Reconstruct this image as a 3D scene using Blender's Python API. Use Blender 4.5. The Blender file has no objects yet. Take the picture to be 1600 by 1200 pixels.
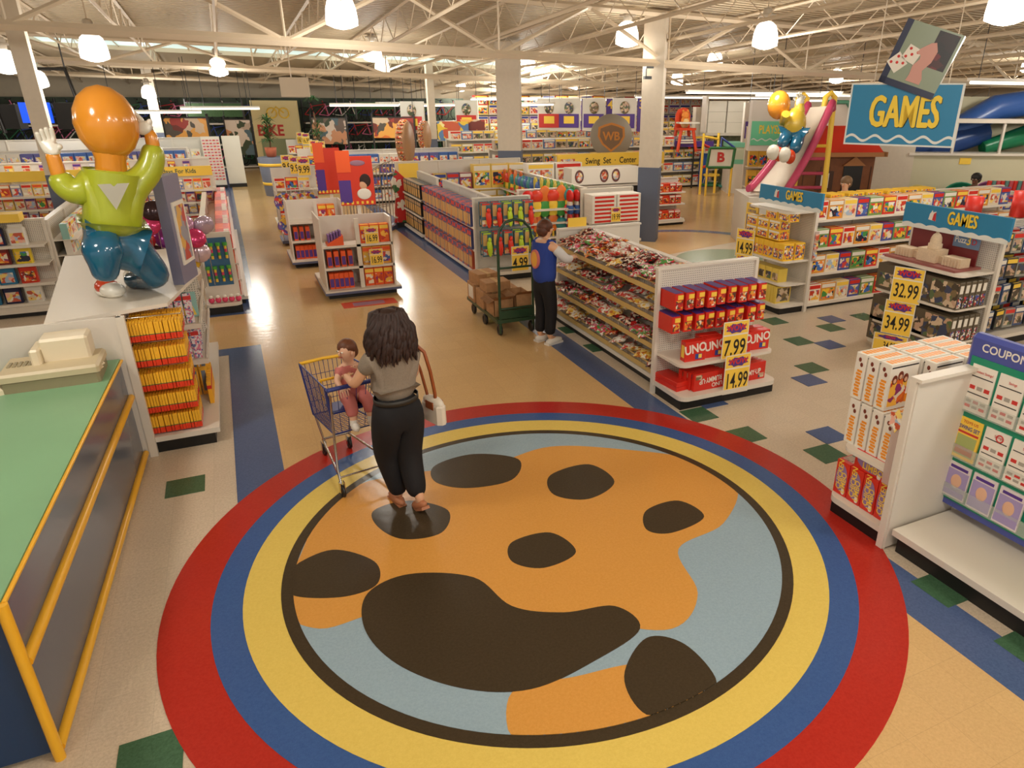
import bpy, math, random
from mathutils import Vector, Matrix
random.seed(11)
SC = bpy.context.scene
COL = SC.collection
PI = math.pi

# ------------------------------------------------------------------ camera
CAM_F, CAM_PIT, CAM_ROL, CAM_ANG = 1087.13, .397, .007, math.radians(25.7)
CAM_PX, CAM_PY, CAM_H = 896.9, 603.3, 3.184
def _rz(v, a):
    c, s = math.cos(a), math.sin(a)
    return Vector((c*v[0]-s*v[1], s*v[0]+c*v[1], v[2]))
_R = Vector((1, 0, 0)); _D = Vector((0, -math.sin(CAM_PIT), -math.cos(CAM_PIT))); _F = Vector((0, math.cos(CAM_PIT), -math.sin(CAM_PIT)))
_c, _s = math.cos(CAM_ROL), math.sin(CAM_ROL)
_ri = _rz(_c*_R - _s*_D, -CAM_ANG); _di = _rz(_s*_R + _c*_D, -CAM_ANG); _fo = _rz(_F, -CAM_ANG)
cam = bpy.data.objects.new('camera', bpy.data.cameras.new('camera'))
COL.objects.link(cam)
mw = Matrix.Identity(4)
for i in range(3):
    mw[i][0] = _ri[i]; mw[i][1] = -_di[i]; mw[i][2] = -_fo[i]
mw[2][3] = CAM_H
cam.matrix_world = mw
cam.data.sensor_width = 36
cam.data.lens = 36*CAM_F/1600
cam.data.shift_x = -(CAM_PX-800)/1600
cam.data.shift_y = (CAM_PY-600)/1600
cam.data.clip_end = 300
SC.camera = cam
def ray(px, py):
    return _ri*((px-CAM_PX)/CAM_F) + _di*((py-CAM_PY)/CAM_F) + _fo
def fl(px, py, z=0.0):                       # where a sight line meets the level z
    d = ray(px, py); t = (z-CAM_H)/d.z
    return Vector((d.x*t, d.y*t, z))
def at(px, py, D):                           # the point at ground distance D on a sight line
    d = ray(px, py); t = D/math.hypot(d.x, d.y)
    return Vector((d.x*t, d.y*t, CAM_H+d.z*t))
# ------------------------------------------------------------------ world, exposure
W = bpy.data.worlds.new('world'); SC.world = W; W.use_nodes = True
W.node_tree.nodes['Background'].inputs[0].default_value = (1.0, .93, .82, 1)
W.node_tree.nodes['Background'].inputs[1].default_value = .55
SC.view_settings.view_transform = 'Standard'; SC.view_settings.look = 'None'
SC.view_settings.gamma = 1; SC.view_settings.use_curve_mapping = False
SC.view_settings.exposure = 0.22
LAMP_W = 105.0
LAMP_C = (1.0, .955, .87)
def roofz(x, y): return 5.80 - .056*max(0, .434*x+.901*y)

# ------------------------------------------------------------------ materials
def lin(c):
    return tuple(((v/255)/12.92 if v/255 <= .04045 else ((v/255+.055)/1.055)**2.4) for v in c) + (1,)
MATS = {}
def M(key, col=None, r=.5, m=0.0, em=0.0, alpha=1.0, noise=0.0, ns=30, coat=0.0):
    if key in MATS: return MATS[key]
    mt = bpy.data.materials.new(key); mt.use_nodes = True
    nt = mt.node_tree; b = nt.nodes['Principled BSDF']
    c = lin(col)
    b.inputs['Base Color'].default_value = c
    b.inputs['Roughness'].default_value = r; b.inputs['Metallic'].default_value = m
    b.inputs['Alpha'].default_value = alpha
    b.inputs['Coat Weight'].default_value = coat
    if em:
        b.inputs['Emission Color'].default_value = c; b.inputs['Emission Strength'].default_value = em
    if noise:
        tc = nt.nodes.new('ShaderNodeTexCoord'); n = nt.nodes.new('ShaderNodeTexNoise'); n.inputs['Scale'].default_value = ns
        n.inputs['Detail'].default_value = 4
        mx = nt.nodes.new('ShaderNodeMix'); mx.data_type = 'RGBA'; mx.blend_type = 'MULTIPLY'
        rp = nt.nodes.new('ShaderNodeMapRange'); rp.inputs[1].default_value = .3; rp.inputs[2].default_value = .7
        rp.inputs[3].default_value = 1-noise; rp.inputs[4].default_value = 1+noise*.4
        nt.links.new(tc.outputs['Object'], n.inputs['Vector']); nt.links.new(n.outputs['Fac'], rp.inputs[0])
        mx.inputs[0].default_value = 1; mx.inputs[6].default_value = c
        nt.links.new(rp.outputs[0], mx.inputs[7]); nt.links.new(mx.outputs[2], b.inputs['Base Color'])
    MATS[key] = mt
    return mt
def printed(key, cols, scale=22, r=.35, stretch=(1, 1, 1)):
    """printed packaging: patches of ink in several colours, different on every copy"""
    if key in MATS: return MATS[key]
    mt = bpy.data.materials.new(key); mt.use_nodes = True
    nt = mt.node_tree; b = nt.nodes['Principled BSDF']; b.inputs['Roughness'].default_value = r
    tc = nt.nodes.new('ShaderNodeTexCoord'); oi = nt.nodes.new('ShaderNodeObjectInfo')
    mp = nt.nodes.new('ShaderNodeMapping'); mp.inputs['Scale'].default_value = stretch
    ad = nt.nodes.new('ShaderNodeVectorMath'); ad.operation = 'MULTIPLY_ADD'
    ad.inputs[1].default_value = (7, 5, 3)
    nz = nt.nodes.new('ShaderNodeTexNoise'); nz.inputs['Scale'].default_value = scale*.9
    mixv = nt.nodes.new('ShaderNodeVectorMath'); mixv.operation = 'MULTIPLY_ADD'; mixv.inputs[1].default_value = (1.6/scale, 1.6/scale, 1.6/scale)
    vo = nt.nodes.new('ShaderNodeTexVoronoi'); vo.inputs['Scale'].default_value = scale
    sp = nt.nodes.new('ShaderNodeSeparateColor'); rp = nt.nodes.new('ShaderNodeValToRGB'); rp.color_ramp.interpolation = 'CONSTANT'
    nt.links.new(tc.outputs['Object'], mp.inputs['Vector'])
    nt.links.new(oi.outputs['Random'], ad.inputs[0]); nt.links.new(mp.outputs[0], ad.inputs[2])
    nt.links.new(ad.outputs[0], nz.inputs['Vector']); nt.links.new(nz.outputs['Color'], mixv.inputs[0]); nt.links.new(ad.outputs[0], mixv.inputs[2])
    nt.links.new(mixv.outputs[0], vo.inputs['Vector']); nt.links.new(vo.outputs['Color'], sp.inputs[0]); nt.links.new(sp.outputs[0], rp.inputs[0])
    el = rp.color_ramp.elements
    while len(el) < len(cols): el.new(.5)
    for i, c in enumerate(cols):
        el[i].position = i/len(cols)*.9; el[i].color = lin(c)
    nt.links.new(rp.outputs[0], b.inputs['Base Color'])
    MATS[key] = mt
    return mt

WHITE = M('white_metal', (226, 217, 203), .45)
WHITE2 = M('white_panel', (222, 214, 202), .5)
BLACK = M('black_kick', (22, 19, 17), .5)
DARK = M('dark_metal', (35, 33, 32), .4)
YEL = M('tag_yellow', (250, 208, 75), .5)
INK = M('ink_black', (30, 24, 22), .6)
PAPER = M('paper_white', (235, 228, 215), .6)
RED = M('pack_red', (214, 42, 28), .35)
BLUE = M('ink_blue', (50, 70, 150), .5)
PURPLE = M('ink_purple', (84, 52, 140), .4)
CHROME = M('chrome', (200, 195, 190), .2, 1.0)
GREENM = M('green_metal', (38, 66, 42), .35)
ORANGE = M('pack_orange', (238, 92, 34), .4)
CARD = M('cardboard', (178, 132, 88), .8, noise=.15, ns=20)
PEGB = None
def pegboard():
    mt = bpy.data.materials.new('pegboard'); mt.use_nodes = True; nt = mt.node_tree; b = nt.nodes['Principled BSDF']
    tc = nt.nodes.new('ShaderNodeTexCoord'); sc = nt.nodes.new('ShaderNodeVectorMath'); sc.operation = 'SCALE'; sc.inputs['Scale'].default_value = 40
    fr = nt.nodes.new('ShaderNodeVectorMath'); fr.operation = 'FRACTION'; su = nt.nodes.new('ShaderNodeVectorMath'); su.operation = 'SUBTRACT'; su.inputs[1].default_value = (.5, .5, .5)
    sx = nt.nodes.new('ShaderNodeSeparateXYZ'); cx = nt.nodes.new('ShaderNodeCombineXYZ'); ln = nt.nodes.new('ShaderNodeVectorMath'); ln.operation = 'LENGTH'
    gt = nt.nodes.new('ShaderNodeMath'); gt.operation = 'LESS_THAN'; gt.inputs[1].default_value = .22
    mx = nt.nodes.new('ShaderNodeMix'); mx.data_type = 'RGBA'; mx.inputs[6].default_value = lin((226, 217, 203)); mx.inputs[7].default_value = lin((120, 112, 104))
    nt.links.new(tc.outputs['Object'], sc.inputs[0]); nt.links.new(sc.outputs[0], fr.inputs[0]); nt.links.new(fr.outputs[0], su.inputs[0])
    nt.links.new(su.outputs[0], sx.inputs[0]); nt.links.new(sx.outputs[0], cx.inputs[0]); nt.links.new(sx.outputs[2], cx.inputs[2])
    nt.links.new(cx.outputs[0], ln.inputs[0]); nt.links.new(ln.outputs['Value'], gt.inputs[0]); nt.links.new(gt.outputs[0], mx.inputs[0])
    nt.links.new(mx.outputs[2], b.inputs['Base Color']); return mt
PEGB = pegboard()

# ------------------------------------------------------------------ mesh builder
FONTCACHE = {}
def fontmesh(s, bold):
    k = (s, bold)
    if k not in FONTCACHE:
        cu = bpy.data.curves.new('t', 'FONT'); cu.body = s; cu.align_x = 'CENTER'; cu.align_y = 'CENTER'; cu.offset = bold; cu.resolution_u = 3
        o = bpy.data.objects.new('t', cu); COL.objects.link(o)
        me = bpy.data.meshes.new_from_object(o.evaluated_get(bpy.context.evaluated_depsgraph_get()))
        FONTCACHE[k] = ([tuple(v.co) for v in me.vertices], [tuple(p.vertices) for p in me.polygons])
        bpy.data.objects.remove(o); bpy.data.curves.remove(cu); bpy.data.meshes.remove(me)
    return FONTCACHE[k]
class MB:
    def __init__(s): s.v = []; s.f = []; s.m = []; s.sm = []
    def add(s, vs, fs, mat=0, X=None, smooth=False):
        n = len(s.v)
        s.v += [tuple(X @ Vector(p)) if X is not None else tuple(p) for p in vs]
        for f in fs: s.f.append(tuple(n+i for i in f)); s.m.append(mat); s.sm.append(smooth)
        return s
    def box(s, x0, x1, y0, y1, z0, z1, mat=0, X=None):
        return s.add([(x0,y0,z0),(x1,y0,z0),(x1,y1,z0),(x0,y1,z0),(x0,y0,z1),(x1,y0,z1),(x1,y1,z1),(x0,y1,z1)],
                     [(0,3,2,1),(4,5,6,7),(0,1,5,4),(1,2,6,5),(2,3,7,6),(3,0,4,7)], mat, X)
    def bbox(s, x0, x1, y0, y1, z0, z1, b, mat=0, X=None):      # box with chamfered vertical and top edges
        def ring(i, z): return [(x0+i,y0+b,z),(x0+b,y0+i,z),(x1-b,y0+i,z),(x1-i,y0+b,z),(x1-i,y1-b,z),(x1-b,y1-i,z),(x0+b,y1-i,z),(x0+i,y1-b,z)]
        vs = ring(0, z0)+ring(0, z1-b)+[(min(max(p[0],x0+b),x1-b),min(max(p[1],y0+b),y1-b),z1) for p in ring(b*.3, z1)]
        fs = [tuple(reversed(range(8)))]
        for l in (0, 8):
            fs += [(l+i, l+(i+1) % 8, l+8+(i+1) % 8, l+8+i) for i in range(8)]
        fs.append(tuple(range(16, 24)))
        return s.add(vs, fs, mat, X)
    def prism(s, pts, z0, z1, mat=0, X=None):
        n = len(pts)
        return s.add([(p[0],p[1],z0) for p in pts]+[(p[0],p[1],z1) for p in pts],
                     [tuple(reversed(range(n))), tuple(range(n, 2*n))]+[(i,(i+1)%n,n+(i+1)%n,n+i) for i in range(n)], mat, X)
    def tube(s, pts, r, n=8, mat=0, X=None, smooth=True):
        pts = [Vector(p) for p in pts]; vs = []; fs = []
        rr = r if isinstance(r, (list, tuple)) else [r]*len(pts)
        up = None
        for i, p in enumerate(pts):
            d = (pts[min(i+1, len(pts)-1)]-pts[max(i-1, 0)]).normalized()
            if up is None: up = Vector((0,0,1)) if abs(d.z) < .9 else Vector((1,0,0))
            a = d.cross(up).normalized(); b = a.cross(d).normalized(); up = b
            for k in range(n):
                t = 2*PI*k/n; vs.append(p+(a*math.cos(t)+b*math.sin(t))*rr[i])
        for i in range(len(pts)-1):
            for k in range(n): fs.append((i*n+k, i*n+(k+1)%n, (i+1)*n+(k+1)%n, (i+1)*n+k))
        s.add(vs, fs, mat, X, smooth)
        s.add(vs[:n], [tuple(reversed(range(n)))], mat, X); s.add(vs[-n:], [tuple(range(n))], mat, X)
        return s
    def lathe(s, prof, n=16, mat=0, X=None, c=(0,0,0), smooth=True):
        vs = [(c[0]+r*math.cos(2*PI*k/n), c[1]+r*math.sin(2*PI*k/n), c[2]+z) for r, z in prof for k in range(n)]
        fs = [(i*n+k, i*n+(k+1)%n, (i+1)*n+(k+1)%n, (i+1)*n+k) for i in range(len(prof)-1) for k in range(n)]
        return s.add(vs, fs, mat, X, smooth)
    def ell(s, c, r, mat=0, n=14, X=None):
        k = 8; prof = [(max(1e-4, math.sin(PI*i/k)), -math.cos(PI*i/k)) for i in range(k+1)]
        T = Matrix.Translation(Vector(c)) @ Matrix.Diagonal((r[0], r[1], r[2], 1))
        return s.lathe(prof, n, mat, (X @ T) if X is not None else T)
    def torus(s, c, R, r, ax='x', n=20, k=6, mat=0, X=None):
        vs = []
        for i in range(n):
            a = 2*PI*i/n
            for j in range(k):
                b = 2*PI*j/k; q = R+r*math.cos(b); h = r*math.sin(b)
                p = (h, q*math.cos(a), q*math.sin(a)) if ax == 'x' else ((q*math.cos(a), h, q*math.sin(a)) if ax == 'y' else (q*math.cos(a), q*math.sin(a), h))
                vs.append((c[0]+p[0], c[1]+p[1], c[2]+p[2]))
        return s.add(vs, [(i*k+j, ((i+1)%n)*k+j, ((i+1)%n)*k+(j+1)%k, i*k+(j+1)%k) for i in range(n) for j in range(k)], mat, X, True)
    def text(s, t, h, X, mat=0, sx=1.0, bold=.012):       # flat lettering in the XY plane of X
        vs, fs = fontmesh(t, bold)
        return s.add([(v[0]*h*sx, v[1]*h, 0) for v in vs], fs, mat, X)
    def ftext(s, t, h, x, y, z, mat=0, sx=1.0, bold=.012, rot=0):    # lettering on a face looking to -Y
        X = Matrix.Translation((x, y, z)) @ Matrix.Rotation(PI/2, 4, 'X') @ Matrix.Rotation(rot, 4, 'Z')
        return s.text(t, h, X, mat, sx, bold)
    def heavy(s, t, h, x, y, z, mat=0, sx=1.0, w=.02):     # thick lettering in four close layers
        for k, (dx, dz) in enumerate(((-w, 0), (w, 0), (0, w*.6), (0, -w*.6))): s.ftext(t, h, x+dx, y-.0004*k, z+dz, mat, sx, .004)
        return s
    def mesh(s, name, mats):
        me = bpy.data.meshes.new(name); me.from_pydata(s.v, [], s.f)
        for m in (mats if isinstance(mats, (list, tuple)) else [mats]): me.materials.append(m)
        me.polygons.foreach_set('material_index', s.m); me.polygons.foreach_set('use_smooth', s.sm)
        me.update(); return me
    def obj(s, name, mats, parent=None, loc=(0,0,0), rz=0.0):
        o = bpy.data.objects.new(name, s.mesh(name, mats)); COL.objects.link(o)
        o.location = loc; o.rotation_euler = (0, 0, rz)
        if parent: o.parent = parent
        return o
def tag(o, label, cat, group=None, kind=None):
    o['label'] = label; o['category'] = cat
    if group: o['group'] = group
    if kind: o['kind'] = kind
    return o
def thing(name, label, cat, loc=(0,0,0), rz=0.0, group=None):
    o = bpy.data.objects.new(name, None); o.empty_display_size = .05; COL.objects.link(o)
    o.location = loc; o.rotation_euler = (0,0,rz)
    return tag(o, label, cat, group)
def struct(name, mb, mats, loc=(0,0,0)):
    o = mb.obj(name, mats, None, loc); o['kind'] = 'structure'; return o
def put(name, me, loc, rz, label, cat, group=None):
    o = bpy.data.objects.new(name, me); COL.objects.link(o); o.location = loc; o.rotation_euler = (0,0,rz)
    return tag(o, label, cat, group)
def copytree(o, loc, rz=None, label=None):
    c = o.copy(); COL.objects.link(c); c.location = loc
    if rz is not None: c.rotation_euler = (0,0,rz)
    if label: c['label'] = label
    for ch in o.children:
        d = ch.copy(); COL.objects.link(d); d.parent = c
        for g in ch.children:
            e = g.copy(); COL.objects.link(e); e.parent = d
    return c
ORD = ['first','second','third','fourth','fifth','sixth','seventh','eighth','ninth','tenth','eleventh','twelfth','thirteenth','fourteenth','fifteenth','sixteenth','seventeenth','eighteenth','nineteenth','twentieth',
       'twenty-first','twenty-second','twenty-third','twenty-fourth','twenty-fifth','twenty-sixth','twenty-seventh','twenty-eighth','twenty-ninth','thirtieth']
def skin(name, P, E, mat, parent=None, sub=2, root=None):
    """one continuous surface grown over joints P[name]=(x,y,z,r) or (x,y,z,rx,ry) and bones E"""
    ks = list(P); me = bpy.data.meshes.new(name)
    me.from_pydata([P[k][:3] for k in ks], [(ks.index(a), ks.index(b)) for a, b in E], [])
    o = bpy.data.objects.new(name, me); COL.objects.link(o)
    md = o.modifiers.new('s', 'SKIN'); md.use_smooth_shade = True
    if not me.skin_vertices: me.skin_vertices.new()
    sv = me.skin_vertices[0].data
    for i, k in enumerate(ks):
        p = P[k]; sv[i].radius = (p[3], p[4] if len(p) > 4 else p[3]); sv[i].use_root = (k == (root or ks[0]))
    m2 = o.modifiers.new('u', 'SUBSURF'); m2.levels = sub; m2.render_levels = sub
    dg = bpy.context.evaluated_depsgraph_get(); dg.update()
    me2 = bpy.data.meshes.new_from_object(o.evaluated_get(dg)); me2.name = name
    bpy.data.objects.remove(o); bpy.data.meshes.remove(me)
    me2.materials.clear(); me2.materials.append(mat)
    me2.polygons.foreach_set('use_smooth', [True]*len(me2.polygons))
    r = bpy.data.objects.new(name, me2); COL.objects.link(r)
    if parent: r.parent = parent
    return r

# ================================================================== floor
TILE = .3048
def floor_mat(key, cols, r, bump=.02, tile=True):
    mt = bpy.data.materials.new(key); mt.use_nodes = True; nt = mt.node_tree; b = nt.nodes['Principled BSDF']
    tc = nt.nodes.new('ShaderNodeTexCoord')
    n = nt.nodes.new('ShaderNodeTexNoise'); n.inputs['Scale'].default_value = 55; n.inputs['Detail'].default_value = 6; n.inputs['Roughness'].default_value = .8
    rp = nt.nodes.new('ShaderNodeValToRGB'); rp.color_ramp.elements[0].position = .32; rp.color_ramp.elements[1].position = .62
    rp.color_ramp.elements[0].color = lin(cols[0]); rp.color_ramp.elements[1].color = lin(cols[1])
    nt.links.new(tc.outputs['Object'], n.inputs['Vector']); nt.links.new(n.outputs['Fac'], rp.inputs[0])
    out = rp.outputs[0]
    if tile:
        br = nt.nodes.new('ShaderNodeTexBrick'); br.offset = 0; br.inputs['Scale'].default_value = 1; br.inputs['Brick Width'].default_value = TILE
        br.inputs['Row Height'].default_value = TILE; br.inputs['Mortar Size'].default_value = .0012; br.inputs['Mortar Smooth'].default_value = .1
        br.inputs['Color1'].default_value = (1,1,1,1); br.inputs['Color2'].default_value = (.955,.955,.955,1); br.inputs['Mortar'].default_value = (.8,.8,.8,1)
        mx = nt.nodes.new('ShaderNodeMix'); mx.data_type = 'RGBA'; mx.blend_type = 'MULTIPLY'; mx.inputs[0].default_value = 1
        mp = nt.nodes.new('ShaderNodeMapping'); mp.inputs['Location'].default_value = (-.06, -.14, 0)
        nt.links.new(tc.outputs['Object'], mp.inputs['Vector']); nt.links.new(mp.outputs[0], br.inputs['Vector'])
        nt.links.new(out, mx.inputs[6]); nt.links.new(br.outputs['Color'], mx.inputs[7]); out = mx.outputs[2]
    nt.links.new(out, b.inputs['Base Color'])
    b.inputs['Roughness'].default_value = r; b.inputs['Specular IOR Level'].default_value = .27
    n2 = nt.nodes.new('ShaderNodeTexNoise'); n2.inputs['Scale'].default_value = 9; n2.inputs['Detail'].default_value = 5
    bp = nt.nodes.new('ShaderNodeBump'); bp.inputs['Strength'].default_value = bump; bp.inputs['Distance'].default_value = .1
    nt.links.new(tc.outputs['Object'], n2.inputs['Vector']); nt.links.new(n2.outputs['Fac'], bp.inputs['Height']); nt.links.new(bp.outputs[0], b.inputs['Normal'])
    MATS[key] = mt; return mt
F_TERR = floor_mat('terrazzo_tile', ((194,176,152), (222,205,182)), .22)
F_TAN = floor_mat('tan_tile', ((204,166,112), (218,180,126)), .17)
F_BLUE = floor_mat('blue_tile', ((66,84,124), (82,100,140)), .2, tile=False)
F_GREEN = floor_mat('green_tile', ((54,88,62), (74,108,80)), .25, tile=False)
F_RED = floor_mat('red_vinyl', ((170,38,28), (184,48,36)), .24, tile=False)
F_RBLUE = floor_mat('ring_blue_vinyl', ((52,84,140), (64,96,152)), .24, tile=False)
F_YEL = floor_mat('yellow_vinyl', ((220,190,92), (230,202,104)), .24, tile=False)
F_BRN = floor_mat('brown_vinyl', ((58,48,34), (70,58,42)), .24, tile=False)
F_SKY = floor_mat('pale_blue_vinyl', ((142,164,178), (156,178,190)), .24, tile=False)
F_OCH = floor_mat('ochre_vinyl', ((208,146,66), (218,157,78)), .24, tile=False)
F_POOL = floor_mat('pale_green_tile', ((128,146,118), (146,162,134)), .2, tile=False)

struct('floor', MB().box(-34, 44, -8, 46, -.1, 0), F_TERR)
struct('floor', MB().box(.03, 3.62, -8, 44, -.05, .003), F_TAN)          # main aisle
struct('floor', MB().box(-30, .03, 9.95, 11.6, -.05, .003), F_TAN)       # cross aisle on the left
aisle = [(7.0,12.2),(8.2,12.6),(10.6,13.2),(13.5,13.6),(16,14.6),(19,15.8),(30,16),(30,30),(13.5,30),(12.4,22),(10.8,17.5),(9.4,15.6),(8.2,14.9),(7.2,14.4),(6.2,13.6),(6.2,12.4)]
def smooth_closed(P, k=6):
    out = []; n = len(P)
    for i in range(n):
        p0, p1, p2, p3 = [Vector(P[(i+j-1) % n]).to_2d() if len(P[0]) > 2 else Vector((P[(i+j-1) % n][0], P[(i+j-1) % n][1])) for j in range(4)]
        for t in range(k):
            u = t/k
            out.append(.5*((2*p1)+(-p0+p2)*u+(2*p0-5*p1+4*p2-p3)*u*u+(-p0+3*p1-3*p2+p3)*u**3))
    return out
def circ(cx, cy, r, n=96): return [(cx+r*math.cos(2*PI*i/n), cy+r*math.sin(2*PI*i/n)) for i in range(n)]
struct('floor', MB().prism(smooth_closed(aisle, 4), -.05, .003), F_TAN)
struct('trim_1', MB().box(-.37, .03, -8, 9.95, -.04, .004).box(-3.2, -.37, 9.68, 9.95, -.04, .004), F_BLUE)
struct('trim_2', MB().box(-.33, .07, 11.6, 44, -.04, .004).box(-30, -.33, 11.6, 11.95, -.04, .004), F_BLUE)
struct('trim_3', MB().box(3.62, 3.99, -8, 38, -.04, .004), F_BLUE)
rb = MB(); ci = circ(9.2, 13.0, 2.0, 64); co = circ(9.2, 13.0, 2.3, 64)
for i in range(64):
    j = (i+1) % 64; rb.add([(ci[i][0],ci[i][1],.0045),(co[i][0],co[i][1],.0045),(co[j][0],co[j][1],.0045),(ci[j][0],ci[j][1],.0045)], [(0,1,2,3)])
struct('trim_4', rb, F_BLUE)
struct('floor', MB().prism(circ(9.2, 11.6, 1.15, 64), -.04, .005), F_POOL)
rb = MB()
for a, b in (((11.2,16.9),(16.5,14.7)),((12.3,20.5),(17.0,19.6))):
    rb.tube([(a[0],a[1],-.03),(b[0],b[1],-.03)], .035, 6)
struct('trim_5', rb, F_BLUE)
def snap(x, y):      # tiles of the floor's own grid
    return (round((x-.06)/TILE-.5)*TILE+.06, round((y-.14)/TILE-.5)*TILE+.14)
gt = MB(); bt = MB()
G = [(4.778,4.303),(6.291,6.121),(6.876,7.001),(7.745,7.279),(7.189,7.879),(7.205,8.432),(4.175,5.558),(4.322,4.951),(-.773,6.214),(-.849,3.261),(4.067,2.439),(4.057,1.80),(8.634,7.481),(4.18,8.80),(4.18,7.95)]
B = [(5.082,4.599),(5.97,5.82),(7.16,6.70),(8.064,7.591),(4.483,5.80)]
for L, mb in ((G, gt), (B, bt)):
    for x, y in L:
        mb.box(x-TILE/2, x+TILE/2, y-TILE/2, y+TILE/2, -.03, .0055)
struct('trim_6', gt, F_GREEN); struct('trim_7', bt, F_BLUE)

# the floor medallion: rings as in the place; the pictured mascot is replaced by plain abstract patches
MC = (1.738, 4.177)
med = thing('floor_medallion', 'large round floor medallion with red, blue and yellow rings and abstract patches', 'floor graphic', (MC[0], MC[1], 0))
def disc(name, r, z, mat): return MB().prism(circ(0, 0, r, 128), -.02, z).obj(name, mat, med)
disc('red_ring', 2.608, .006, F_RED); disc('blue_ring', 2.308, .008, F_RBLUE); disc('yellow_ring', 2.117, .010, F_YEL)
disc('outline_ring', 1.879, .012, F_BRN); disc('pale_disc', 1.80, .014, F_SKY)
def blob(name, px, z, mat):
    c = [fl(x, y)-Vector((MC[0], MC[1], 0)) for x, y in px]
    pts = []
    for p in smooth_closed([(v.x, v.y) for v in c], 8):
        L = p.length
        if L > 1.80: p = p*(1.80/L)
        pts.append((p.x, p.y))
    a = sum(pts[i][0]*pts[(i+1) % len(pts)][1]-pts[(i+1) % len(pts)][0]*pts[i][1] for i in range(len(pts)))
    if a < 0: pts.reverse()
    MB().prism(pts, -.01, z).obj(name, mat, med)
# plain wandering patches, ochre over pale blue with brown islands
blob('ochre_patch', [(470,870),(520,775),(640,742),(760,730),(860,700),(980,705),(1080,720),(1150,760),(1130,820),(1060,860),(1090,930),(1050,985),(930,975),(800,960),(700,985),(600,960),(500,985),(440,950)], .016, F_OCH)
blob('ochre_patch', [(800,1085),(900,1060),(1010,1040),(1100,1080),(1050,1150),(920,1180),(810,1175)], .016, F_OCH)
for px in ([(575,930),(640,900),(740,905),(800,950),(880,960),(960,950),(1000,985),(930,1035),(830,1080),(720,1078),(620,1040),(570,985)],
           [(455,890),(520,862),(585,880),(590,915),(540,935),(465,935),(440,915)],
           [(585,800),(640,785),(700,800),(690,835),(630,845),(590,825)],
           [(680,730),(740,712),(810,720),(800,752),(730,765),(680,755)],
           [(860,745),(920,728),(960,755),(920,782),(865,775)],
           [(1010,1000),(1070,1010),(1120,1070),(1080,1110),(1010,1120),(975,1060)],
           [(800,850),(860,835),(900,865),(850,890),(800,880)],
           [(1010,800),(1060,785),(1100,810),(1050,835),(1010,830)]):
    blob('brown_patch', px, .018, F_BRN)

# ================================================================== roof, walls, columns
ROOF = bpy.data.materials.new('roof_deck'); ROOF.use_nodes = True
_nt = ROOF.node_tree; _b = _nt.nodes['Principled BSDF']; _b.inputs['Base Color'].default_value = lin((208, 189, 158)); _b.inputs['Roughness'].default_value = .6
_w = _nt.nodes.new('ShaderNodeTexWave'); _w.inputs['Scale'].default_value = 1.5; _w.bands_direction = 'Y'
_tc = _nt.nodes.new('ShaderNodeTexCoord'); _bp = _nt.nodes.new('ShaderNodeBump'); _bp.inputs['Strength'].default_value = 1.0; _bp.inputs['Distance'].default_value = .12
_nt.links.new(_tc.outputs['Object'], _w.inputs['Vector']); _nt.links.new(_w.outputs['Fac'], _bp.inputs['Height']); _nt.links.new(_bp.outputs[0], _b.inputs['Normal'])
STEEL = M('painted_steel', (216, 198, 172), .5)
def roofquad(pts, dz=0): return [(x, y, roofz(x, y)+dz) for x, y in pts]
SKYL = (-4.5, 13.5, 25.5, 28.6)
rf = MB()
xs = [-34, SKYL[0], SKYL[1], 46]; ys = [-8, 0, SKYL[2], SKYL[3], 48]
for i in range(3):
    for j in range(4):
        if i == 1 and j == 2: continue
        nx = 6; 
        for a in range(nx):
            x0 = xs[i]+(xs[i+1]-xs[i])*a/nx; x1 = xs[i]+(xs[i+1]-xs[i])*(a+1)/nx
            q = roofquad([(x0,ys[j]),(x0,ys[j+1]),(x1,ys[j+1]),(x1,ys[j])])
            rf.add(q, [(0,1,2,3)])
struct('ceiling', rf, ROOF)
sk = MB(); q = roofquad([(SKYL[0],SKYL[2]),(SKYL[0],SKYL[3]),(SKYL[1],SKYL[3]),(SKYL[1],SKYL[2])], .12); sk.add(q, [(0,1,2,3)])
struct('window_1', sk, M('daylight_pane', (200, 225, 222), .4, em=.75))
sk = MB()
for a, b in ((0,1),(1,2),(2,3),(3,0)): sk.add([q[a], q[b], (q[b][0],q[b][1],q[b][2]-.13), (q[a][0],q[a][1],q[a][2]-.13)], [(0,1,2,3)])
for k in range(1, 9):
    x = SKYL[0]+(SKYL[1]-SKYL[0])*k/9; sk.tube([(x,SKYL[2],roofz(x,SKYL[2])+.1),(x,SKYL[3],roofz(x,SKYL[3])+.1)], .03, 4)
struct('trim_8', sk, STEEL)
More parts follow.
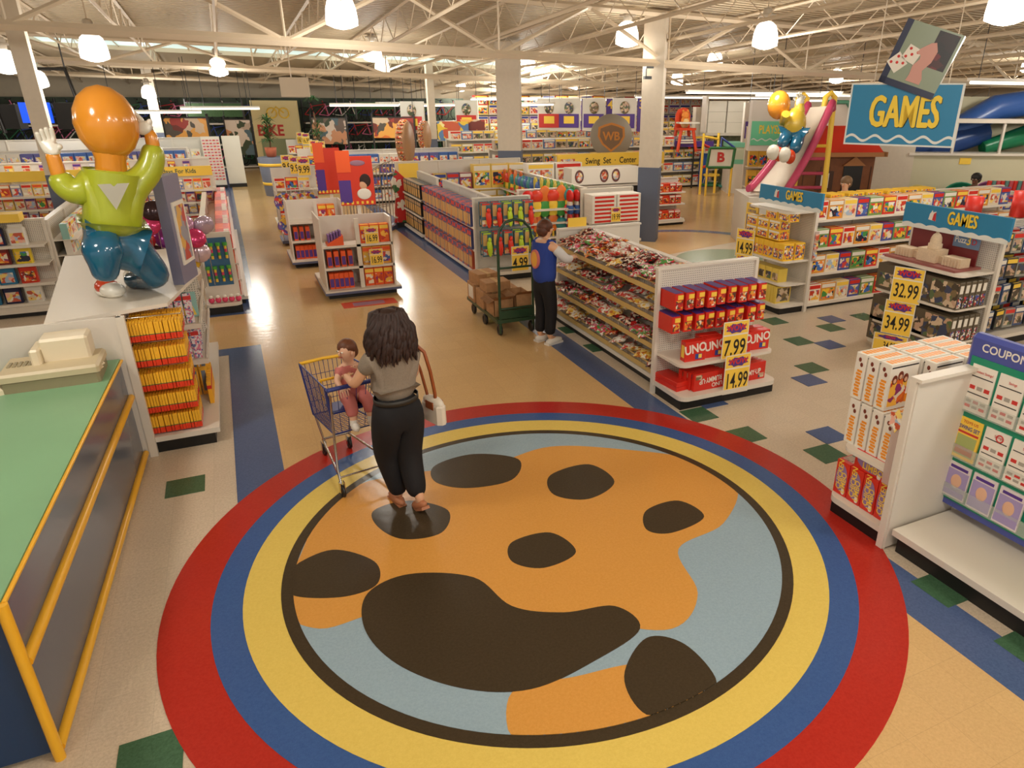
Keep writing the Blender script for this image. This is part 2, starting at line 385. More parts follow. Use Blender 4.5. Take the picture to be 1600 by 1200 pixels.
# open-web joists along Y, girders along X
def joist(x, y0, y1, n=None):
    mb = MB(); dep = .55; n = n or int((y1-y0)/.75)
    def zt(y): return roofz(x, y)-.05
    def d(y): return dep if y < 20 else dep*.7
    mb.tube([(x, y0+(y1-y0)*k/8, zt(y0+(y1-y0)*k/8)) for k in range(9)], .035, 4, smooth=False)
    mb.tube([(x, y0+(y1-y0)*k/8, zt(y0+(y1-y0)*k/8)-d(y0+(y1-y0)*k/8)) for k in range(9)], .035, 4, smooth=False)
    p = None
    for k in range(n+1):
        y = y0+(y1-y0)*k/n; c = (x, y, zt(y)-(0 if k % 2 else d(y)))
        if p: mb.tube([p, c], .012, 4, smooth=False)
        p = c
    struct('trim_9', mb, STEEL)
for k in range(26): joist(-15.5+1.75*k, 2 if k > 8 else 8, 44)
def girder(y, x0, x1, dep=.95, seg=1.9, r=.06):
    mb = MB(); n = int((x1-x0)/seg)
    zt = lambda x: roofz(x, y)-.12
    zb = lambda x: zt(x)-dep
    mb.tube([(x0,y,zt(x0)),(x1,y,zt(x1))], r, 4, smooth=False); mb.tube([(x0,y,zb(x0)),(x1,y,zb(x1))], r*1.3, 4, smooth=False)
    p = None
    for k in range(n+1):
        x = x0+(x1-x0)*k/n; c = (x, y, zt(x) if k % 2 else zb(x))
        if p: mb.tube([p, c], .04, 4, smooth=False)
        if not k % 2: mb.tube([(x,y,zb(x)),(x,y,zt(x))], .02, 4, smooth=False)
        p = c
    struct('trim_10', mb, STEEL)
girder(14.05, -18, 34, dep=.95); girder(24.4, -22, 36, dep=.6); girder(33.5, -22, 36, dep=.35)
COLW = M('column_paint', (214, 201, 182), .6, noise=.04, ns=12); COLB = M('column_blue', (96, 104, 124), .55)
def column(x, y, w, rz=0.0, n=1, label=''):
    t = thing('pillar', label, 'pillar', (x, y, 0), rz); z = roofz(x, y)
    MB().box(-w/2, w/2, -w/2, w/2, 1.67, z-.1).obj('shaft', COLW, t); MB().box(-w/2-.004, w/2+.004, -w/2-.004, w/2+.004, 0, 1.67).obj('painted_base', COLB, t)
    return t
column(8.75, 14.25, .46, PI/4+.1, label='square white pillar with slate blue lower part beside the candy gondola')
column(7.6, 20.2, .66, CAM_ANG*-1, label='wide white pillar with slate blue base behind the orange-box aisle')
column(6.9, 26.2, .24, label='slim white pillar far back left of the wide white pillar')
p = at(80, 250, 17.5); column(p.x, p.y, .28, label='slim white pillar at far left behind the statue')
p = at(243, 180, 34); column(p.x, p.y, .35, label='thin white pillar right of the statue raised hand')
WALLP = M('wall_paint', (205, 190, 165), .8, noise=.05, ns=3)
struct('wall_back', MB().box(-34, 44, 38.5, 38.7, 0, 4.6), WALLP)
struct('wall_right', MB().box(34, 34.2, -8, 44, 0, 5.9), WALLP)
struct('wall_left', MB().box(-34.2, -34, -8, 44, 0, 5.9), WALLP)

# ------------------------------------------------------------------ highbay lamps
SHADE = M('lamp_acrylic', (255, 246, 232), .3, em=2.4)
LAMPH = M('lamp_housing', (190, 180, 165), .5)
lamp_mesh = MB().lathe([(.245,-.02),(.25,.05),(.235,.2),(.19,.34),(.12,.40),(.04,.42)], 18).lathe([(.245,-.02),(.12,-.07),(.001,-.09)], 18).mesh('shade', SHADE)
hous_mesh = MB().lathe([(.001,.42),(.09,.42),(.09,.62),(.06,.66),(.001,.66)], 10).lathe([(.001,.52),(.17,.50),(.17,.54),(.001,.56)], 14).mesh('housing', LAMPH)
LAMPS = [(533,20,12.9),(146,76,17.5),(341,106,24.5),(582,82,21.5),(597,104,27),(980,55,16.6),(1196,57,15.9),(825,95,25.5),(838,118,30),(850,110,31),(895,134,39),(1058,123,32),(1117,95,24.5),(1575,8,11.5),(232,145,33),(720,135,38),(785,126,35),(10,98,21),(1307,120,30),(60,125,28)]
lps = [at(x, y, D)-Vector((0,0,.15)) for x, y, D in LAMPS]
lps += [Vector(p) for p in ((-2.5,5.5,4.6),(1.5,1.5,4.7),(5.6,1.0,4.7),(-4,-2,4.7),(2,-4,4.7),(7,-4,4.7),(12.5,3.5,4.6),(18,10,4.4),(-9,12,4.5),(24,16,4.0),(-12,22,4.1))]
def place_word(p):
    return 'near' if math.hypot(p.x, p.y) < 15 else ('middle' if math.hypot(p.x, p.y) < 26 else 'far')
LBL = {0:'large bright bell lamp at the top of the photo left of centre',1:'bell lamp glowing above the statue head at left',2:'bell lamp in front of the skylight left of the hanging wire sign',3:'upper of two bell lamps close together left of centre',4:'lower of two bell lamps close together left of centre',
 5:'bright bell lamp just left of the near pillar top',6:'bright bell lamp upper right between pillar and hanging sign',7:'topmost lamp of the cluster above the wide white pillar',8:'lower lamp of the cluster above the wide white pillar',9:'right lamp of the cluster above the wide white pillar',
 10:'small far bell lamp between the two big pillars',11:'small bell lamp just right of the near pillar',12:'bell lamp above the high chair right of the pillar',13:'large bell lamp cut off at the top right corner',14:'small bell lamp right of the statue head',15:'small far lamp left of the wide white pillar',16:'far lamp touching the wide white pillar top',17:'bell lamp cut by the left photo edge',18:'far bell lamp left of the hanging sign above the slide',19:'small bell lamp beside the slim left pillar'}
for i, p in enumerate(lps):
    t = thing('ceiling_lamp', LBL.get(i, 'bell lamp hanging from the roof outside the picture'), 'lamp', p, 0, 'highbay lamps under the roof')
    for nm, me in (('shade', lamp_mesh), ('housing', hous_mesh)):
        o = bpy.data.objects.new(nm, me); COL.objects.link(o); o.parent = t
    zr = roofz(p.x, p.y)
    if zr-p.z > .7: MB().tube([(0,0,.65),(0,0,zr-p.z)], .012, 5).obj('hanging_rod', STEEL, t)
    ld = bpy.data.lights.new('bulb', 'POINT'); ld.energy = LAMP_W*(1.0 if i < 20 else 1.5); ld.color = LAMP_C; ld.shadow_soft_size = .3
    lo = bpy.data.objects.new('bulb', ld); COL.objects.link(lo); lo.parent = t; lo.location = (0,0,-.35)
# ================================================================== shop fittings
def rounded(x0, x1, y0, r=.10, yb=0.0):
    pts = [(x0, yb)]
    for k in range(6):
        a = PI+PI/2*k/5; pts.append((x0+r+r*math.cos(a), y0+r+r*math.sin(a)))
    for k in range(6):
        a = -PI/2+PI/2*k/5; pts.append((x1-r+r*math.cos(a), y0+r+r*math.sin(a)))
    pts.append((x1, yb)); return pts
def gondola(label, loc, rz, L, H, shelves=(), deck=.5, deckz=.17, rnd=False, pegs=False, back=.03, seg=1.22, cat='shelving unit', name='gondola_shelf', group=None, twoside=False, cap=True, edge=WHITE, kick=BLACK, shmat=WHITE):
    """back panel along local X at y=0, shelves reach out to local -Y"""
    t = thing(name, label, cat, (loc[0], loc[1], 0), rz, group)
    MB().box(.0+.02, L-.02, -deck+.05, 0, 0, deckz-.05).obj('kick_base', kick, t)
    mb = MB()
    if rnd: mb.prism(rounded(0, L, -deck), deckz-.05, deckz)
    else: mb.box(0, L, -deck, 0, deckz-.05, deckz)
    mb.obj('base_deck', edge, t)
    MB().box(0, L, -.005, back, 0.02, H).obj('back_panel', PEGB if pegs else WHITE2, t)
    if cap: MB().box(-.02, L+.02, -.03, back+.03, H, H+.025).obj('top_rail', WHITE, t)
    n = max(1, round(L/seg)); um = MB().box(-.02, .02, -.035, .02, 0, H).mesh('upright', WHITE)
    for k in range(n+1):
        o = bpy.data.objects.new('upright', um); COL.objects.link(o); o.parent = t; o.location = (L*k/n, 0, 0)
    for z, d in shelves:
        mb = MB()
        if rnd: mb.prism(rounded(.02, L-.02, -d), z-.03, z)
        else:
            mb.box(.0, L, -d, 0, z-.012, z).box(0, L, -d-.008, -d+.008, z-.035, z+.004)
        mb.obj('shelf', shmat, t)
    if twoside:
        MB().box(.02, L-.02, back, back+deck-.05, 0, deckz-.05).obj('kick_base', kick, t)
        MB().box(0, L, back, back+deck, deckz-.05, deckz).obj('base_deck', edge, t)
        for z, d in shelves: MB().box(0, L, back, back+d, z-.02, z).obj('shelf', shmat, t)
    return t
class Fr:
    def __init__(s, loc, rz): s.l = Vector((loc[0], loc[1], 0)); s.r = rz
    def w(s, x, y, z): return s.l+_rz(Vector((x, y, 0)), s.r)+Vector((0, 0, z))
def row(fr, x0, x1, y, z, prods, gap, name, cat, desc, group, jit=.004, zj=0, rzj=0.0, ordn=True, step=None):
    """stand goods side by side from x0 to x1; each product is (mesh, width)"""
    x = x0; i = 0; out = []
    while True:
        me, w = prods[i % len(prods)] if isinstance(prods, list) else prods(i)
        if x+w > x1+.001: break
        lab = (ORD[i]+' '+desc) if ordn and i < len(ORD) else desc
        out.append(put(name, me, fr.w(x+w/2, y+random.uniform(-jit, jit), z+random.uniform(0, zj)), fr.r+random.uniform(-rzj, rzj), lab, cat, group))
        x += (step or w)+gap; i += 1
    return out
PM = {}
def carton(key, w, d, h, body, pic=None, accent=None, title=None, th=.05, tcol=None, side=None):
    """a printed box; origin under its centre, front looks to -Y"""
    if key in PM: return PM[key], w
    mats = [body, pic or body, accent or body, tcol or PAPER, side or body]
    mb = MB().bbox(-w/2, w/2, -d/2, d/2, 0, h, min(.004, w*.04), 0)
    y = -d/2-.001
    if pic: mb.box(-w*.4, w*.4, y, -d/2, h*.12, h*.66, 1)
    if accent: mb.box(-w*.45, w*.45, y-.0005, -d/2, h*.74, h*.94, 2); mb.box(-w*.42, w*.42, -d*.4, -d*.05, h, h+.0008, 2)
    if side: mb.box(-w/2-.001, -w/2, -d*.42, d*.42, h*.1, h*.9, 4); mb.box(w/2, w/2+.001, -d*.42, d*.42, h*.1, h*.9, 4)
    if title: mb.ftext(title, th, 0, y-.002, h*.84, 3, .8, .02)
    PM[key] = mb.mesh(key, mats); return PM[key], w
def price(loc, rz, s, label, w=.34, h=.46, text2=True):
    t = thing('price_sign', label, 'price sign', loc, rz, 'yellow price signs')
    MB().box(-w/2, w/2, -.004, 0, 0, h).obj('card', PAPER, t)
    MB().box(-w*.47, w*.47, -.006, -.003, h*.02, h*.64).obj('price_field', YEL, t)
    MB().box(-w*.47, w*.47, -.006, -.003, h*.68, h*.98).obj('header_field', YEL, t)
    pts = []
    for k in range(16):
        a = 2*PI*k/16; r = (.44 if k % 2 else .33); pts.append((r*w*math.cos(a), r*h*.30*math.sin(a)))
    mb = MB().prism(pts, 0, .001, 0, Matrix.Translation((0, -.0065, h*.82)) @ Matrix.Rotation(PI/2, 4, 'X')); mb.obj('burst', PURPLE, t)
    if text2: MB().ftext('WOW', h*.2, 0, -.0085, h*.83, 0, .95, .03).obj('header_lettering', RED, t)
    MB().ftext(s, h*.56, 0, -.0075, h*.32, 0, .66 if len(s) < 5 else .54, .012).obj('price_lettering', INK, t)
    return t

PIC1 = printed('print_bright', [(230,60,40),(245,200,60),(60,110,190),(240,235,220),(70,150,70),(240,140,50),(40,40,60)], 15)
PIC2 = printed('print_orange', [(235,110,40),(250,190,70),(150,50,110),(240,225,200),(200,60,30)], 15)
PIC3 = printed('print_dark', [(74,62,48),(126,108,74),(196,160,134),(90,108,70),(60,68,96),(214,190,160)], 14)
PIC4 = printed('print_pale', [(240,232,215),(225,205,180),(240,180,160),(170,190,210),(245,215,120),(205,90,60)], 17)
PIC5 = printed('print_candy', [(200,40,30),(235,225,205),(230,170,60),(150,30,40),(240,120,50),(90,60,40)], 34)
PIC6 = printed('print_purple', [(110,70,150),(230,190,80),(215,70,60),(80,110,180),(235,220,200)], 15)

# ---------------- end cap with red card packs
fr = Fr((4.03, 6.33), 0)
gondola('white pegboard end cap with red game boxes nearest the medallion', (4.03, 6.29), 0, 1.32, 1.44, [(.50, .52)], deck=.6, deckz=.16, rnd=True, pegs=True, seg=1.4, cat='end display')
pk = MB().bbox(-.055, .055, -.15, .15, 0, .19, .008, 0).box(-.053, .053, -.148, .148, .19, .1915, 1).box(-.045, .045, -.1515, -.15, .02, .11, 2).box(-.02, .05, -.152, -.15, .12, .17, 3).mesh('hanging_pack', [RED, PURPLE, PIC5, YEL])
for r_, (z, nm) in enumerate(((1.05, 'upper'), (.80, 'lower'))):
    for k in range(9):
        x = .09+.142*k+(0 if r_ == 0 else .012*((k*7) % 3)-.02)
        put('hanging_pack', pk, fr.w(x, -.17-random.uniform(0, .04), z+random.uniform(-.006, .01)), random.uniform(-.03, .03), f'{ORD[k]} red hanging pack from the left on the {nm} peg row', 'game pack', 'red packs on the pegboard end cap')
hk = MB().tube([(0,0,0),(0,-.30,0),(0,-.31,.03)], .004, 5).mesh('peg_hook', CHROME)
for r_, z in enumerate((1.20, 1.0)):
    for k in range(8): put('peg_hook', hk, fr.w(.12+.155*k, -.01, z), 0, f'{ORD[k]} wire peg hook from the left over the {"upper" if r_ == 0 else "lower"} red packs', 'hook', 'peg hooks on the end cap')
un = MB().bbox(-.13, .13, -.05, .05, 0, .225, .004, 0).ftext('UNO', .14, -.0, -.0515, .14, 1, .85, .03, .14).box(-.0, .085, -.0525, -.05, .02, .08, 2).box(.04, .08, -.054, -.05, .03, .075, 3).box(-.131, -.13, -.03, .03, .04, .18, 3).mesh('card_game_box', [RED, PAPER, BLUE, YEL])
ux = [.26, .53, .88, 1.15]
for k, x in enumerate(ux):
    for j in range(2 if k else 1):
        put('card_game_box', un, fr.w(x, -.42+.115*j+.012*(k % 2), .50), -.06, f'{ORD[k]} red UNO box from the left, {"front" if j == 0 else "back"} row, on the middle shelf', 'card game box', 'red UNO boxes on the end cap shelf')
rm = MB().bbox(-.20, .20, -.025, .025, 0, .21, .004, 0).ftext('UNO', .07, -.11, -.0265, .155, 1, .9, .025, .08).ftext('RUMMY·UP', .085, -.02, -.0265, .09, 1, .72, .03, .08).box(.10, .18, -.027, -.025, .02, .075, 2).mesh('board_game_box', [RED, PAPER, PIC3])
for k in range(4): put('board_game_box', rm, fr.w(1.02-.01*k, -.50+.058*k, .16), .0, f'{ORD[k]} red RUMMY-UP box from the front in the right stack on the base', 'board game box', 'red board game boxes on the end cap base')
for k in range(4):
    o = put('board_game_box', rm, fr.w(.42-.02*k, -.515+.058*k, .37), 0, f'{ORD[k]} red RUMMY-UP box standing upside down in the left stack, counted from front', 'board game box', 'red board game boxes on the end cap base'); o.rotation_euler = (0, PI, 0)
flat = MB().bbox(-.10, .10, -.20, .20, 0, .05, .004, 0).mesh('board_game_box', [RED])
for k in range(2): put('board_game_box', flat, fr.w(.13, -.25, .16+.055*k), .1, f'flat red box at the left end of the end cap base, {"lower" if k == 0 else "upper"} of two', 'board game box', 'red board game boxes on the end cap base')
price(fr.w(.72, -.545, .46), -.02, '7.99', 'yellow 7.99 sign on the shelf of red UNO boxes')
price(fr.w(.72, -.63, .10), -.02, '14.99', 'yellow 14.99 sign in front of the RUMMY-UP boxes')

# ---------------- candy gondola
CY = 9.36
fr = Fr((4.74, CY), -PI/2)
cg = gondola('long white gondola with sloped bins full of wrapped sweets', (4.74, CY), -PI/2, 3.02, 1.33, [], deck=.62, deckz=.14, seg=1.0, twoside=True)
BINW = M('bin_wire', (205, 190, 165), .35, .6); RAIL = M('bin_rail', (214, 180, 110), .4)
candy = []
for i, pm in enumerate((PIC5, printed('print_candy2', [(235,228,215),(245,240,230),(200,170,140),(215,60,50)], 34), printed('print_candy3', [(235,185,60),(245,215,130),(200,110,40),(240,230,210)], 34), printed('print_candy4', [(90,20,24),(190,30,30),(60,40,34),(235,220,200)], 34), printed('print_candy5', [(230,110,150),(240,230,220),(210,50,60),(90,160,80)], 34))):
    mb = MB(); n = 6
    for a in range(n+1):
        pass
    vs = []; fs = []
    for a in range(7):
        for b in range(6):
            u, v = a/6*2-1, b/5*2-1; e = max(0, (1-u*u))*max(0, (1-v**4))
            vs.append((u*.125, v*.095, .042*e**.6+.008*math.sin(7*u+5*v+i)))
    for a in range(6):
        for b in range(5): fs.append((a*6+b, (a+1)*6+b, (a+1)*6+b+1, a*6+b+1))
    vs2 = [(x, y, -z*.6) for x, y, z in vs]
    mb.add(vs, fs, 0, None, True).add(vs2, [tuple(reversed(f)) for f in fs], 0, None, True)
    candy.append(mb.mesh('candy_bag', pm))
ROWS = [(1.20, .52, 'top'), (.88, .56, 'second'), (.56, .58, 'third'), (.27, .60, 'bottom')]
for z, d, nm in ROWS:
    X = Matrix.Translation((0, 0, 0))
    mb = MB().add([(0, -d, z-.10), (3.02, -d, z-.10), (3.02, -.02, z+.03), (0, -.02, z+.03), (0, -d, z-.11), (3.02, -d, z-.11), (3.02, -.02, z+.02), (0, -.02, z+.02)], [(0,1,2,3),(7,6,5,4),(0,4,5,1)])
    s = mb.obj('bin_tray', WHITE, cg)
    MB().box(0, 3.02, -d-.012, -d, z-.12, z-.06).box(0, 3.02, -d-.01, -d, z-.01, z+.004).obj('front_rail', RAIL, s)
    wm = MB()
    for k in range(61): wm.tube([(k*.0503, -d-.006, z-.1), (k*.0503, -d-.006, z)], .0018, 4)
    wm.obj('wire_front', BINW, s)
    dm = MB()
    for k in range(8):
        x = .02+k*.425; dm.add([(x,-d,z-.1),(x,-d,z),(x,-.03,z+.1),(x,-.03,z+.03)], [(0,1,2,3)])
    dm.obj('divider', M('clear_divider', (225, 220, 210), .1, alpha=.25), s)
    cnt = 0; ncol = 15 if z > 1 else 14; nr = 4 if z > 1 else 3
    for c in range(ncol):
        kind = candy[(int(c*.56)+int(z*7)) % 5]
        for r_ in range(nr):
            y = -d+.07+(d-.16)*r_/(nr-1) if nr > 1 else -d+.1
            o = put('candy_bag', kind, fr.w(.10+c*2.86/ncol+random.uniform(-.03, .03)+.05, y, z-.03+.14*(y+d)/d+random.uniform(0, .05)), random.uniform(-1, 1), f'bag of sweets in the {nm} sloped bin row', 'candy bag', f'bags of sweets, {nm} bin row')
            o.rotation_euler = (random.uniform(-.4, .3), random.uniform(-.3, .3), random.uniform(0, 3.1)-PI/2)
t = gondola('white panel end display closing the far end of the candy gondola', (5.62, 9.42), PI, 1.36, 1.34, [(.5, .4), (.95, .4)], deck=.5, seg=1.4, cat='end display')
bx = carton('small_white_carton', .3, .2, .22, PAPER, PIC4)
MB().box(.9, 1.2, -.01, .0, 1.37, 1.5).obj('sign_card', YEL, t)

# ---------------- island of toys with the 4.99 sign
fr = Fr((3.93, 12.42), 0)
gondola('pegboard end display of neon figures above the 4.99 sign', (3.93, 12.42), 0, 1.08, 1.42, [], deck=.5, deckz=.16, rnd=True, pegs=True, seg=1.2, cat='end display')
cards = []
for i, c in enumerate(((240, 60, 40), (200, 230, 50))):
    fc = M('figure_neon%d' % i, c, .35)
    mb = MB().box(-.09, .09, -.03, 0, 0, .44, 0).box(-.08, .0, -.033, -.03, .20, .40, 1).box(.0, .085, -.033, -.03, .17, .38, 2).box(-.08, .08, -.034, -.03, .03, .14, 4)
    mb.ell((.035, -.07, .15), (.048, .04, .15), 3).ell((.035, -.07, .31), (.034, .034, .045), 3).ell((.0, -.07, .20), (.02, .03, .09), 3).box(-.07, .07, -.033, -.03, .405, .43, 3)
    cards.append(mb.mesh('toy_figure_pack', [M('card_teal', (84, 116, 128), .4), M('card_tan', (214, 170, 100), .4), M('card_sea', (40, 110, 130), .4), fc, PIC4]))
for r_, z in enumerate((.95, .43)):
    for k in range(5):
        for j in range(2):
            put('toy_figure_pack', cards[(k//2+r_+(k % 2)*r_) % 2], fr.w(.13+.205*k, -.16-.12*(1-j), z+.01*j), 0, f'{ORD[k]} neon figure pack from the left in the {"upper" if r_ == 0 else "lower"} row, {"back" if j else "front"}', 'toy pack', 'neon figure packs on the pegboard end')
price(fr.w(.68, -.515, .16), 0, '4.99', 'yellow 4.99 sign at the foot of the neon figure display')
fr = Fr((4.45, 16.2), -PI/2)
gondola('long three-shelf gondola of blue and red boxes facing the main aisle', (4.45, 16.2), -PI/2, 3.74, 1.34, [(.48, .50), (.90, .50)], deck=.55, deckz=.10, twoside=True)
BLB = M('box_blue', (70, 76, 128), .4)
tb = [carton('toy_box_a', .105, .34, .36, BLB, M('pic_tan', (214, 168, 92), .4), RED), carton('toy_box_b', .105, .34, .36, M('box_brick', (190, 84, 52), .4), M('pic_tan', None), BLB)]
for z, nm in ((.10, 'bottom'), (.48, 'middle'), (.90, 'top')):
    row(fr, .05, 3.7, -.37, z, [tb[0], tb[0], tb[1]] if z > .1 else [tb[1], tb[1], tb[0]], .006, 'toy_box', 'toy box', f'tall toy box from the far end on the {nm} aisle shelf', 'boxes on the three-shelf aisle gondola')
fr = Fr((4.35, 18.2), -PI/2)
gondola('black-box gondola just beyond the blue box aisle gondola', (4.35, 18.2), -PI/2, 1.8, 1.36, [(.50, .42), (.90, .42)], deck=.46, deckz=.10)
bk = carton('black_toy_box', .19, .30, .33, M('box_black', (34, 30, 30), .35), M('pic_tan', None), M('box_tan', (196, 160, 116), .5))
for z, nm in ((.10, 'bottom'), (.50, 'middle'), (.90, 'top')):
    row(fr, .04, 1.78, -.26, z, [bk], .02, 'toy_box', 'toy box', f'black toy box from the far end on the {nm} shelf', 'black boxes beyond the aisle gondola')

# ---------------- games end cap with yellow boxes
fr = Fr((7.98, 9.15), -PI/2)
yg = gondola('white end cap with stacked yellow game boxes under the left GAMES header', (7.98, 9.15), -PI/2, 1.05, 1.60, [(.47, .5), (.84, .54), (1.58, .5)], deck=.55, deckz=.15, rnd=True, pegs=True, seg=1.1, cat='end display')
YB = M('box_yellow', (240, 190, 44), .45); YB2 = M('box_yellow_pale', (228, 198, 84), .45)
PIC7 = printed('print_kid', [(245,235,215),(240,150,60),(235,190,50),(210,90,60),(90,80,120)], 34)
y1 = carton('yellow_carton_wide', .26, .20, .15, YB, PIC7, PAPER, side=PIC7); y2 = carton('yellow_carton_tall', .115, .20, .26, YB, PIC7, side=PIC7); y3 = carton('yellow_carton_low', .155, .18, .21, YB2, PIC3); y4 = carton('yellow_carton_slim', .06, .30, .27, YB2, side=PIC3)
for lv in range(3):
    row(fr, .03, 1.02-.0*lv-(.2 if lv == 2 else 0), -.40, 1.12+.152*lv, [y1], .01, 'game_box', 'game box', f'yellow game carton from the left in layer {lv+1} of the tall stack', 'yellow cartons stacked under the left header') if lv < 2 else row(fr, .45, .98, -.38, 1.12+.152*2, [y1], .01, 'game_box', 'game box', 'yellow game carton topmost of the tall stack', 'yellow cartons stacked under the left header')
row(fr, .03, 1.02, -.42, .84, [y2], .006, 'game_box', 'game box', 'upright yellow game box from the left on the second shelf from the top', 'upright yellow boxes on the end cap')
row(fr, .03, 1.02, -.20, .84, [y2], .006, 'game_box', 'game box', 'upright yellow game box in the row behind on the second shelf', 'upright yellow boxes in the back row', ordn=False)
row(fr, .06, .92, -.36, .47, [y3], .006, 'game_box', 'game box', 'pale yellow box with dark window from the left, third shelf', 'pale yellow window boxes on the end cap')
row(fr, .10, .45, -.36, .15, [carton('yellow_carton_big', .24, .26, .27, YB2, PIC3)], .006, 'game_box', 'game box', 'pale yellow square box at the left of the bottom deck', 'pale yellow boxes on the bottom deck')
row(fr, .46, .95, -.36, .15, [y4], .006, 'game_box', 'game box', 'slim pale yellow box from the left on the bottom deck', 'slim yellow boxes on the bottom deck')
price(fr.w(.14, -.58, .74), -PI/2+.3, '14.99', 'yellow 14.99 sign hanging below the yellow cartons')
price(fr.w(.2, -.60, .34), -PI/2+.3, '14.99', 'yellow price sign under the 14.99 sign, half hidden by red packs')
price(fr.w(.26, -.61, .02), -PI/2+.3, '14.99', 'lowest yellow price sign beside the slim yellow boxes, half hidden', .34, .32)
# price checker on the far side of the same end cap
t = thing('price_checker', 'yellow and blue PRICE CHECKER sign hanging left of the yellow boxes', 'sign', fr.w(-.14, -.25, 1.05), -PI/2)
MB().box(-.15, .15, -.02, 0, 0, .50).obj('board', YEL, t); MB().box(-.12, .12, -.023, -.02, .03, .32).obj('lower_field', BLUE, t)
MB().ftext('PRICE', .075, 0, -.024, .45, 0, .8).ftext('CHECKER', .065, 0, -.024, .375, 0, .75).obj('lettering', BLUE, t)
MB().prism([(-.08,0),(-.045,0),(-.045,-.12),(.045,-.12),(.045,0),(.08,0),(0,.09)], 0, .003, 0, Matrix.Translation((0,-.023,.18)) @ Matrix.Rotation(PI/2,4,'X')).obj('arrow', YEL, t)
MB().box(-.07, .07, -.03, -.02, .27, .30).obj('slot', BLACK, t)
TEAL = M('sign_teal', (36, 128, 172), .45); WAVEW = M('wave_white', (226, 228, 222), .5); LETY = M('letter_yellow', (244, 208, 58), .45)
def header(loc, rz, L, h, label):
    t = thing('header_sign', label, 'sign', loc, rz)
    MB().box(0, L, -.02, .02, 0, h).obj('board', TEAL, t)
    pts = [(0, -.03)]+[(L*k/60, .012+.022*abs(math.sin(PI*k/60*8))) for k in range(61)]+[(L, -.03)]
    MB().prism(pts, 0, .002, 0, Matrix.Translation((0,-.021,0)) @ Matrix.Rotation(PI/2,4,'X')).obj('wavy_edge', WAVEW, t)
    MB().heavy('GAMES', h*.80, L*.58, -.0215, h*.56, 0, .60, .006).obj('lettering_shadow', INK, t).location = (.004, -.0008, -.004)
    MB().heavy('GAMES', h*.80, L*.58, -.0245, h*.56, 0, .60, .006).obj('lettering', LETY, t)
    e = MB().prism([(-.06,-.05),(.05,-.06),(.035,.06),(-.01,.045),(-.02,.07),(-.05,.02)], 0, .003, 0, Matrix.Translation((L*.30,-.021,h*.55)) @ Matrix.Rotation(PI/2,4,'X')); e.obj('emblem', PAPER, t)
    MB().prism([(.0,-.05),(.05,-.06),(.04,.05),(.01,.03)], 0, .003, 0, Matrix.Translation((L*.30,-.025,h*.55)) @ Matrix.Rotation(PI/2,4,'X')).obj('emblem_red', M('emblem_red', (196, 40, 44), .5), t)
    return t
header((7.62, 9.02, 1.66), -PI/2, 1.36, .24, 'blue GAMES header above the yellow boxes end cap')
# ---------------- long games gondola
fr = Fr((8.06, 8.62), 0)
gondola('long white gondola of colourful board games behind the two end caps', (8.06, 8.62), 0, 4.9, 1.66, [(.56, .40), (.97, .40), (1.40, .36)], deck=.46, deckz=.10, twoside=True)
gb = []
for i, (c, p) in enumerate((((235,225,205), PIC2), ((210,50,40), PIC1), ((120,150,80), PIC1), ((70,80,150), PIC6), ((230,215,190), PIC4), ((220,150,60), PIC1))):
    gb.append(carton('game_box_%d' % i, .25+.03*(i % 3), .10, .29, M('game_body%d' % i, c, .4), p, (RED, YEL, PAPER)[i % 3]))
for z, y, nm in ((.10, -.37, 'bottom'), (.56, -.32, 'third'), (.97, -.32, 'second'), (1.40, -.28, 'top')):
    for j in range(2):
        row(fr, .06, 4.8, y+.11*j, z, [gb[(k*5+int(z*9)) % 6] for k in range(18)], .01, 'board_game', 'board game', f'board game from the left on the {nm} shelf, {"back" if j else "front"} row', f'board games on the long gondola, {nm} shelf')
t_ = carton('flat_game_yellow', .34, .26, .05, YB, PIC7)
for k in range(7):
    for j in range(1+(k*3) % 3): put('game_box', t_[0], fr.w(.3+.42*k, .05, 1.685+.052*j), .1*((k*5) % 3-1), f'{ORD[k]} flat yellow game from the left on top of the long gondola, layer {j+1}', 'game box', 'flat yellow games on top of the gondola')
MB_clip = thing('clip_strip', 'plastic strip hanging beside the yellow game boxes on the post', 'clip strip', (8.0, 8.08, .82)); MB().box(-.04, .04, -.012, 0, 0, .45).obj('strip', M('clear_strip', (214, 190, 180), .2, alpha=.6), MB_clip)
for k in range(3): MB().box(-.035, .035, -.03, -.012, .04+.14*k, .13+.14*k).obj('pouch', PIC4, MB_clip)

# ---------------- puzzle end cap
fr = Fr((8.38, 6.68), -PI/2)
gondola('white end cap with dark puzzle boxes under the right GAMES header', (8.38, 6.68), -PI/2, 1.30, 1.60, [(.33, .60), (.77, .62), (1.20, .64)], deck=.6, deckz=.05, rnd=True, pegs=True, seg=1.4, cat='end display')
header((8.02, 6.58, 1.64), -PI/2, 1.48, .27, 'large blue GAMES header above the 3D puzzle display')
pb = carton('puzzle_box', .50, .08, .34, M('puzzle_body', (92, 80, 62), .4), PIC3, side=PIC6)
pu = MB().bbox(-.045, .045, -.2, .2, 0, .34, .003, 0).box(-.035, .035, -.202, -.2, .02, .16, 1).box(-.03, .03, -.202, -.2, .2, .3, 2).box(-.0462, -.045, -.19, .19, .02, .32, 3).mesh('puzzle_box', [M('puzzle_body', None), printed('print_spine', [(60,80,160),(230,225,210),(190,50,40),(50,46,40)], 40), PAPER, PIC3])
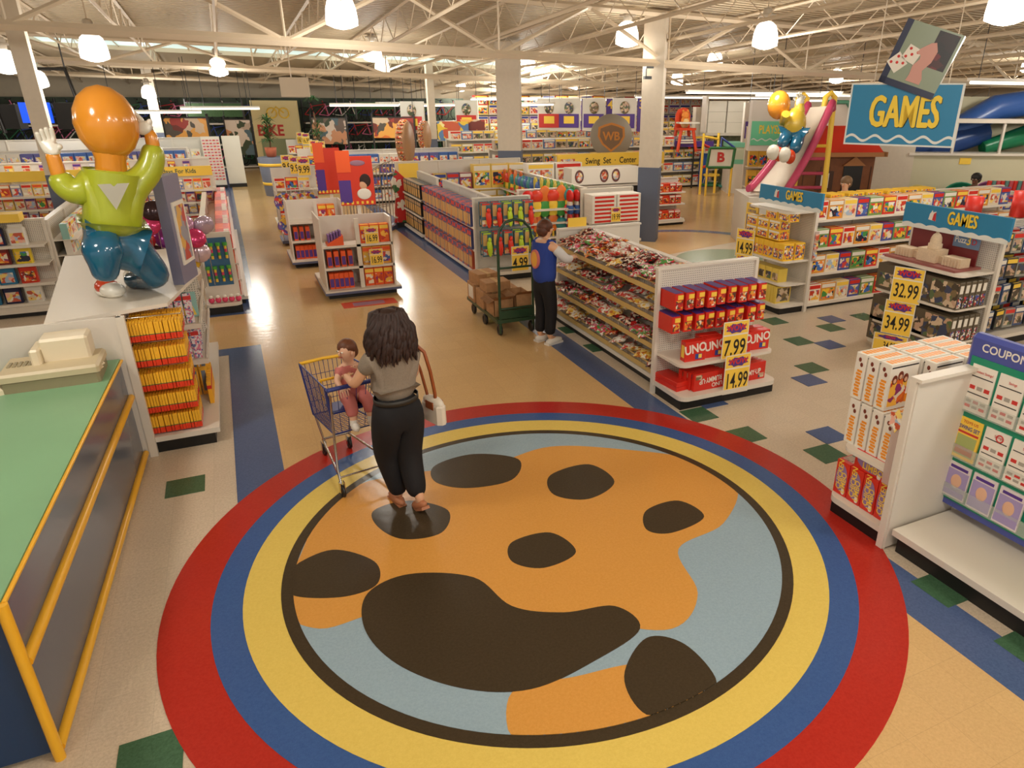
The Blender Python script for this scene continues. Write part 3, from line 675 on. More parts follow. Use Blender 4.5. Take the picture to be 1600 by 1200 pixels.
for z, nm in ((.77, 'second'), (.33, 'third'), (.05, 'bottom')):
    hh = z if z != .77 else .80
    for k in range(2):
        for j in range(3): put('puzzle_box', pb[0], fr.w(.27+.51*k, -.55+.09*j, z), -PI/2, f'{"left" if k == 0 else "middle"} wide puzzle box on the {nm} shelf, {ORD[j]} from the front', 'puzzle box', 'wide dark puzzle boxes')
    for k in range(5 if z > .1 else 0): put('puzzle_box', pu, fr.w(1.08+.0*k, 0, z)+Vector((-.56+.105*k, 0, 0)), 0, f'{ORD[k]} puzzle box spine from the aisle on the {nm} shelf side', 'puzzle box', 'puzzle boxes standing end-on')
price(fr.w(.60, -.68, .70), -1.15, '32.99', 'yellow 32.99 sign on the puzzle end cap', .38)
price(fr.w(.56, -.68, .25), -1.15, '34.99', 'yellow 34.99 sign below the 32.99 sign', .38)
price(fr.w(.52, -.70, .0), -1.15, '34.99', 'lowest yellow price sign on the puzzle end cap, mostly hidden', .44, .24)
# built 3D puzzle on the top shelf
t = thing('puzzle_model', 'cream model of a domed building on a maroon base below the GAMES header', 'model building', fr.w(.62, -.33, 1.20), -PI/2)
CRM = M('model_cream', (226, 202, 170), .7, noise=.12, ns=60); MAR = M('maroon', (120, 34, 36), .5)
MB().box(-.55, .52, -.24, .24, 0, .03).obj('base_board', M('maroon_base', (150, 84, 78), .5), t)
MB().box(-.50, .48, .16, .18, .03, .40).obj('backdrop', MAR, t)
mb = MB().box(-.15, .13, -.12, .10, .03, .19)
for x in (-.38, .34):
    mb.box(x-.13, x+.13, -.10, .08, .03, .14)
    for k in range(6): mb.tube([(x-.11+.044*k, -.11, .03), (x-.11+.044*k, -.11, .12)], .006, 5)
mb.box(-.26, .24, -.06, .06, .03, .12).obj('wings', CRM, t)
MB().lathe([(.085,.19),(.085,.25),(.07,.255),(.07,.29),(.063,.33),(.045,.365),(.018,.385),(.018,.41),(.002,.44)], 20).obj('dome', CRM, t)
s = MB().box(.14, .50, .135, .15, .24, .42).obj('sign_board', M('puzz_blue', (104, 128, 160), .4), t)
MB().ftext('Puzz', .11, .24, .133, .33, 0, .8).obj('lettering', PAPER, s); MB().ftext('3', .15, .355, .132, .33, 0, .9, .02).obj('numeral', YEL, s); MB().ftext('D', .10, .43, .132, .325, 0, 1).obj('letter_plate', M('emblem_red', None), s)
# goods hanging behind the puzzle end cap
fr = Fr((8.44, 6.15), 0)
gondola('dark hanging-toy gondola at the right photo edge behind the puzzle end cap', (8.44, 6.15), 0, 3.6, 1.62, [], deck=.5, pegs=True)
hp = [carton('hanging_toy_%d' % i, .19, .07, .27, c, PIC3, a) for i, (c, a) in enumerate(((M('card_grey', (150, 150, 140), .4), RED), (M('card_black', (36, 36, 36), .4), YEL), (M('card_blue', (60, 80, 120), .4), PAPER)))]
for z, nm in ((.22, 'bottom'), (.58, 'third'), (.94, 'second'), (1.28, 'top')):
    for j in range(2): row(fr, .08, 3.5, -.12-.22*(1-j), z, [hp[(k*2+int(z*5)+j) % 3] for k in range(9)], .03, 'toy_pack', 'toy pack', f'hanging toy pack from the left, {nm} row, {"back" if j else "front"} layer, right edge gondola', 'hanging toy packs at the right edge', rzj=.15)

# ---------------- right foreground gondola
fr = Fr((5.30, 2.98), PI)
rg = gondola('white end cap gondola with party game boxes at right foreground', (5.30, 2.98), PI, 1.25, 1.38, [(.62, .56)], deck=.6, deckz=.16, rnd=True, seg=1.3, cat='end display')
ORL = M('letter_orange', (240, 150, 30), .45); BRW = M('hair_print', (120, 50, 30), .5)
def party(key, w, d, h):
    mb = MB().bbox(-w/2, w/2, -d/2, d/2, 0, h, .003, 0)
    for sx_ in (-1, 1):                       # spine print on both narrow sides
        x = sx_*(w/2+.001)
        for k in range(9): mb.box(min(x, sx_*w/2), max(x, sx_*w/2), -d*.28+.008*(k % 2), d*.28-.008*((k+1) % 2), h*(.06+.066*k), h*(.11+.066*k), 1)
        for k in range(2): mb.ell((x, -d*.12+.02*k, h*(.76+.10*k)), (.002, .014, .018), 2, 8)
    for y in (-d/2-.001, d/2+.001):
        a, b = min(y, y*.99), max(y, y*.99)
        mb.box(-w*.42, w*.16, a, b, h*.08, h*.66, 4); mb.box(w*.02, w*.42, a, b, h*.12, h*.3, 1); mb.box(-w*.46, w*.46, a, b, h*.91, h*.94, 3)
        for q in range(3): mb.ell((-w*.30+w*.19*q, y, h*(.66+.07*(q % 2))), (w*.095, .003, h*.10), 2, 10).ell((-w*.30+w*.19*q, y*1.02, h*(.64+.07*(q % 2))), (w*.06, .003, h*.06), 5, 10)
    for k in range(7): mb.box(-w*.42+w*.12*k, -w*.42+w*.12*k+w*.09, -d*.3, d*.3, h, h+.001, 1)
    return mb.mesh(key, [PAPER, ORL, BRW, INK, PIC2, M('print_face', (226, 180, 150), .5)])
p1 = party('party_game_box', .30, .10, .37); p2 = party('party_game_box', .27, .11, .36)
for k in range(5):
    for j in range(3): put('party_game_box', p1, Vector((4.30+.32*j, 3.08+.115*k, .62)), 0, f'{ORD[k]} white party game box from the panel on the middle shelf, column {j+1}', 'party game box', 'white party game boxes on the middle shelf')
for k in range(5):
    for j in range(3):
        if (k < 2 and j == 0) or (k < 1 and j == 1): continue
        put('party_game_box', p1, Vector((4.31+.33*j, 3.10+.115*k, 1.0)), 0, f'{ORD[k]} white party game box from the panel in the top layer, column {j+1}', 'party game box', 'white party game boxes in the top layer')
put('party_game_box', p2, Vector((4.30, 3.16, 1.0)), .0, 'white party game box lying low in front of the three printed heads, top layer', 'party game box').scale = (1, .5, .12)
ch = MB().bbox(-.20, .20, -.055, .055, 0, .34, .003, 0)
chm = {}
def limbo(key, w, d, h, up):
    mb = MB().bbox(-w/2, w/2, -d/2, d/2, 0, h, .003, 0)
    X = Matrix.Translation((-w/2-.001, 0, h/2)) @ Matrix.Rotation(-PI/2, 4, 'Z') @ Matrix.Rotation(PI/2, 4, 'X')
    o_ = [(d*.42*math.cos(2*PI*k/20), h*.40*math.sin(2*PI*k/20)) for k in range(20)]
    mb.prism(o_, 0, .001, 1, X)
    if up:
        mb.text('CHICKEN', .07, X @ Matrix.Translation((-.015, .03, .003)) @ Matrix.Rotation(PI/2, 4, 'Z'), 2, .9, .02).text('LIMBO', .07, X @ Matrix.Translation((.03, -.03, .003)) @ Matrix.Rotation(PI/2, 4, 'Z'), 2, .9, .02)
    else: mb.text('CHICKEN', .075, X @ Matrix.Translation((0, .035, .003)), 2, .9, .02).text('LIMBO', .075, X @ Matrix.Translation((.02, -.03, .003)), 2, .9, .02)
    mb.box(-w*.4, w*.3, -d*.4, d*.4, h, h+.001, 3); mb.ell((-w/2-.001, -d*.25, h*.14), (.002, .02, .03), 4, 8)
    return mb.mesh(key, [RED, M('limbo_lilac', (150, 120, 170), .4), YEL, PIC3, PAPER])
lim = limbo('chicken_game_box', .42, .135, .30, True); limf = limbo('chicken_game_box', .44, .32, .16, False)
for k in range(4): put('chicken_game_box', lim, Vector((4.33, 3.09+.142*k, .16)), 0, f'{ORD[k]} red CHICKEN LIMBO box from the panel on the base deck', 'board game box', 'red chicken game boxes on the base deck')
put('chicken_game_box', limf, Vector((4.36, 3.28, .462)), .04, 'red CHICKEN LIMBO box lying on top of the upright ones', 'board game box')
t = thing('clip_strip', 'clear strip with small charms on the right foreground post', 'clip strip', (4.06, 3.06, .52)); MB().box(-.012, 0, -.03, .03, 0, .50).obj('strip', M('clear_strip', None), t)
MB().prism([(.06*math.cos(a*PI/6)*(1.2 if a % 2 else .8), .08*math.sin(a*PI/6)*(1.2 if a % 2 else .8)) for a in range(12)], 0, .004, 0, Matrix.Translation((-.014, 0, .52)) @ Matrix.Rotation(-PI/2,4,'Z') @ Matrix.Rotation(PI/2,4,'X')).obj('star_card', PIC4, t)
# empty shelf and coupon board along the right edge
fr = Fr((4.76, 2.92), -PI/2)
gondola('empty white base shelf along the right photo edge under the coupon board', (4.76, 2.92), -PI/2, 3.2, 1.38, [], deck=.70, deckz=.20, seg=1.05)
cb = thing('coupon_board', 'blue framed COUPON SAVINGS board with green panel and leaflets at the right edge', 'display board', fr.w(-.12, -.05, .28), -PI/2)
PERI = M('board_periwinkle', (72, 82, 156), .4); GRN = M('board_green', (24, 138, 104), .4)
MB().bbox(0, 1.5, -.10, 0, 0, 1.36, .03).obj('frame', PERI, cb)
MB().box(.05, 1.45, -.106, -.10, .05, 1.20).obj('green_panel', GRN, cb)
MB().ftext('COUPON SAVINGS', .082, .44, -.103, 1.275, 0, .95, .02).obj('lettering', PAPER, cb)
RT = M('print_red', (206, 52, 46), .5); LG = M('print_lines', (170, 162, 150), .6); SKN = M('print_face', (226, 180, 150), .5)
for r_, z in enumerate((.80, .42, .09)):
    MB().box(.06, 1.44, -.135, -.128, z-.01, z+.10).obj('clear_rack', M('clear_rack', (220, 225, 215), .1, alpha=.3), cb)
leaf = 0
for r_, z in enumerate((.80, .42, .09)):
    for k in range(3):
        w_, h_ = .185, (.35, .32, .28)[r_]
        if (r_, k) == (1, 0):
            mt = [YEL, BLUE, RT, M('pic_meadow', (170, 180, 110), .5), M('pic_wood', (190, 100, 44), .5)]
        elif r_ == 2: mt = [M('leaf_pale', (226, 214, 214), .5), PURPLE, RT, SKN, M('pic_lilac', (166, 150, 196), .5)]
        else: mt = [PAPER, INK, RT, LG, M('leaf_lime', (196, 206, 110), .5)]
        mb = MB().box(-w_/2, w_/2, -.015, 0, 0, h_, 0)
        if (r_, k) == (1, 0):
            mb.ftext('TOYS US', .03, 0, -.017, h_*.9, 2, 1).ftext('SWING SET', .042, 0, -.017, h_*.76, 1, .75, .02).box(-.08, .08, -.0165, -.015, h_*.62, h_*.67, 2).box(-.075, .075, -.0165, -.015, h_*.08, h_*.58, 3).box(-.07, .07, -.0175, -.015, h_*.12, h_*.3, 4)
        elif r_ == 2:
            mb.box(-.085, .085, -.0165, -.015, h_*.05, h_*.8, 4).ell((0, -.016, h_*.5), (.045, .003, .055), 3, 12).box(-.07, .07, -.0175, -.015, h_*.84, h_*.92, 1)
        else:
            mb.ftext('Instant Savings!' if k == 0 and r_ == 0 else 'Savings', .026, .01, -.017, h_*.86, 2, .8).box(-.08, .08, -.0165, -.015, h_*.74, h_*.76, 1).box(-.08, .08, -.0165, -.015, h_*.38, h_*.40, 1)
            for q in range(3):
                for s_ in range(3): mb.box(-.075+.055*q, -.035+.055*q, -.0165, -.015, h_*(.08+.11*s_+(.18 if s_ == 2 else 0)), h_*(.14+.11*s_+(.2 if s_ == 2 else 0)), 3 if (q+s_) % 2 else 2)
            if r_ == 1: mb.torus((.02, -.016, h_*.84), .025, .005, 'y', 14, 4, 2)
        o = mb.obj('leaflet', mt); o.location = fr.w(-.12+.17+.21*k, -.165-.004*k, .28+z); o.rotation_euler = (-.06, 0, -PI/2)
        tag(o, f'{("Instant Savings coupon sheet","yellow SWING SET catalogue","lilac leaflet with a child in a cap")[r_] if k == 0 else ORD[k]+" leaflet from the left"}, {("top","middle","bottom")[r_]} row of coupon board', 'leaflet', 'leaflets on the coupon board')
# ================================================================== service counter, left foreground
ctr = thing('service_counter', 'long service counter with green top, grey panels and yellow rails at left', 'counter', (0, 0, 0))
CT = M('laminate_green', (134, 182, 140), .3, noise=.10, ns=1.2); CG = M('laminate_slate', (98, 104, 116), .22); CN = M('laminate_navy', (14, 52, 92), .3); CY_ = M('rail_yellow', (238, 178, 40), .3)
A = Vector((-1.275, 3.46)); Bp = Vector((-1.125, 6.93))
MB().prism([(-4.5,3.46),(A.x-.0,A.y),(Bp.x,Bp.y),(-4.5,6.93)], .965, 1.0).obj('countertop', CT, ctr)
MB().prism([(-4.5,3.49),(A.x-.03,A.y+.03),(Bp.x-.03,Bp.y),(-4.5,6.92)], .03, .965).obj('navy_body', CN, ctr)
def onface(t, z, off=0.0):
    p = A+(Bp-A)*t; return (p.x+off, p.y, z)
MB().add([onface(0,.06,-.005), onface(1,.06,-.005), onface(1,.95,-.005), onface(0,.95,-.005)], [(0,1,2,3)]).obj('slate_panel', CG, ctr)
for z, r in ((.985, .012), (.63, .030), (.06, .028)):
    MB().tube([onface(.004, z, .012), onface(.5, z, .012), onface(.998, z, .012)], r, 10).obj('rail', CY_, ctr)
MB().tube([onface(0, .0, .008), onface(0, .5, .008), onface(0, .99, .008)], .026, 10).obj('corner_rail', CY_, ctr)
MB().box(-4.5, -1.90, 6.22, 6.80, 1.0, 1.02).obj('raised_ledge', CN, ctr)
reg = thing('receipt_printer', 'beige printer with keypad and coiled cable on the green counter', 'printer', (-1.50, 6.72, 1.0), 0)
BEI = M('plastic_beige', (206, 190, 156), .45); BEI2 = M('plastic_beige_dark', (150, 138, 108), .5); CREAM = M('plastic_cream', (232, 218, 190), .4)
MB().bbox(-.36, .30, -.34, .10, 0, .10, .02).obj('base_unit', BEI2, reg); MB().bbox(-.37, .31, -.35, .11, .09, .155, .02).obj('upper_case', BEI, reg)
MB().bbox(-.10, .24, -.12, .12, .155, .34, .02).obj('printer_head', CREAM, reg); MB().bbox(-.16, -.09, -.18, .10, .155, .28, .015).obj('paper_guide', CREAM, reg)
kb = MB()
for a in range(5):
    for b in range(3): kb.bbox(-.33+.035*a, -.305+.035*a, -.16+.04*b, -.13+.04*b, .155, .165, .003)
kb.obj('keypad', BEI2, reg)
MB().tube([(.22+.06*math.cos(k*.9)+.002*k, -.18+.05*math.sin(k*.9), .02+.004*k) for k in range(26)], .008, 6).obj('cable', CREAM, reg)
ph = thing('handset', 'small cream plastic handset lying at the left end of the printer', 'handset', (-1.86, 6.42, 1.0), .5); MB().bbox(-.06, .06, -.04, .04, 0, .05, .015).obj('body', CREAM, ph)

# ---------------- left end display below the statue
lg = thing('gondola_shelf', 'white end gondola with pencil packs and notebooks carrying the painted statue', 'shelving unit', (0, 0, 0))
MB().box(-3.6, -1.05, 6.95, 6.99, 0.02, 1.37).obj('back_panel', WHITE2, lg)
MB().prism([(-1.6,6.97),(-.70,6.97+.3),(-.44,8.60),(-.75,10.0),(-1.9,10.0)], 1.34, 1.375).obj('top_shelf', WHITE, lg)
MB().box(-1.085, -1.02, 6.94, 7.0, 0, 1.37).obj('upright', WHITE, lg)
MB().box(-1.05, -.52, 7.02, 9.75, 0, .12).obj('kick_base', BLACK, lg); MB().box(-1.08, -.47, 6.99, 9.78, .12, .17).obj('base_deck', WHITE, lg)
MB().box(-1.10, -1.06, 7.0, 9.8, .1, 1.34).obj('peg_panel', PEGB, lg)
for y, z0, z1 in ((8.62, 1.0, 1.34), (8.62, .62, .96), (9.3, .72, 1.34)): MB().prism([(-1.06, z0), (-.56, z0), (-.49, z0+.1), (-.56, z1), (-1.06, z1)], -.008, .008, 0, Matrix.Translation((0, y, 0)) @ Matrix.Rotation(PI/2, 4, 'X')).obj('bracket', PEGB, lg)
for z in (.62, 1.0): MB().box(-1.06, -.50, 7.72, 9.75, z-.02, z).box(-.51, -.49, 7.72, 9.75, z-.03, z+.02).box(-1.06, -.49, 7.71, 7.73, z-.03, z+.02).obj('shelf', WHITE, lg)
tag(lg, lg['label'], 'shelving unit')
ppk = MB().box(-.010, .010, -.06, .06, .06, .17, 0).box(-.0105, .0105, -.061, .061, 0, .055, 1).box(-.0106, .0106, -.0615, .0615, .055, .062, 2).mesh('pencil_pack', [M('pencil_yellow', (250, 186, 44), .4), M('pencil_red', (232, 62, 30), .3), M('pencil_green', (70, 110, 60), .4)])
cnt = 0
for r_, z in enumerate((1.10, .86, .62, .40, .19)):
    MB().tube([(-1.06, 7.14, z+.20), (-.60-.03*r_, 7.14, z+.20), (-.585-.03*r_, 7.14, z+.225)], .005, 5).obj('peg_hook', CHROME, lg)
    for c in range(3):
        for k in range(18):
            o = put('pencil_pack', ppk, Vector((-1.03+.024*k, 7.10+.16*c, z)), random.uniform(-.05, .05), f'yellow and red pencil pack hanging in the {ORD[r_]} row from the top', 'pencil pack', f'pencil packs, {ORD[r_]} row below the statue')
            cnt += 1
nb = MB().box(-.11, .11, -.006, .006, 0, .28, 0).box(-.1, .1, -.0065, .0065, .2, .26, 1).mesh('notebook', [printed('print_note', [(236,226,226),(220,120,150),(90,110,160),(236,226,226)], 60), RED])
pcard = MB().box(-.07, .07, -.006, .006, 0, .26, 0).prism([(-.05,.02),(.05,.02),(.0,.2)], -.007, .007, 1, Matrix.Rotation(PI/2,4,'X')).mesh('stationery_card', [M('card_aqua', (150, 196, 186), .4), YEL])
nst = MB().box(-.035, .035, -.02, .02, 0, .30, 0).box(-.036, .036, -.021, .021, .235, .275, 1).mesh('notebook', [printed('print_note', None), RED])
ynst = MB().box(-.035, .035, -.02, .02, 0, .30, 0).box(-.02, .02, -.0215, -.02, .04, .26, 1).mesh('notebook', [M('pencil_yellow', None), M('strip_grey', (120, 130, 140), .4)])
for r_, (z, nm, rows, y0) in enumerate(((.17, 'bottom', 2, 7.95), (.62, 'middle', 3, 7.85), (1.0, 'top', 2, 7.85))):
    for q in range(rows):
        for k in range(5):
            me_ = ynst if r_ == 0 else (pcard if (r_ == 2 and q == 1) else nst)
            o = put('notebook' if me_ is not pcard else 'stationery_card', me_, Vector((-.92+.085*k, y0+.22*q, z)), 0, f'{ORD[k]} {"yellow striped" if r_ == 0 else ("aqua" if me_ is pcard else "spotted")} pad from the left, {nm} shelf below the statue, {ORD[q]} row', 'notebook' if me_ is not pcard else 'stationery', f'stationery standing on the {nm} shelf below the statue'); o.rotation_euler = (-.16, 0, 0)
pen = MB().box(-.02, .02, -.015, .015, 0, .24, 0).box(-.021, .021, -.016, .016, .16, .20, 1).mesh('marker_pack', [M('pencil_yellow', None), RED])
for k in range(12): put('marker_pack', pen, Vector((-.53, 7.66+.055*k, .17)), 0, f'{ORD[k]} marker pack from the near end leaning on the base deck', 'marker pack', 'marker packs at the shelf foot')

# ---------------- plain painted display figure on the shelf (no character)
sp0 = Vector((-1.10, 7.62)); _v = Vector((sp0.x, sp0.y)).normalized()
def sp(px, py, off=0.0):
    d = ray(px, py); t = (sp0.dot(_v)+off)/(d.x*_v.x+d.y*_v.y); return (d.x*t, d.y*t, CAM_H+d.z*t)
st = thing('display_figure', 'plain glossy kneeling display figure in lime sweater and blue trousers on the white shelf', 'statue', (0, 0, 0))
SO = M('paint_ochre', (226, 146, 44), .18, coat=.5); SG = M('paint_lime', (170, 178, 44), .3, coat=.3); SB = M('paint_blue', (22, 92, 124), .15, coat=.6); SW = M('paint_white', (226, 220, 206), .25); SR = M('paint_red', (206, 66, 30), .25)
def J(px, py, r, off=0, r2=None):
    p = sp(px, py, off); return (p[0], p[1], p[2], r, r2 or r)
hd = MB(); p = sp(166, 192); hd.ell(p, (.25, .25, .31), 0, 24); hd.tube([sp(170, 222), sp(173, 250), sp(176, 290)], [.16, .12, .13], 14); hd.obj('head', SO, st)
skin('sweater', {'w': J(178, 372, .25), 'b': J(176, 345, .27), 'c': J(176, 312, .25), 's': J(176, 286, .21), 'nk': J(177, 270, .12),
                 'ls': J(140, 292, .17), 'la': J(112, 300, .14), 'le': J(96, 285, .12), 'lw': J(90, 268, .085),
                 'rs': J(208, 285, .17), 'ra': J(232, 272, .13), 're': J(240, 245, .115), 'rw': J(238, 222, .085)},
     [('w','b'),('b','c'),('c','s'),('s','nk'),('s','ls'),('ls','la'),('la','le'),('le','lw'),('s','rs'),('rs','ra'),('ra','re'),('re','rw')], SG, st, 2, 'c')
skin('forearm', {'a': J(95, 284, .065), 'm': J(88, 262, .062), 'b': J(80, 234, .06)}, [('a','m'),('m','b')], SO, st, 2)
skin('forearm', {'a': J(241, 238, .065), 'm': J(238, 220, .06), 'b': J(232, 200, .055)}, [('a','m'),('m','b')], SO, st, 2)
def mitt(name, px, py, d, up):
    P = {'w': J(px, py, .062)}; E = []
    pm = J(px+d[0]*14, py+d[1]*14, .065, 0, .045); P['p'] = pm; E.append(('w','p'))
    for i in range(4):
        a = J(px+d[0]*26+(i-1.5)*7*up[0], py+d[1]*26+(i-1.5)*7*up[1], .022); b = J(px+d[0]*(44+3*(i in (1,2)))+(i-1.5)*8*up[0], py+d[1]*(44+3*(i in (1,2)))+(i-1.5)*8*up[1], .018, -.03)
        P['f%d' % i] = a; P['g%d' % i] = b; E += [('p','f%d' % i),('f%d' % i,'g%d' % i)]
    P['t'] = J(px+d[0]*10+up[0]*20, py+d[1]*10+up[1]*20, .022, -.05); E.append(('p','t'))
    skin(name, P, E, SW, st, 2)
mitt('glove', 82, 244, (-.32, -.95), (.95, -.3)); mitt('glove', 234, 208, (-.75, -.55), (.5, -.8))
skin('trousers', {'p': J(182, 378, .22), 'h': J(160, 378, .19), 'k': J(160, 388, .20, -.30), 's': J(164, 418, .12, -.26), 'a': J(165, 440, .115, -.24),
                  'h2': J(205, 385, .18), 'k2': J(248, 434, .135, .02), 's2': J(225, 436, .10, .28), 'a2': J(200, 438, .09, .46)},
     [('p','h'),('h','k'),('k','s'),('s','a'),('p','h2'),('h2','k2'),('k2','s2'),('s2','a2')], SB, st, 2, 'p')
MB().add([sp(152, 288, -.225), sp(202, 286, -.225), sp(182, 328, -.262)], [(0,1,2),(2,1,0)]).obj('collar_inset', SW, st)
f0 = fl(166, 462, 1.375); sh = MB(); sh.ell((0,0,.07), (.10,.17,.085), 0).ell((0,-.12,.06), (.105,.13,.075), 1).ell((0,-.03,.03),(.11,.22,.035),1)
o = sh.obj('sneaker', [SR, SW], st); o.location = (f0.x+.02, f0.y+.05, 1.375); o.rotation_euler = (0,0,.45)
sh = MB(); sh.ell((0,0,.07), (.09,.15,.075), 0); o = sh.obj('sneaker', [SW], st); o.location = (-1.04, 8.28, 1.375)

# tall framed notice board behind the figure
LAV = M('board_lavender', (128, 126, 150), .4)
bo = thing('notice_board', 'tall lavender board with a white framed poster right of the painted figure', 'board', (-.62, 7.98, 1.375), 1.30)
MB().box(-.02, .42, -.05, .05, 0, 1.05).obj('panel', LAV, bo); MB().box(.06, .38, -.065, -.05, .18, .80).obj('white_frame', PAPER, bo)
MB().box(.10, .34, -.068, -.064, .22, .76).obj('poster', printed('print_poster', [(140,140,150),(230,180,90),(200,80,70),(160,160,170)], 9, stretch=(1,1,.6)), bo)
# ================================================================== shopping cart
def bars(mb, a, b, c, d, n1, n2, r=.0028):
    """a grid of wires on the quad a-b-c-d (a->b top edge, d->c bottom edge)"""
    a, b, c, d = map(Vector, (a, b, c, d))
    for k in range(n1+1):
        t = k/n1; mb.tube([a.lerp(b, t), d.lerp(c, t)], r, 4)
    for k in range(n2+1):
        t = k/n2; mb.tube([a.lerp(d, t), b.lerp(c, t)], r, 4)
CB = M('cart_blue', (44, 58, 130), .35); CYL = M('cart_yellow', (240, 186, 40), .35)
cart = thing('shopping_cart', 'blue wire shopping cart with yellow rim carrying a toddler', 'shopping cart', (.60, 5.93, 0), math.radians(11))
# rear is local -Y, front local +Y
tl = [(-.25,-.40,.99), (.25,-.40,.99), (.21,.46,.93), (-.21,.46,.93)]; bl = [(-.20,-.28,.52), (.20,-.28,.52), (.17,.40,.40+.04), (-.17,.40,.40+.04)]
mb = MB()
bars(mb, tl[3], tl[0], bl[0], bl[3], 16, 4); bars(mb, tl[2], tl[1], bl[1], bl[2], 16, 4); bars(mb, tl[3], tl[2], bl[2], bl[3], 10, 4); bars(mb, bl[3], bl[2], bl[1], bl[0], 10, 14); bars(mb, (-.25,-.40,.99), (.25,-.40,.99), (.20,-.28,.52), (-.20,-.28,.52), 6, 2)
mb.tube([tl[0], tl[3], tl[2], tl[1]], .008, 6).tube([bl[0], bl[3], bl[2], bl[1], bl[0]], .007, 6)
for i in (0, 3): mb.tube([tl[i], bl[i]], .009, 6).tube([tl[i-3 if i else 1], bl[1 if i == 0 else 2]], .009, 6) if 0 else mb.tube([tl[i], bl[i]], .009, 6)
mb.tube([tl[1], bl[1]], .009, 6).tube([tl[2], bl[2]], .009, 6)
mb.obj('wire_basket', CB, cart)
MB().tube([tl[3], (0,.47,.935), tl[2]], .016, 8).obj('front_bumper', CYL, cart); MB().tube([(-.26,-.47,1.0), (.26,-.47,1.0)], .017, 8).obj('handle', CB, cart)
for x in (-.26, .26): MB().tube([(x,-.47,1.0), (x*.97,-.40,.98)], .009, 6).obj('handle_bracket', CB, cart)
MB().tube([(-.21,-.12,.96), (-.2,-.12,.78)], .012, 6).tube([(-.21,-.12,.96), (.21,-.12,.96)], .012, 6).obj('seat_flap', CYL, cart)
MB().box(-.2, .2, -.36, -.14, .735, .75).obj('child_seat', CB, cart)
fm = MB()
for x in (-1, 1):
    fm.tube([(x*.22,-.38,.92), (x*.21,-.30,.5), (x*.235,-.36,.24), (x*.24,-.42,.12)], .011, 6)
    fm.tube([(x*.235,-.40,.17), (x*.12,.40,.17)], .011, 6); fm.tube([(x*.12,.36,.17), (x*.165,.36,.44)], .011, 6)
fm.tube([(-.12,.40,.17), (.12,.40,.17)], .011, 6).tube([(-.235,-.40,.17), (.235,-.40,.17)], .008, 6)
fm.obj('chrome_frame', CHROME, cart)
for x, y in ((-.24,-.44), (.24,-.44), (-.12,.40), (.12,.40)):
    w_ = MB().torus((x, y, .06), .045, .015, 'x', 16, 6).obj('wheel', DARK, cart); MB().box(x-.022, x-.016, y-.02, y+.02, .05, .15).box(x+.016, x+.022, y-.02, y+.02, .05, .15).obj('fork', CHROME, w_)

# ================================================================== people
SKIN = M('skin', (222, 170, 134), .5); SKIN2 = M('skin_light', (232, 184, 154), .5)
def fingers(P, E, wrist, w, d, side, palm=.085, L=.075, r=.0085, curl=(0, 0, -.02)):
    """palm and five fingers growing from joint w; d = pointing direction, side = towards the thumb"""
    w0 = Vector(P[w][:3]); d = Vector(d).normalized(); side = Vector(side).normalized(); cu = Vector(curl)
    pm = w0+d*palm*.55; P[w+'p'] = (*pm, .028, .018); E.append((w, w+'p'))
    for i, ln in enumerate((.86, 1, .93, .75)):
        off = side*(.030-.020*i); a = w0+d*palm+off; b = a+d*L*.5*ln+cu*.6; c = b+d*L*.5*ln+cu*1.4
        for nm, q, rr in (('a', a, r*1.15), ('b', b, r), ('c', c, r*.85)): P[f'{w}{i}{nm}'] = (*q, rr)
        E += [(w+'p', f'{w}{i}a'), (f'{w}{i}a', f'{w}{i}b'), (f'{w}{i}b', f'{w}{i}c')]
    a = w0+d*palm*.45+side*.038; b = a+d*.03+side*.018+cu*.5
    P[w+'ta'] = (*a, r*1.3); P[w+'tb'] = (*b, r); E += [(w+'p', w+'ta'), (w+'ta', w+'tb')]
def face(mb_list, c, r, fwd, parent, skinmat):
    """nose, eyes, mouth, ears placed on a head centred at c (head radius r) looking along fwd"""
    f = Vector(fwd).normalized(); s = f.cross(Vector((0,0,1))).normalized(); c = Vector(c)
    MB().ell(c+f*r*.98-Vector((0,0,r*.12)), (r*.14, r*.16, r*.2), 0, 8).obj('nose', skinmat, parent)
    for k in (-1, 1):
        e = MB().ell(c+f*r*.86+s*k*r*.36+Vector((0,0,r*.12)), (r*.13, r*.13, r*.09), 0, 8).obj('eye', PAPER, parent)
        MB().ell(c+f*r*.97+s*k*r*.37+Vector((0,0,r*.12)), (r*.06, r*.06, r*.06), 0, 8).obj('iris', INK, e)
        MB().ell(c+s*k*r*.92-Vector((0,0,r*.05)), (r*.14, r*.2, r*.26), 0, 8).obj('ear', skinmat, parent)
    MB().ell(c+f*r*.88-Vector((0,0,r*.48)), (r*.26, r*.18, r*.06), 0, 8).obj('mouth', M('lips', (176, 88, 80), .5), parent)
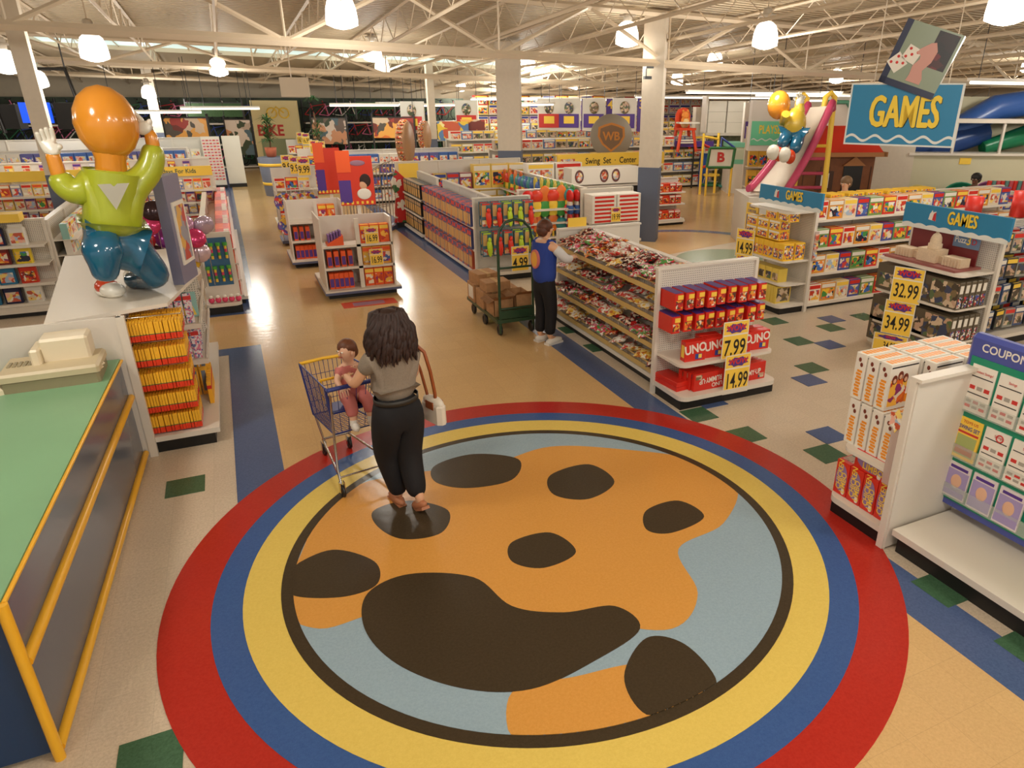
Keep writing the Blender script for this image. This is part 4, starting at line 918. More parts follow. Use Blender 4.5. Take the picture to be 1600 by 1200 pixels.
# ---- woman pushing the cart (local +Y is where she walks)
wo = thing('person', 'woman with long dark wavy hair, grey short-sleeved top and black trousers pushing the blue cart', 'person', (.90, 5.06, 0), math.radians(14))
P = {'hip': (0,0,.93,.14,.10), 'waist': (0,.02,1.06,.11,.08), 'chest': (0,.02,1.26,.13,.09), 'sh': (0,.0,1.37,.10,.07), 'neck': (0,.01,1.45,.05), 'jaw': (0,.03,1.52,.062), 'head': (0,.025,1.60,.088,.095), 'top': (0,.01,1.665,.06),
     'lsh': (-.17,.0,1.36,.055), 'lel': (-.27,.12,1.14,.04), 'lwr': (-.235,.34,1.12,.027), 'rsh': (.17,0,1.36,.055), 'rel': (.20,.06,1.12,.04), 'rwr': (.10,.24,1.10,.027),
     'lhip': (-.09,0,.86,.10), 'lk': (-.075,.14,.50,.06), 'la': (-.02,.06,.12,.038), 'rhip': (.09,0,.86,.10), 'rk': (.07,.04,.48,.06), 'ra': (.05,-.16,.14,.038), 'lt': (-.03,.17,.05,.035,.025), 'rt': (.055,-.10,.04,.035,.025)}
E = [('hip','waist'),('waist','chest'),('chest','sh'),('sh','neck'),('neck','jaw'),('jaw','head'),('head','top'),('sh','lsh'),('lsh','lel'),('lel','lwr'),('sh','rsh'),('rsh','rel'),('rel','rwr'),('hip','lhip'),('lhip','lk'),('lk','la'),('la','lt'),('hip','rhip'),('rhip','rk'),('rk','ra'),('ra','rt')]
fingers(P, E, None, 'lwr', (.3,1,-.05), (.9,-.3,.3)); fingers(P, E, None, 'rwr', (-.2,1,-.1), (-.9,-.3,.3))
skin('body', P, E, SKIN, wo, 2, 'hip')
face(None, (0,.03,1.59), .095, (-.5,1,-.1), wo, SKIN)
GREYT = M('top_grey', (142, 128, 112), .85, noise=.12, ns=80); BLK = M('trousers_black', (16, 14, 18), .8)
skin('top', {'w': (0,.01,.96,.165,.135), 'a': (0,.02,1.10,.165,.13), 'c': (0,.02,1.26,.19,.135), 's': (0,0,1.365,.145,.10), 'n': (0,0,1.41,.07), 'l': (-.165,0,1.35,.082), 'l2': (-.235,.065,1.235,.070), 'r': (.165,0,1.35,.082), 'r2': (.19,.03,1.235,.070)},
     [('w','a'),('a','c'),('c','s'),('s','n'),('s','l'),('l','l2'),('s','r'),('r','r2')], GREYT, wo, 2, 'c')
skin('trousers', {'w': (0,.01,1.08,.165,.135), 'h': (0,-.005,.92,.20,.16), 'l': (-.095,.0,.80,.14), 'lk': (-.075,.12,.50,.115), 'la': (-.02,.07,.10,.078), 'r': (.095,0,.80,.14), 'rk': (.07,.03,.48,.115), 'ra': (.05,-.13,.13,.082)},
     [('w','h'),('h','l'),('l','lk'),('lk','la'),('h','r'),('r','rk'),('rk','ra')], BLK, wo, 2, 'h')
MB().lathe([(.172,.985),(.178,.985),(.178,1.025),(.172,1.025)], 24).obj('belt', M('belt_dark', (44, 40, 34), .5), wo).scale = (1, .82, 1)
HAIR = M('hair_dark', (50, 26, 17), .6, noise=.35, ns=26)
random.seed(5)
hm = MB().ell((0,-.005,1.60), (.122,.132,.122), 0, 18).ell((0,-.055,1.47), (.155,.085,.19), 0, 18)
for k in range(90):
    a = PI*(.96+1.08*(k % 45)/44)+random.uniform(-.05, .05); inn = .93 if k >= 45 else 1.0; L = random.uniform(.26, .36); ph = random.uniform(0, 6)
    pts = []
    for j in range(12):
        t = j/11; rr = (.085+.05*min(1, t*3)+.035*t)*inn
        pts.append(Vector((math.cos(a)*rr*1.15+.009*math.sin(j*1.1+ph), math.sin(a)*rr*.98+.009*math.cos(j*1.1+ph), 1.70-.03*min(1, t*5)-L*t)))
    hm.tube(pts, [.018]+[.022]*7+[.019,.015,.010,.003], 6)
for k in range(14):
    a = PI*k/13; hm.tube([(math.cos(a)*.06, .02, 1.70), (math.cos(a)*.115, .06*math.sin(a)+.03, 1.675), (math.cos(a)*.135, .07*math.sin(a)+.02, 1.60), (math.cos(a)*.14, .03, 1.50)] if k in (0,1,12,13) else [(math.cos(a)*.06, .02, 1.70), (math.cos(a)*.115, .07*math.sin(a)+.03, 1.675), (math.cos(a)*.12, .09*math.sin(a)+.03, 1.63)], .026, 6)
hm.obj('hair', HAIR, wo)
SHOE = M('shoe_tan', (176, 112, 76), .5)
for x, y, z, a in ((-.03,.12,.03,0), (.055,-.13,.05,.5)):
    o = MB().ell((0,0,.02), (.045,.13,.045), 0, 12).box(-.035,.035,-.11,.11,-.025,0).obj('shoe', SHOE, wo); o.location = (x, y, z); o.rotation_euler = (-a, 0, 0)
bag = thing('handbag', 'white shoulder bag on a long brown leather strap at the woman right side', 'handbag', (1.20, 5.13, 0), math.radians(20))
mb = MB(); mb.bbox(-.045, .045, -.14, .12, .72, .90, .03).ell((0,-.01,.89), (.05,.13,.05), 0, 12); mb.obj('pouch', M('bag_white', (222, 212, 196), .5), bag)
STR = M('strap_brown', (150, 76, 34), .5)
MB().tube([(-.13,.01,1.42), (-.09,-.075,1.35), (-.05,-.075,1.18), (-.01,-.055,.98), (.0,-.045,.88)], .014, 6).tube([(-.13,.01,1.42), (-.10,.09,1.34), (-.04,.08,1.15), (0,.06,.90)], .012, 6).obj('strap', STR, bag)
MB().box(-.05, .05, -.07, .03, .84, .905).obj('flap', STR, bag)
# ---- toddler in the cart seat (looks back towards the woman's left)
to = thing('person', 'toddler in pink outfit and white shoes sitting in the cart seat looking left', 'person', (.655, 5.72, .76), math.radians(11+180))
P = {'hip': (0,0,.07,.08), 'c': (0,.0,.22,.08,.07), 's': (0,0,.31,.06,.05), 'n': (0,.0,.345,.035), 'j': (0,.01,.385,.052), 'h0': (0,.01,.425,.074), 'h1': (0,0,.475,.074), 'h2': (0,0,.515,.05), 'ls': (-.075,.0,.30,.034), 'le': (-.10,.07,.25,.028), 'lw': (-.04,.13,.33,.02), 'rs': (.075,0,.30,.034), 're': (.13,.05,.22,.028), 'rw': (.12,.13,.18,.02),
     'lh': (-.055,.02,.05,.06), 'lk': (-.075,.17,.045,.045), 'la': (-.075,.19,-.13,.03), 'lt': (-.075,.24,-.15,.025), 'rh': (.055,.02,.05,.06), 'rk': (.075,.17,.045,.045), 'ra': (.075,.19,-.13,.03), 'rt': (.075,.24,-.15,.025)}
E = [('hip','c'),('c','s'),('s','n'),('n','j'),('j','h0'),('h0','h1'),('h1','h2'),('s','ls'),('ls','le'),('le','lw'),('s','rs'),('rs','re'),('re','rw'),('hip','lh'),('lh','lk'),('lk','la'),('la','lt'),('hip','rh'),('rh','rk'),('rk','ra'),('ra','rt')]
fingers(P, E, None, 'lw', (.3,.4,.8), (1,0,0), .04, .035, .0055); fingers(P, E, None, 'rw', (0,1,-.2), (-1,0,.2), .04, .035, .0055)
skin('body', P, E, SKIN2, to, 2, 'hip')
face(None, (0,.01,.445), .078, (1,.25,.05), to, SKIN2)
PINK = M('cloth_pink', (204, 118, 112), .8)
skin('outfit', {'hip': (0,0,.06,.10), 'c': (0,0,.2,.095,.085), 's': (0,0,.30,.075,.06), 'n': (0,0,.33,.045), 'ls': (-.08,0,.29,.045), 'le': (-.095,.045,.262,.038), 'rs': (.08,0,.29,.045), 're': (.115,.035,.235,.038), 'lh': (-.055,.04,.05,.075), 'lk': (-.075,.165,.045,.06), 'la': (-.075,.185,-.07,.05), 'rh': (.055,.04,.05,.075), 'rk': (.075,.165,.045,.06), 'ra': (.075,.185,-.07,.05)},
     [('hip','c'),('c','s'),('s','n'),('s','ls'),('ls','le'),('s','rs'),('rs','re'),('hip','lh'),('lh','lk'),('lk','la'),('hip','rh'),('rh','rk'),('rk','ra')], PINK, to, 2, 'hip')
MB().ell((-.012,-.015,.47), (.082,.086,.078), 0, 14).ell((-.05,-.02,.44), (.05,.07,.07), 0, 10).obj('hair', M('hair_brown', (106, 58, 30), .5, noise=.3, ns=40), to)
for x in (-.075, .075): MB().ell((x,.215,-.15), (.034,.062,.04), 0, 10).tube([(x,.19,-.14), (x,.187,-.09)], .034, 8).obj('shoe', M('shoe_white', (232, 226, 216), .5), to)
# ---- shop worker in a blue vest, facing the sweets (local +Y)
ma = thing('person', 'shop worker in blue vest and black trousers facing the bins of sweets', 'person', (3.60, 8.42, 0), math.radians(-72))
P = {'hip': (0,0,.92,.13,.10), 'waist': (0,.0,1.04,.12,.09), 'chest': (0,.0,1.25,.14,.10), 'sh': (0,.0,1.38,.11,.08), 'neck': (0,.02,1.44,.052), 'jaw': (0,.05,1.50,.064), 'head': (0,.045,1.575,.085,.092), 'top': (0,.03,1.63,.06),
     'lsh': (-.19,.0,1.36,.06), 'lel': (-.24,.14,1.16,.045), 'lwr': (-.14,.34,1.26,.03), 'rsh': (.19,0,1.36,.06), 'rel': (.26,.16,1.18,.045), 'rwr': (.16,.36,1.16,.03),
     'lhip': (-.09,0,.86,.10), 'lk': (-.09,.03,.48,.062), 'la': (-.10,-.01,.10,.04), 'lt': (-.10,.12,.05,.035,.025), 'rhip': (.09,0,.86,.10), 'rk': (.09,.04,.48,.062), 'ra': (.10,.0,.10,.04), 'rt': (.11,.13,.05,.035,.025)}
E = [('hip','waist'),('waist','chest'),('chest','sh'),('sh','neck'),('neck','jaw'),('jaw','head'),('head','top'),('sh','lsh'),('lsh','lel'),('lel','lwr'),('sh','rsh'),('rsh','rel'),('rel','rwr'),('hip','lhip'),('lhip','lk'),('lk','la'),('la','lt'),('hip','rhip'),('rhip','rk'),('rk','ra'),('ra','rt')]
fingers(P, E, None, 'lwr', (.3,.8,.4), (.8,-.3,.5)); fingers(P, E, None, 'rwr', (-.3,1,.1), (-.9,-.2,.5))
skin('body', P, E, SKIN, ma, 2, 'hip')
face(None, (0,.05,1.56), .092, (0,1,-.15), ma, SKIN)
VEST = M('vest_blue', (34, 62, 146), .75); SHIRT = M('shirt_white', (214, 212, 210), .8)
skin('vest', {'w': (0,0,.80,.20,.155), 'a': (0,0,1.05,.19,.15), 'c': (0,0,1.24,.19,.15), 's': (0,0,1.36,.165,.11), 'l': (-.15,0,1.375,.085), 'r': (.15,0,1.375,.085)}, [('w','a'),('a','c'),('c','s'),('s','l'),('s','r')], VEST, ma, 2, 'c')
for k, (sh_, el, wr) in enumerate((((-.19,0,1.36), (-.24,.14,1.16), (-.155,.30,1.245)), ((.19,0,1.36), (.26,.16,1.18), (.175,.33,1.165)))):
    skin('sleeve', {'a': (*sh_, .075), 'b': (*el, .068), 'c': (*wr, .045)}, [('a','b'),('b','c')], SHIRT, ma, 2)
MB().torus((0,.015,1.435), .058, .016, 'z', 16, 6).obj('collar', SHIRT, ma)
skin('trousers', {'w': (0,0,1.04,.14,.11), 'h': (0,0,.88,.17,.14), 'l': (-.09,0,.76,.11), 'lk': (-.09,.03,.48,.09), 'la': (-.10,-.01,.13,.075), 'r': (.09,0,.76,.11), 'rk': (.09,.04,.48,.09), 'ra': (.10,0,.13,.075)}, [('w','h'),('h','l'),('l','lk'),('lk','la'),('h','r'),('r','rk'),('rk','ra')], BLK, ma, 2, 'h')
hm = MB().ell((0,.015,1.60), (.102,.108,.092), 0, 14).ell((0,-.03,1.55), (.088,.07,.085), 0, 12); hm.obj('hair', M('hair_auburn', (92, 50, 30), .55, noise=.35, ns=30), ma)
for x, y in ((-.10,.06), (.11,.07)): MB().ell((x,y,.045), (.055,.15,.05), 0, 12).box(x-.05,x+.05,y-.14,y+.13,0,.03).obj('shoe', M('shoe_white', None), ma)
b_ = MB().prism([(.075*math.cos(2*PI*k/24), .125*math.sin(2*PI*k/24)) for k in range(24)], -.03, .012, 0, Matrix.Translation((-.01,-.150,1.19)) @ Matrix.Rotation(PI/2,4,'X')); bd = b_.obj('back_patch', M('patch_rose', (214, 120, 110), .6), ma)
MB().prism([(.055*math.cos(2*PI*k/24), .10*math.sin(2*PI*k/24)) for k in range(24)], 0, .004, 0, Matrix.Translation((-.01,-.163,1.19)) @ Matrix.Rotation(PI/2,4,'X')).obj('patch_centre', M('patch_gold', (232, 170, 70), .6), bd)

# ================================================================== platform truck with cartons
pt = thing('platform_truck', 'green platform truck with tall looped handle beside the shop worker', 'hand truck', (3.38, 9.55, 0), 0)
MB().box(-.30, .30, -.66, .75, .20, .25).obj('platform', GREENM, pt)
MB().tube([(-.25,-.64,.05), (-.25,-.64,1.35), (-.22,-.64,1.50), (-.13,-.64,1.60), (0,-.64,1.63), (.13,-.64,1.60), (.22,-.64,1.50), (.25,-.64,1.35), (.25,-.64,.05)], .020, 8).obj('handle_loop', GREENM, pt)
for z in (.40, .98): MB().tube([(-.25,-.64,z), (.25,-.64,z)], .016, 8).obj('cross_bar', GREENM, pt)
MB().box(-.26, .26, -.66, -.63, .26, .38).obj('foot_plate', GREENM, pt)
for x, y in ((-.24,-.58), (.24,-.58), (-.24,.60), (.24,.60), (-.26,.0)): MB().torus((x, y, .085), .06, .025, 'x', 16, 6).tube([(x-.015,y,.085), (x+.015,y,.085)], .045, 10).obj('wheel', DARK, pt)
def cart_box(x, y, z, w, d, h, lab, op=False, rz=0.0):
    t = thing('cardboard_box', lab, 'box', (x, y, z), rz, 'cardboard boxes on the platform truck')
    if op:
        mb = MB().box(-w/2,w/2,-d/2,d/2,0,.01).box(-w/2,-w/2+.008,-d/2,d/2,.01,h).box(w/2-.008,w/2,-d/2,d/2,.01,h).box(-w/2,w/2,-d/2,-d/2+.008,.01,h).box(-w/2,w/2,d/2-.008,d/2,.01,h); mb.obj('carton', CARD, t)
        MB().add([(-w/2,-d/2,h), (w/2,-d/2,h), (w/2,-d/2-.08,h+.06), (-w/2,-d/2-.08,h+.06)], [(0,1,2,3),(3,2,1,0)]).obj('flap', CARD, t)
        MB().add([(-w/2,-d/2,h), (-w/2,d/2,h), (-w/2-.09,d/2,h-.04), (-w/2-.09,-d/2,h-.04)], [(0,1,2,3),(3,2,1,0)]).obj('flap', CARD, t)
    else:
        MB().bbox(-w/2,w/2,-d/2,d/2,0,h,.006).obj('carton', CARD, t); MB().box(-.03,.03,-d/2-.001,d/2+.001,h*.7,h+.001).obj('tape', M('tape', (200, 164, 112), .3), t)
cart_box(3.25, 9.25, .25, .30, .36, .24, 'open cardboard box at the near left of the truck platform', True)
cart_box(3.53, 9.22, .25, .24, .40, .30, 'cardboard box behind the green handle bars', True)
cart_box(3.25, 9.66, .25, .34, .34, .26, 'cardboard box in the middle of the truck, lower layer'); cart_box(3.24, 10.05, .25, .34, .32, .28, 'cardboard box at the far end of the truck')
cart_box(3.56, 9.75, .25, .26, .50, .24, 'long cardboard box at the right side of the truck'); cart_box(3.30, 9.58, .515, .38, .30, .14, 'flat cardboard box lying on the middle boxes'); cart_box(3.27, 10.0, .535, .34, .34, .16, 'topmost cardboard box at the far end of the truck', rz=.15)
MB_ = MB().box(-.17, -.168, -.12, .10, .05, .24)
t = thing('paper_label', 'white shipping label on the far left cardboard box', 'label', (3.24-.003, 10.05, .25)); MB_.obj('sheet', PAPER, t)
# ================================================================== promotional displays in the main aisle
RB = M('deck_slate', (92, 100, 132), .4)
OB = [carton('orange_box_a', .152, .14, .30, ORANGE, PIC2, YEL), carton('orange_box_b', .152, .14, .30, M('box_amber', (240, 170, 60), .4), PIC6, ORANGE)]
OS = carton('orange_book', .075, .16, .26, ORANGE, PURPLE)
def promo(loc, label, L=1.12, D=1.35, H=1.30, signs=None):
    t = thing('promo_display', label, 'display stand', (loc[0], loc[1], 0))
    MB().box(-.0, L, .04, D-.04, 0, .10).obj('kick_base', BLACK, t); MB().box(-.06, L+.06, -.10, D+.06, .10, .16).obj('base_deck', WHITE, t); MB().box(-.065, L+.065, -.105, D+.065, .095, .135).obj('deck_edge', RB, t)
    MB().box(L*.47, L*.53, 0, .04, .16, H).obj('upright', WHITE, t); MB().box(0, L, .44, .47, .16, H).obj('back_panel', WHITE2, t); MB().box(L-.03, L, 0, .45, .16, H).obj('side_panel', WHITE, t)
    MB().box(-.02, .0, .0, D-.4, .16, H+.02).obj('side_panel', WHITE, t)
    for z in (.52, .88): MB().box(0, L, .02, .44, z-.02, z).box(0, L, .0, .02, z-.035, z+.005).obj('shelf', WHITE, t)
    f = Fr(loc, 0); x0, y0 = loc
    for z, nm in ((.16, 'bottom'), (.52, 'middle'), (.88, 'top')):
        row(f, L*.55, L-.02, .14, z, [OB[0] if z != .52 else OB[1]], .005, 'toy_box', 'toy box', f'orange doll box from the left on the {nm} shelf of the {label.split(" display")[0]}', 'orange boxes on the aisle displays')
        if z == .52: row(f, .05, L*.44, .16, z, [OS], .035, 'book', 'book', f'orange book from the left on the middle shelf of the {label.split(" display")[0]}', 'orange books on the aisle displays')
        if z == .16: row(f, .04, L*.45, .14, z, [OS], .004, 'book', 'book', f'orange book from the left on the bottom shelf of the {label.split(" display")[0]}', 'orange books on the aisle displays')
    return t
promo((1.20, 11.88), 'nearest white promo display full of orange boxes in the main aisle')
tr = thing('book_tray', 'orange wedge tray of striped booklets on the nearest aisle display', 'tray', (1.40, 12.02, .88)); MB().prism([(-.13,0),(.13,0),(.13,.16),(-.13,.03)], -.12, .12, 0, Matrix.Rotation(PI/2,4,'X')).obj('tray', ORANGE, tr)
for k in range(5): MB().box(-.10+.045*k, -.07+.045*k, -.06, .10, .03, .17+.015*k).obj('booklet', [M('booklet_striped', (120, 84, 150), .5)], tr)
price((1.98, 11.86, .88), 0, '16.99', 'upper yellow 16.99 sign on the nearest orange display', .22, .27); price((2.02, 11.85, .52), 0, '16.99', 'lower yellow 16.99 sign on the nearest orange display', .22, .27)
t = thing('floor_sticker', 'orange floor sticker with purple lettering in front of the aisle display', 'sticker', (1.76, 11.42, .003)); MB().box(-.43, .43, -.17, .17, 0, .003).obj('sheet', M('sticker_orange', (206, 72, 40), .3), t); MB().box(-.26, .24, -.10, .10, .003, .0035).obj('logo_patch', M('sticker_lilac', (150, 110, 130), .4), t)
promo((.92, 14.5), 'second white promo display behind the nearest one in the aisle', 1.0, 1.1, 1.25)
# tall red posters on posts
def poster(loc, w, z0, z1, label, main=True):
    t = thing('poster_board', label, 'poster', (loc[0], loc[1], 0), -.1)
    MB().box(-w/2, w/2, -.02, .02, z0, z1).obj('board', M('poster_red', (214, 54, 26), .5), t)
    MB().box(-w/2-.01, -w*.12, -.025, -.02, z1-.28, z1+.10).obj('orange_corner', ORANGE, t); MB().box(-w/2, -w*.16, -.024, -.02, z0+.05, z1-.42).obj('purple_panel', PURPLE, t)
    mb = MB()
    for k in range(7): mb.box(-w/2+w*k/7+.01, -w/2+w*k/7+.05, -.024, -.02, z0+.02, z0+.07)
    mb.obj('border_dots', YEL, t)
    if main:
        MB().ell((.12, -.022, z0+.36), (.07, .006, .08), 0, 12).ell((.12, -.024, z0+.20), (.13, .006, .10), 1, 12).ell((.16, -.021, z0+.44), (.10, .006, .12), 2, 12).obj('painted_figure', [SKIN, PAPER, HAIR], t)
        MB().ell((-.06, -.024, z1-.12), (.0, .0, .0), 0, 6).ell((.05, -.022, z1-.12), (.14, .004, .05), 0, 14).obj('title_plate', M('sticker_lilac', None), t)
    MB().box(-.03, .03, .0, .05, 0, z0).obj('post', WHITE, t)
poster((2.12, 13.75), .62, 1.25, 2.12, 'large red poster with a painted lady above the aisle displays'); poster((1.88, 15.6), .5, 1.25, 2.15, 'narrower red poster just behind the large red one', False)
# wire dump bin with bowls
t = thing('wire_bin', 'white wire stand with two rows of red and purple bowls in the aisle', 'wire rack', (.96, 16.9, 0)); MB().box(-.1, .78, -.05, .7, .06, .12).obj('base_deck', RB, t)
mb = MB(); bars(mb, (-.05,0,1.25), (.7,0,1.25), (.7,0,.12), (-.05,0,.12), 8, 6, .006); bars(mb, (-.05,0,1.25), (-.05,.6,1.25), (-.05,.6,.12), (-.05,0,.12), 5, 6, .006); mb.obj('wire_frame', WHITE, t)
bo_ = MB().lathe([(.02,0),(.15,.03),(.19,.16),(.2,.17),(.17,.15),(.02,.02)], 16).mesh('bowl', PIC6)
for r_, z in enumerate((.20, .72)):
    for k in range(3):
        o = put('bowl', bo_, Vector((1.0+.26*k, 16.75, z+.22)), 0, f'{ORD[k]} red and purple bowl from the left in the {"lower" if r_ == 0 else "upper"} row of the wire stand', 'bowl', 'bowls on the wire stand'); o.rotation_euler = (1.2, 0, 0)
# small signed tables further down the aisle
def aisle_table(x, y, w, label, s='9.99', n=3):
    t = thing('low_display', label, 'display stand', (x, y, 0)); MB().box(0, w, 0, .9, .0, .12).obj('kick_base', BLACK, t); MB().box(-.04, w+.04, -.05, .95, .12, .17).obj('base_deck', WHITE, t)
    MB().box(0, w, .40, .44, .17, 1.45).obj('back_panel', WHITE2, t)
    for z in (.55, .95): MB().box(0, w, 0, .42, z-.02, z).obj('shelf', WHITE, t)
    f = Fr((x, y), 0)
    for z, nm in ((.17, 'bottom'), (.55, 'middle'), (.95, 'top')): row(f, .03, w-.02, .14, z, [gb[0], gb[1], gb[4]], .01, 'toy_box', 'toy box', f'box from the left on the {nm} shelf of the {label.split(" with ")[0]}', 'boxes on the far aisle displays')
    for k in range(n): price((x+w*.72-.16*k, y+.0+.25*k, 1.28+.02*k), 0, s, f'{ORD[k]} yellow {s} sign on the {label.split(" with ")[0]}', .30, .42)
aisle_table(.97, 19.1, 1.05, 'third aisle display with pale boxes and stacked yellow signs', n=3)
aisle_table(2.2, 25.6, 1.0, 'far aisle display with orange signs near the tubs', '16.99', 2)
aisle_table(2.3, 31.0, 1.0, 'farthest aisle display with small signs before the bicycles', '16.99', 2)
GREYP = M('tub_slate', (110, 116, 134), .5); LEAF = M('leaf_green', (54, 92, 40), .6, noise=.3, ns=20)
def plant(p, h, label, bushy=True):
    t = thing('potted_plant', label, 'plant', p); MB().lathe([(.10,0),(.15,.02),(.19,.3),(.17,.3),(.02,.28)], 12).obj('pot', M('terracotta', (170, 90, 60), .7), t)
    random.seed(int(h*100)); mb = MB(); MB().tube([(0,0,.2), (.03,.0,h*.5), (0,.02,h*.85)], .025, 6).obj('stem', M('stem_brown', (96, 70, 44), .7), t)
    for k in range(130 if bushy else 60):
        a = random.uniform(0, 2*PI); z = random.uniform(.35, 1)*h if bushy else random.choice((.62, .98))*h; L = random.uniform(.2, .5)*(1 if bushy else .9); tilt = random.uniform(-.1, .9)
        b = Vector((0,0,z)); d = Vector((math.cos(a), math.sin(a), tilt)).normalized(); e = b+d*L; m = b.lerp(e, .5)+Vector((0,0,.05)); s = Vector((-math.sin(a), math.cos(a), 0))*.028; e.z -= .06
        mb.add([b, m-s, e, m+s], [(0,1,2,3)])
    mb.obj('foliage', LEAF, t)
tb_ = thing('round_kiosk', 'round slate blue kiosk with yellow bands at the far left of the aisle', 'kiosk', (1.45, 26.0, 0)); MB().lathe([(.40,0),(.42,.2),(.50,1.20),(.47,1.22),(.01,1.22)], 28).obj('drum', GREYP, tb_)
for z, r in ((.35, .428), (.95, .480)): MB().lathe([(r,z),(r+.012,z),(r+.018,z+.09),(r+.005,z+.09)], 28).obj('yellow_band', YEL, tb_)
plant((1.4, 26.0, 1.22), 1.15, 'bushy green plant on the round kiosk')
p = at(498, 235, 27); plant((p.x, p.y, 0), 3.0, 'tall spiky plant left of the centre racks', False); p = at(500, 235, 29); plant((p.x, p.y, 0), 2.1, 'lower spiky plant beside the tall spiky one', True)
# silver wire racks with poster bins
for q, (x, y) in enumerate(((3.0, 19.6), (3.35, 18.2))):
    t = thing('poster_rack', f'{"farther" if q == 0 else "nearer"} open wire rack with slanted frames right of the red posters', 'wire rack', (x, y, 0), -.5); mb = MB()
    bars(mb, (-.3,-.25,1.35), (.3,-.25,1.65), (.3,-.25,.1), (-.3,-.25,.1), 7, 3, .008); bars(mb, (-.3,.25,1.35), (.3,.25,1.65), (.3,.25,.1), (-.3,.25,.1), 7, 3, .008)
    for x_ in (-.3, .3):
        for z_ in (.1, 1.35): mb.tube([(x_,-.25,z_), (x_,.25,z_)], .012, 6)
    mb.obj('wire_frame', CHROME, t); MB().box(-.32, .32, -.27, .27, .0, .1).obj('base', RB, t)
# ================================================================== left-hand departments
def stock(label, loc, rz, L, H, zs, prods, name, cat, desc, group, d=.45, deck=.5, ordn=True, gap=.012, two=False, dup=1, pegs=False, deckz=.12):
    gondola(label, loc, rz, L, H, [(z, d) for z in zs if z > deckz+.01], deck=deck, deckz=deckz, twoside=two, pegs=pegs)
    f = Fr(loc, rz); nm = ['bottom', 'second', 'third', 'fourth', 'fifth', 'sixth', 'seventh', 'eighth']
    for i, z in enumerate(zs):
        pr = [prods[(k*3+i*2+int(k*.37)) % len(prods)] for k in range(40)]
        for j in range(dup): row(f, .04, L-.03, -d+.14+.16*j, z, pr, gap, name, cat, f'{desc}, {nm[i]} level', group, ordn=ordn)
bags = []
for i, (c, p_) in enumerate((((206, 52, 30), PIC5), ((30, 32, 70), PIC4), ((226, 196, 50), PIC1), ((40, 120, 160), PIC4), ((225, 220, 210), PIC4), ((120, 30, 30), PIC2))):
    mb = MB().bbox(-.11, .11, -.06, .05, 0, .26, .02, 0).box(-.085, .085, -.062, -.06, .03, .18, 1).box(-.09, .09, -.01, .0, .26, .30, 0); bags.append((mb.mesh('toy_bag_%d' % i, [M('bag_%d' % i, c, .25), p_]), .24))
stock('white pegboard gondola of bagged toys at the left photo edge', (-6.4, 13.30), 0, 3.72, 1.36, (.16, .46, .76, 1.04), bags, 'toy_bag', 'toy bag', 'hanging toy bag from the far left on the left edge gondola', 'hanging toy bags at the left edge', d=.34, deck=.55, pegs=True, gap=.03)
stock('side of the left gondola with carded sweets facing the main aisle', (-2.66, 13.36), PI/2, 4.2, 1.32, (.14, .46, .78, 1.02), [carton('carded_%d' % i, .15, .10, .24, c, PIC4, a) for i, (c, a) in enumerate(((PAPER, YEL), (YEL, RED), (M('card_aqua', None), PAPER), (PAPER, RED)))], 'carded_toy', 'carded toy', 'carded toy from the near end on the left gondola side', 'carded toys on the left gondola side', d=.34, deck=.42, pegs=True)
t = thing('bead_panel', 'narrow white end panel with candy sticks on a blue card left of the aisle', 'end panel', (-.62, 12.18, 0)); MB().box(0, .5, -.45, .0, .0, .12).obj('kick_base', BLACK, t); MB().prism(rounded(0, .5, -.48), .12, .16).obj('base_deck', WHITE, t); MB().box(0, .5, 0, .03, .1, 1.18).obj('panel', WHITE, t); MB().box(.07, .43, -.01, 0, .35, 1.1).obj('blue_card', M('card_blue2', (60, 110, 150), .4), t)
for k in range(4):
    for r_, z in enumerate((.42, .78)):
        o = thing('candy_stick', f'{ORD[k]} striped candy stick from the left in the {"lower" if r_ == 0 else "upper"} row on the blue card', 'candy', (-.52+.10*k, 12.13, z), 0, 'candy sticks on the blue card')
        m_ = MB()
        for q in range(5): m_.tube([(0,0,.05*q), (0,0,.05*q+.048)], .02 if q < 4 else .035, 8, q % 3)
        m_.obj('stick', [YEL, M('candy_green', (80, 170, 70), .3), M('candy_pink', (226, 70, 110), .3)], o)
for k in range(5): tag(MB().ell((0,0,.045), (.045, .06, .045), 0, 10).ell((0,-.02,.10), (.03,.03,.025), 1, 8).obj('candy_jar', [M('candy_pink', None), PAPER], None, (-.54+.095*k, 11.83, .16)), f'{ORD[k]} small pink candy jar from the left at the end panel foot', 'candy', 'small candy jars')
reds = [carton('red_pack_%d' % i, .18, .22, .22, c, PIC5, a) for i, (c, a) in enumerate(((RED, PAPER), (ORANGE, RED), (M('red_dull', (176, 50, 40), .4), PAPER)))]
stock('low gondola of red and orange bags along the left side of the main aisle', (-.52, 12.24), PI/2, 6.6, 1.12, (.14, .40, .66, .90), reds, 'snack_pack', 'snack pack', 'red snack pack from the near end on the aisle-side gondola', 'red snack packs left of the main aisle', d=.44, deck=.50)
random.seed(3)
BLP = [(232,352),(262,338),(285,350),(258,372),(283,392),(305,372),(312,395),(296,408),(240,330),(225,376),(244,398),(318,352)]
_bc = [(206, 60, 110), (214, 70, 120), (200, 150, 180), (150, 70, 150), (200, 40, 60), (206, 60, 110), (214, 190, 200), (230, 190, 60), (60, 40, 44), (190, 40, 50), (60, 40, 44), (190, 170, 190)]
t = thing('balloon_stand', 'low grey stand holding the foil balloons behind the lavender board', 'stand', (-.95, 11.3, 0)); MB().box(-.5, .30, -.3, .4, 0, .55).obj('cabinet', WHITE2, t)
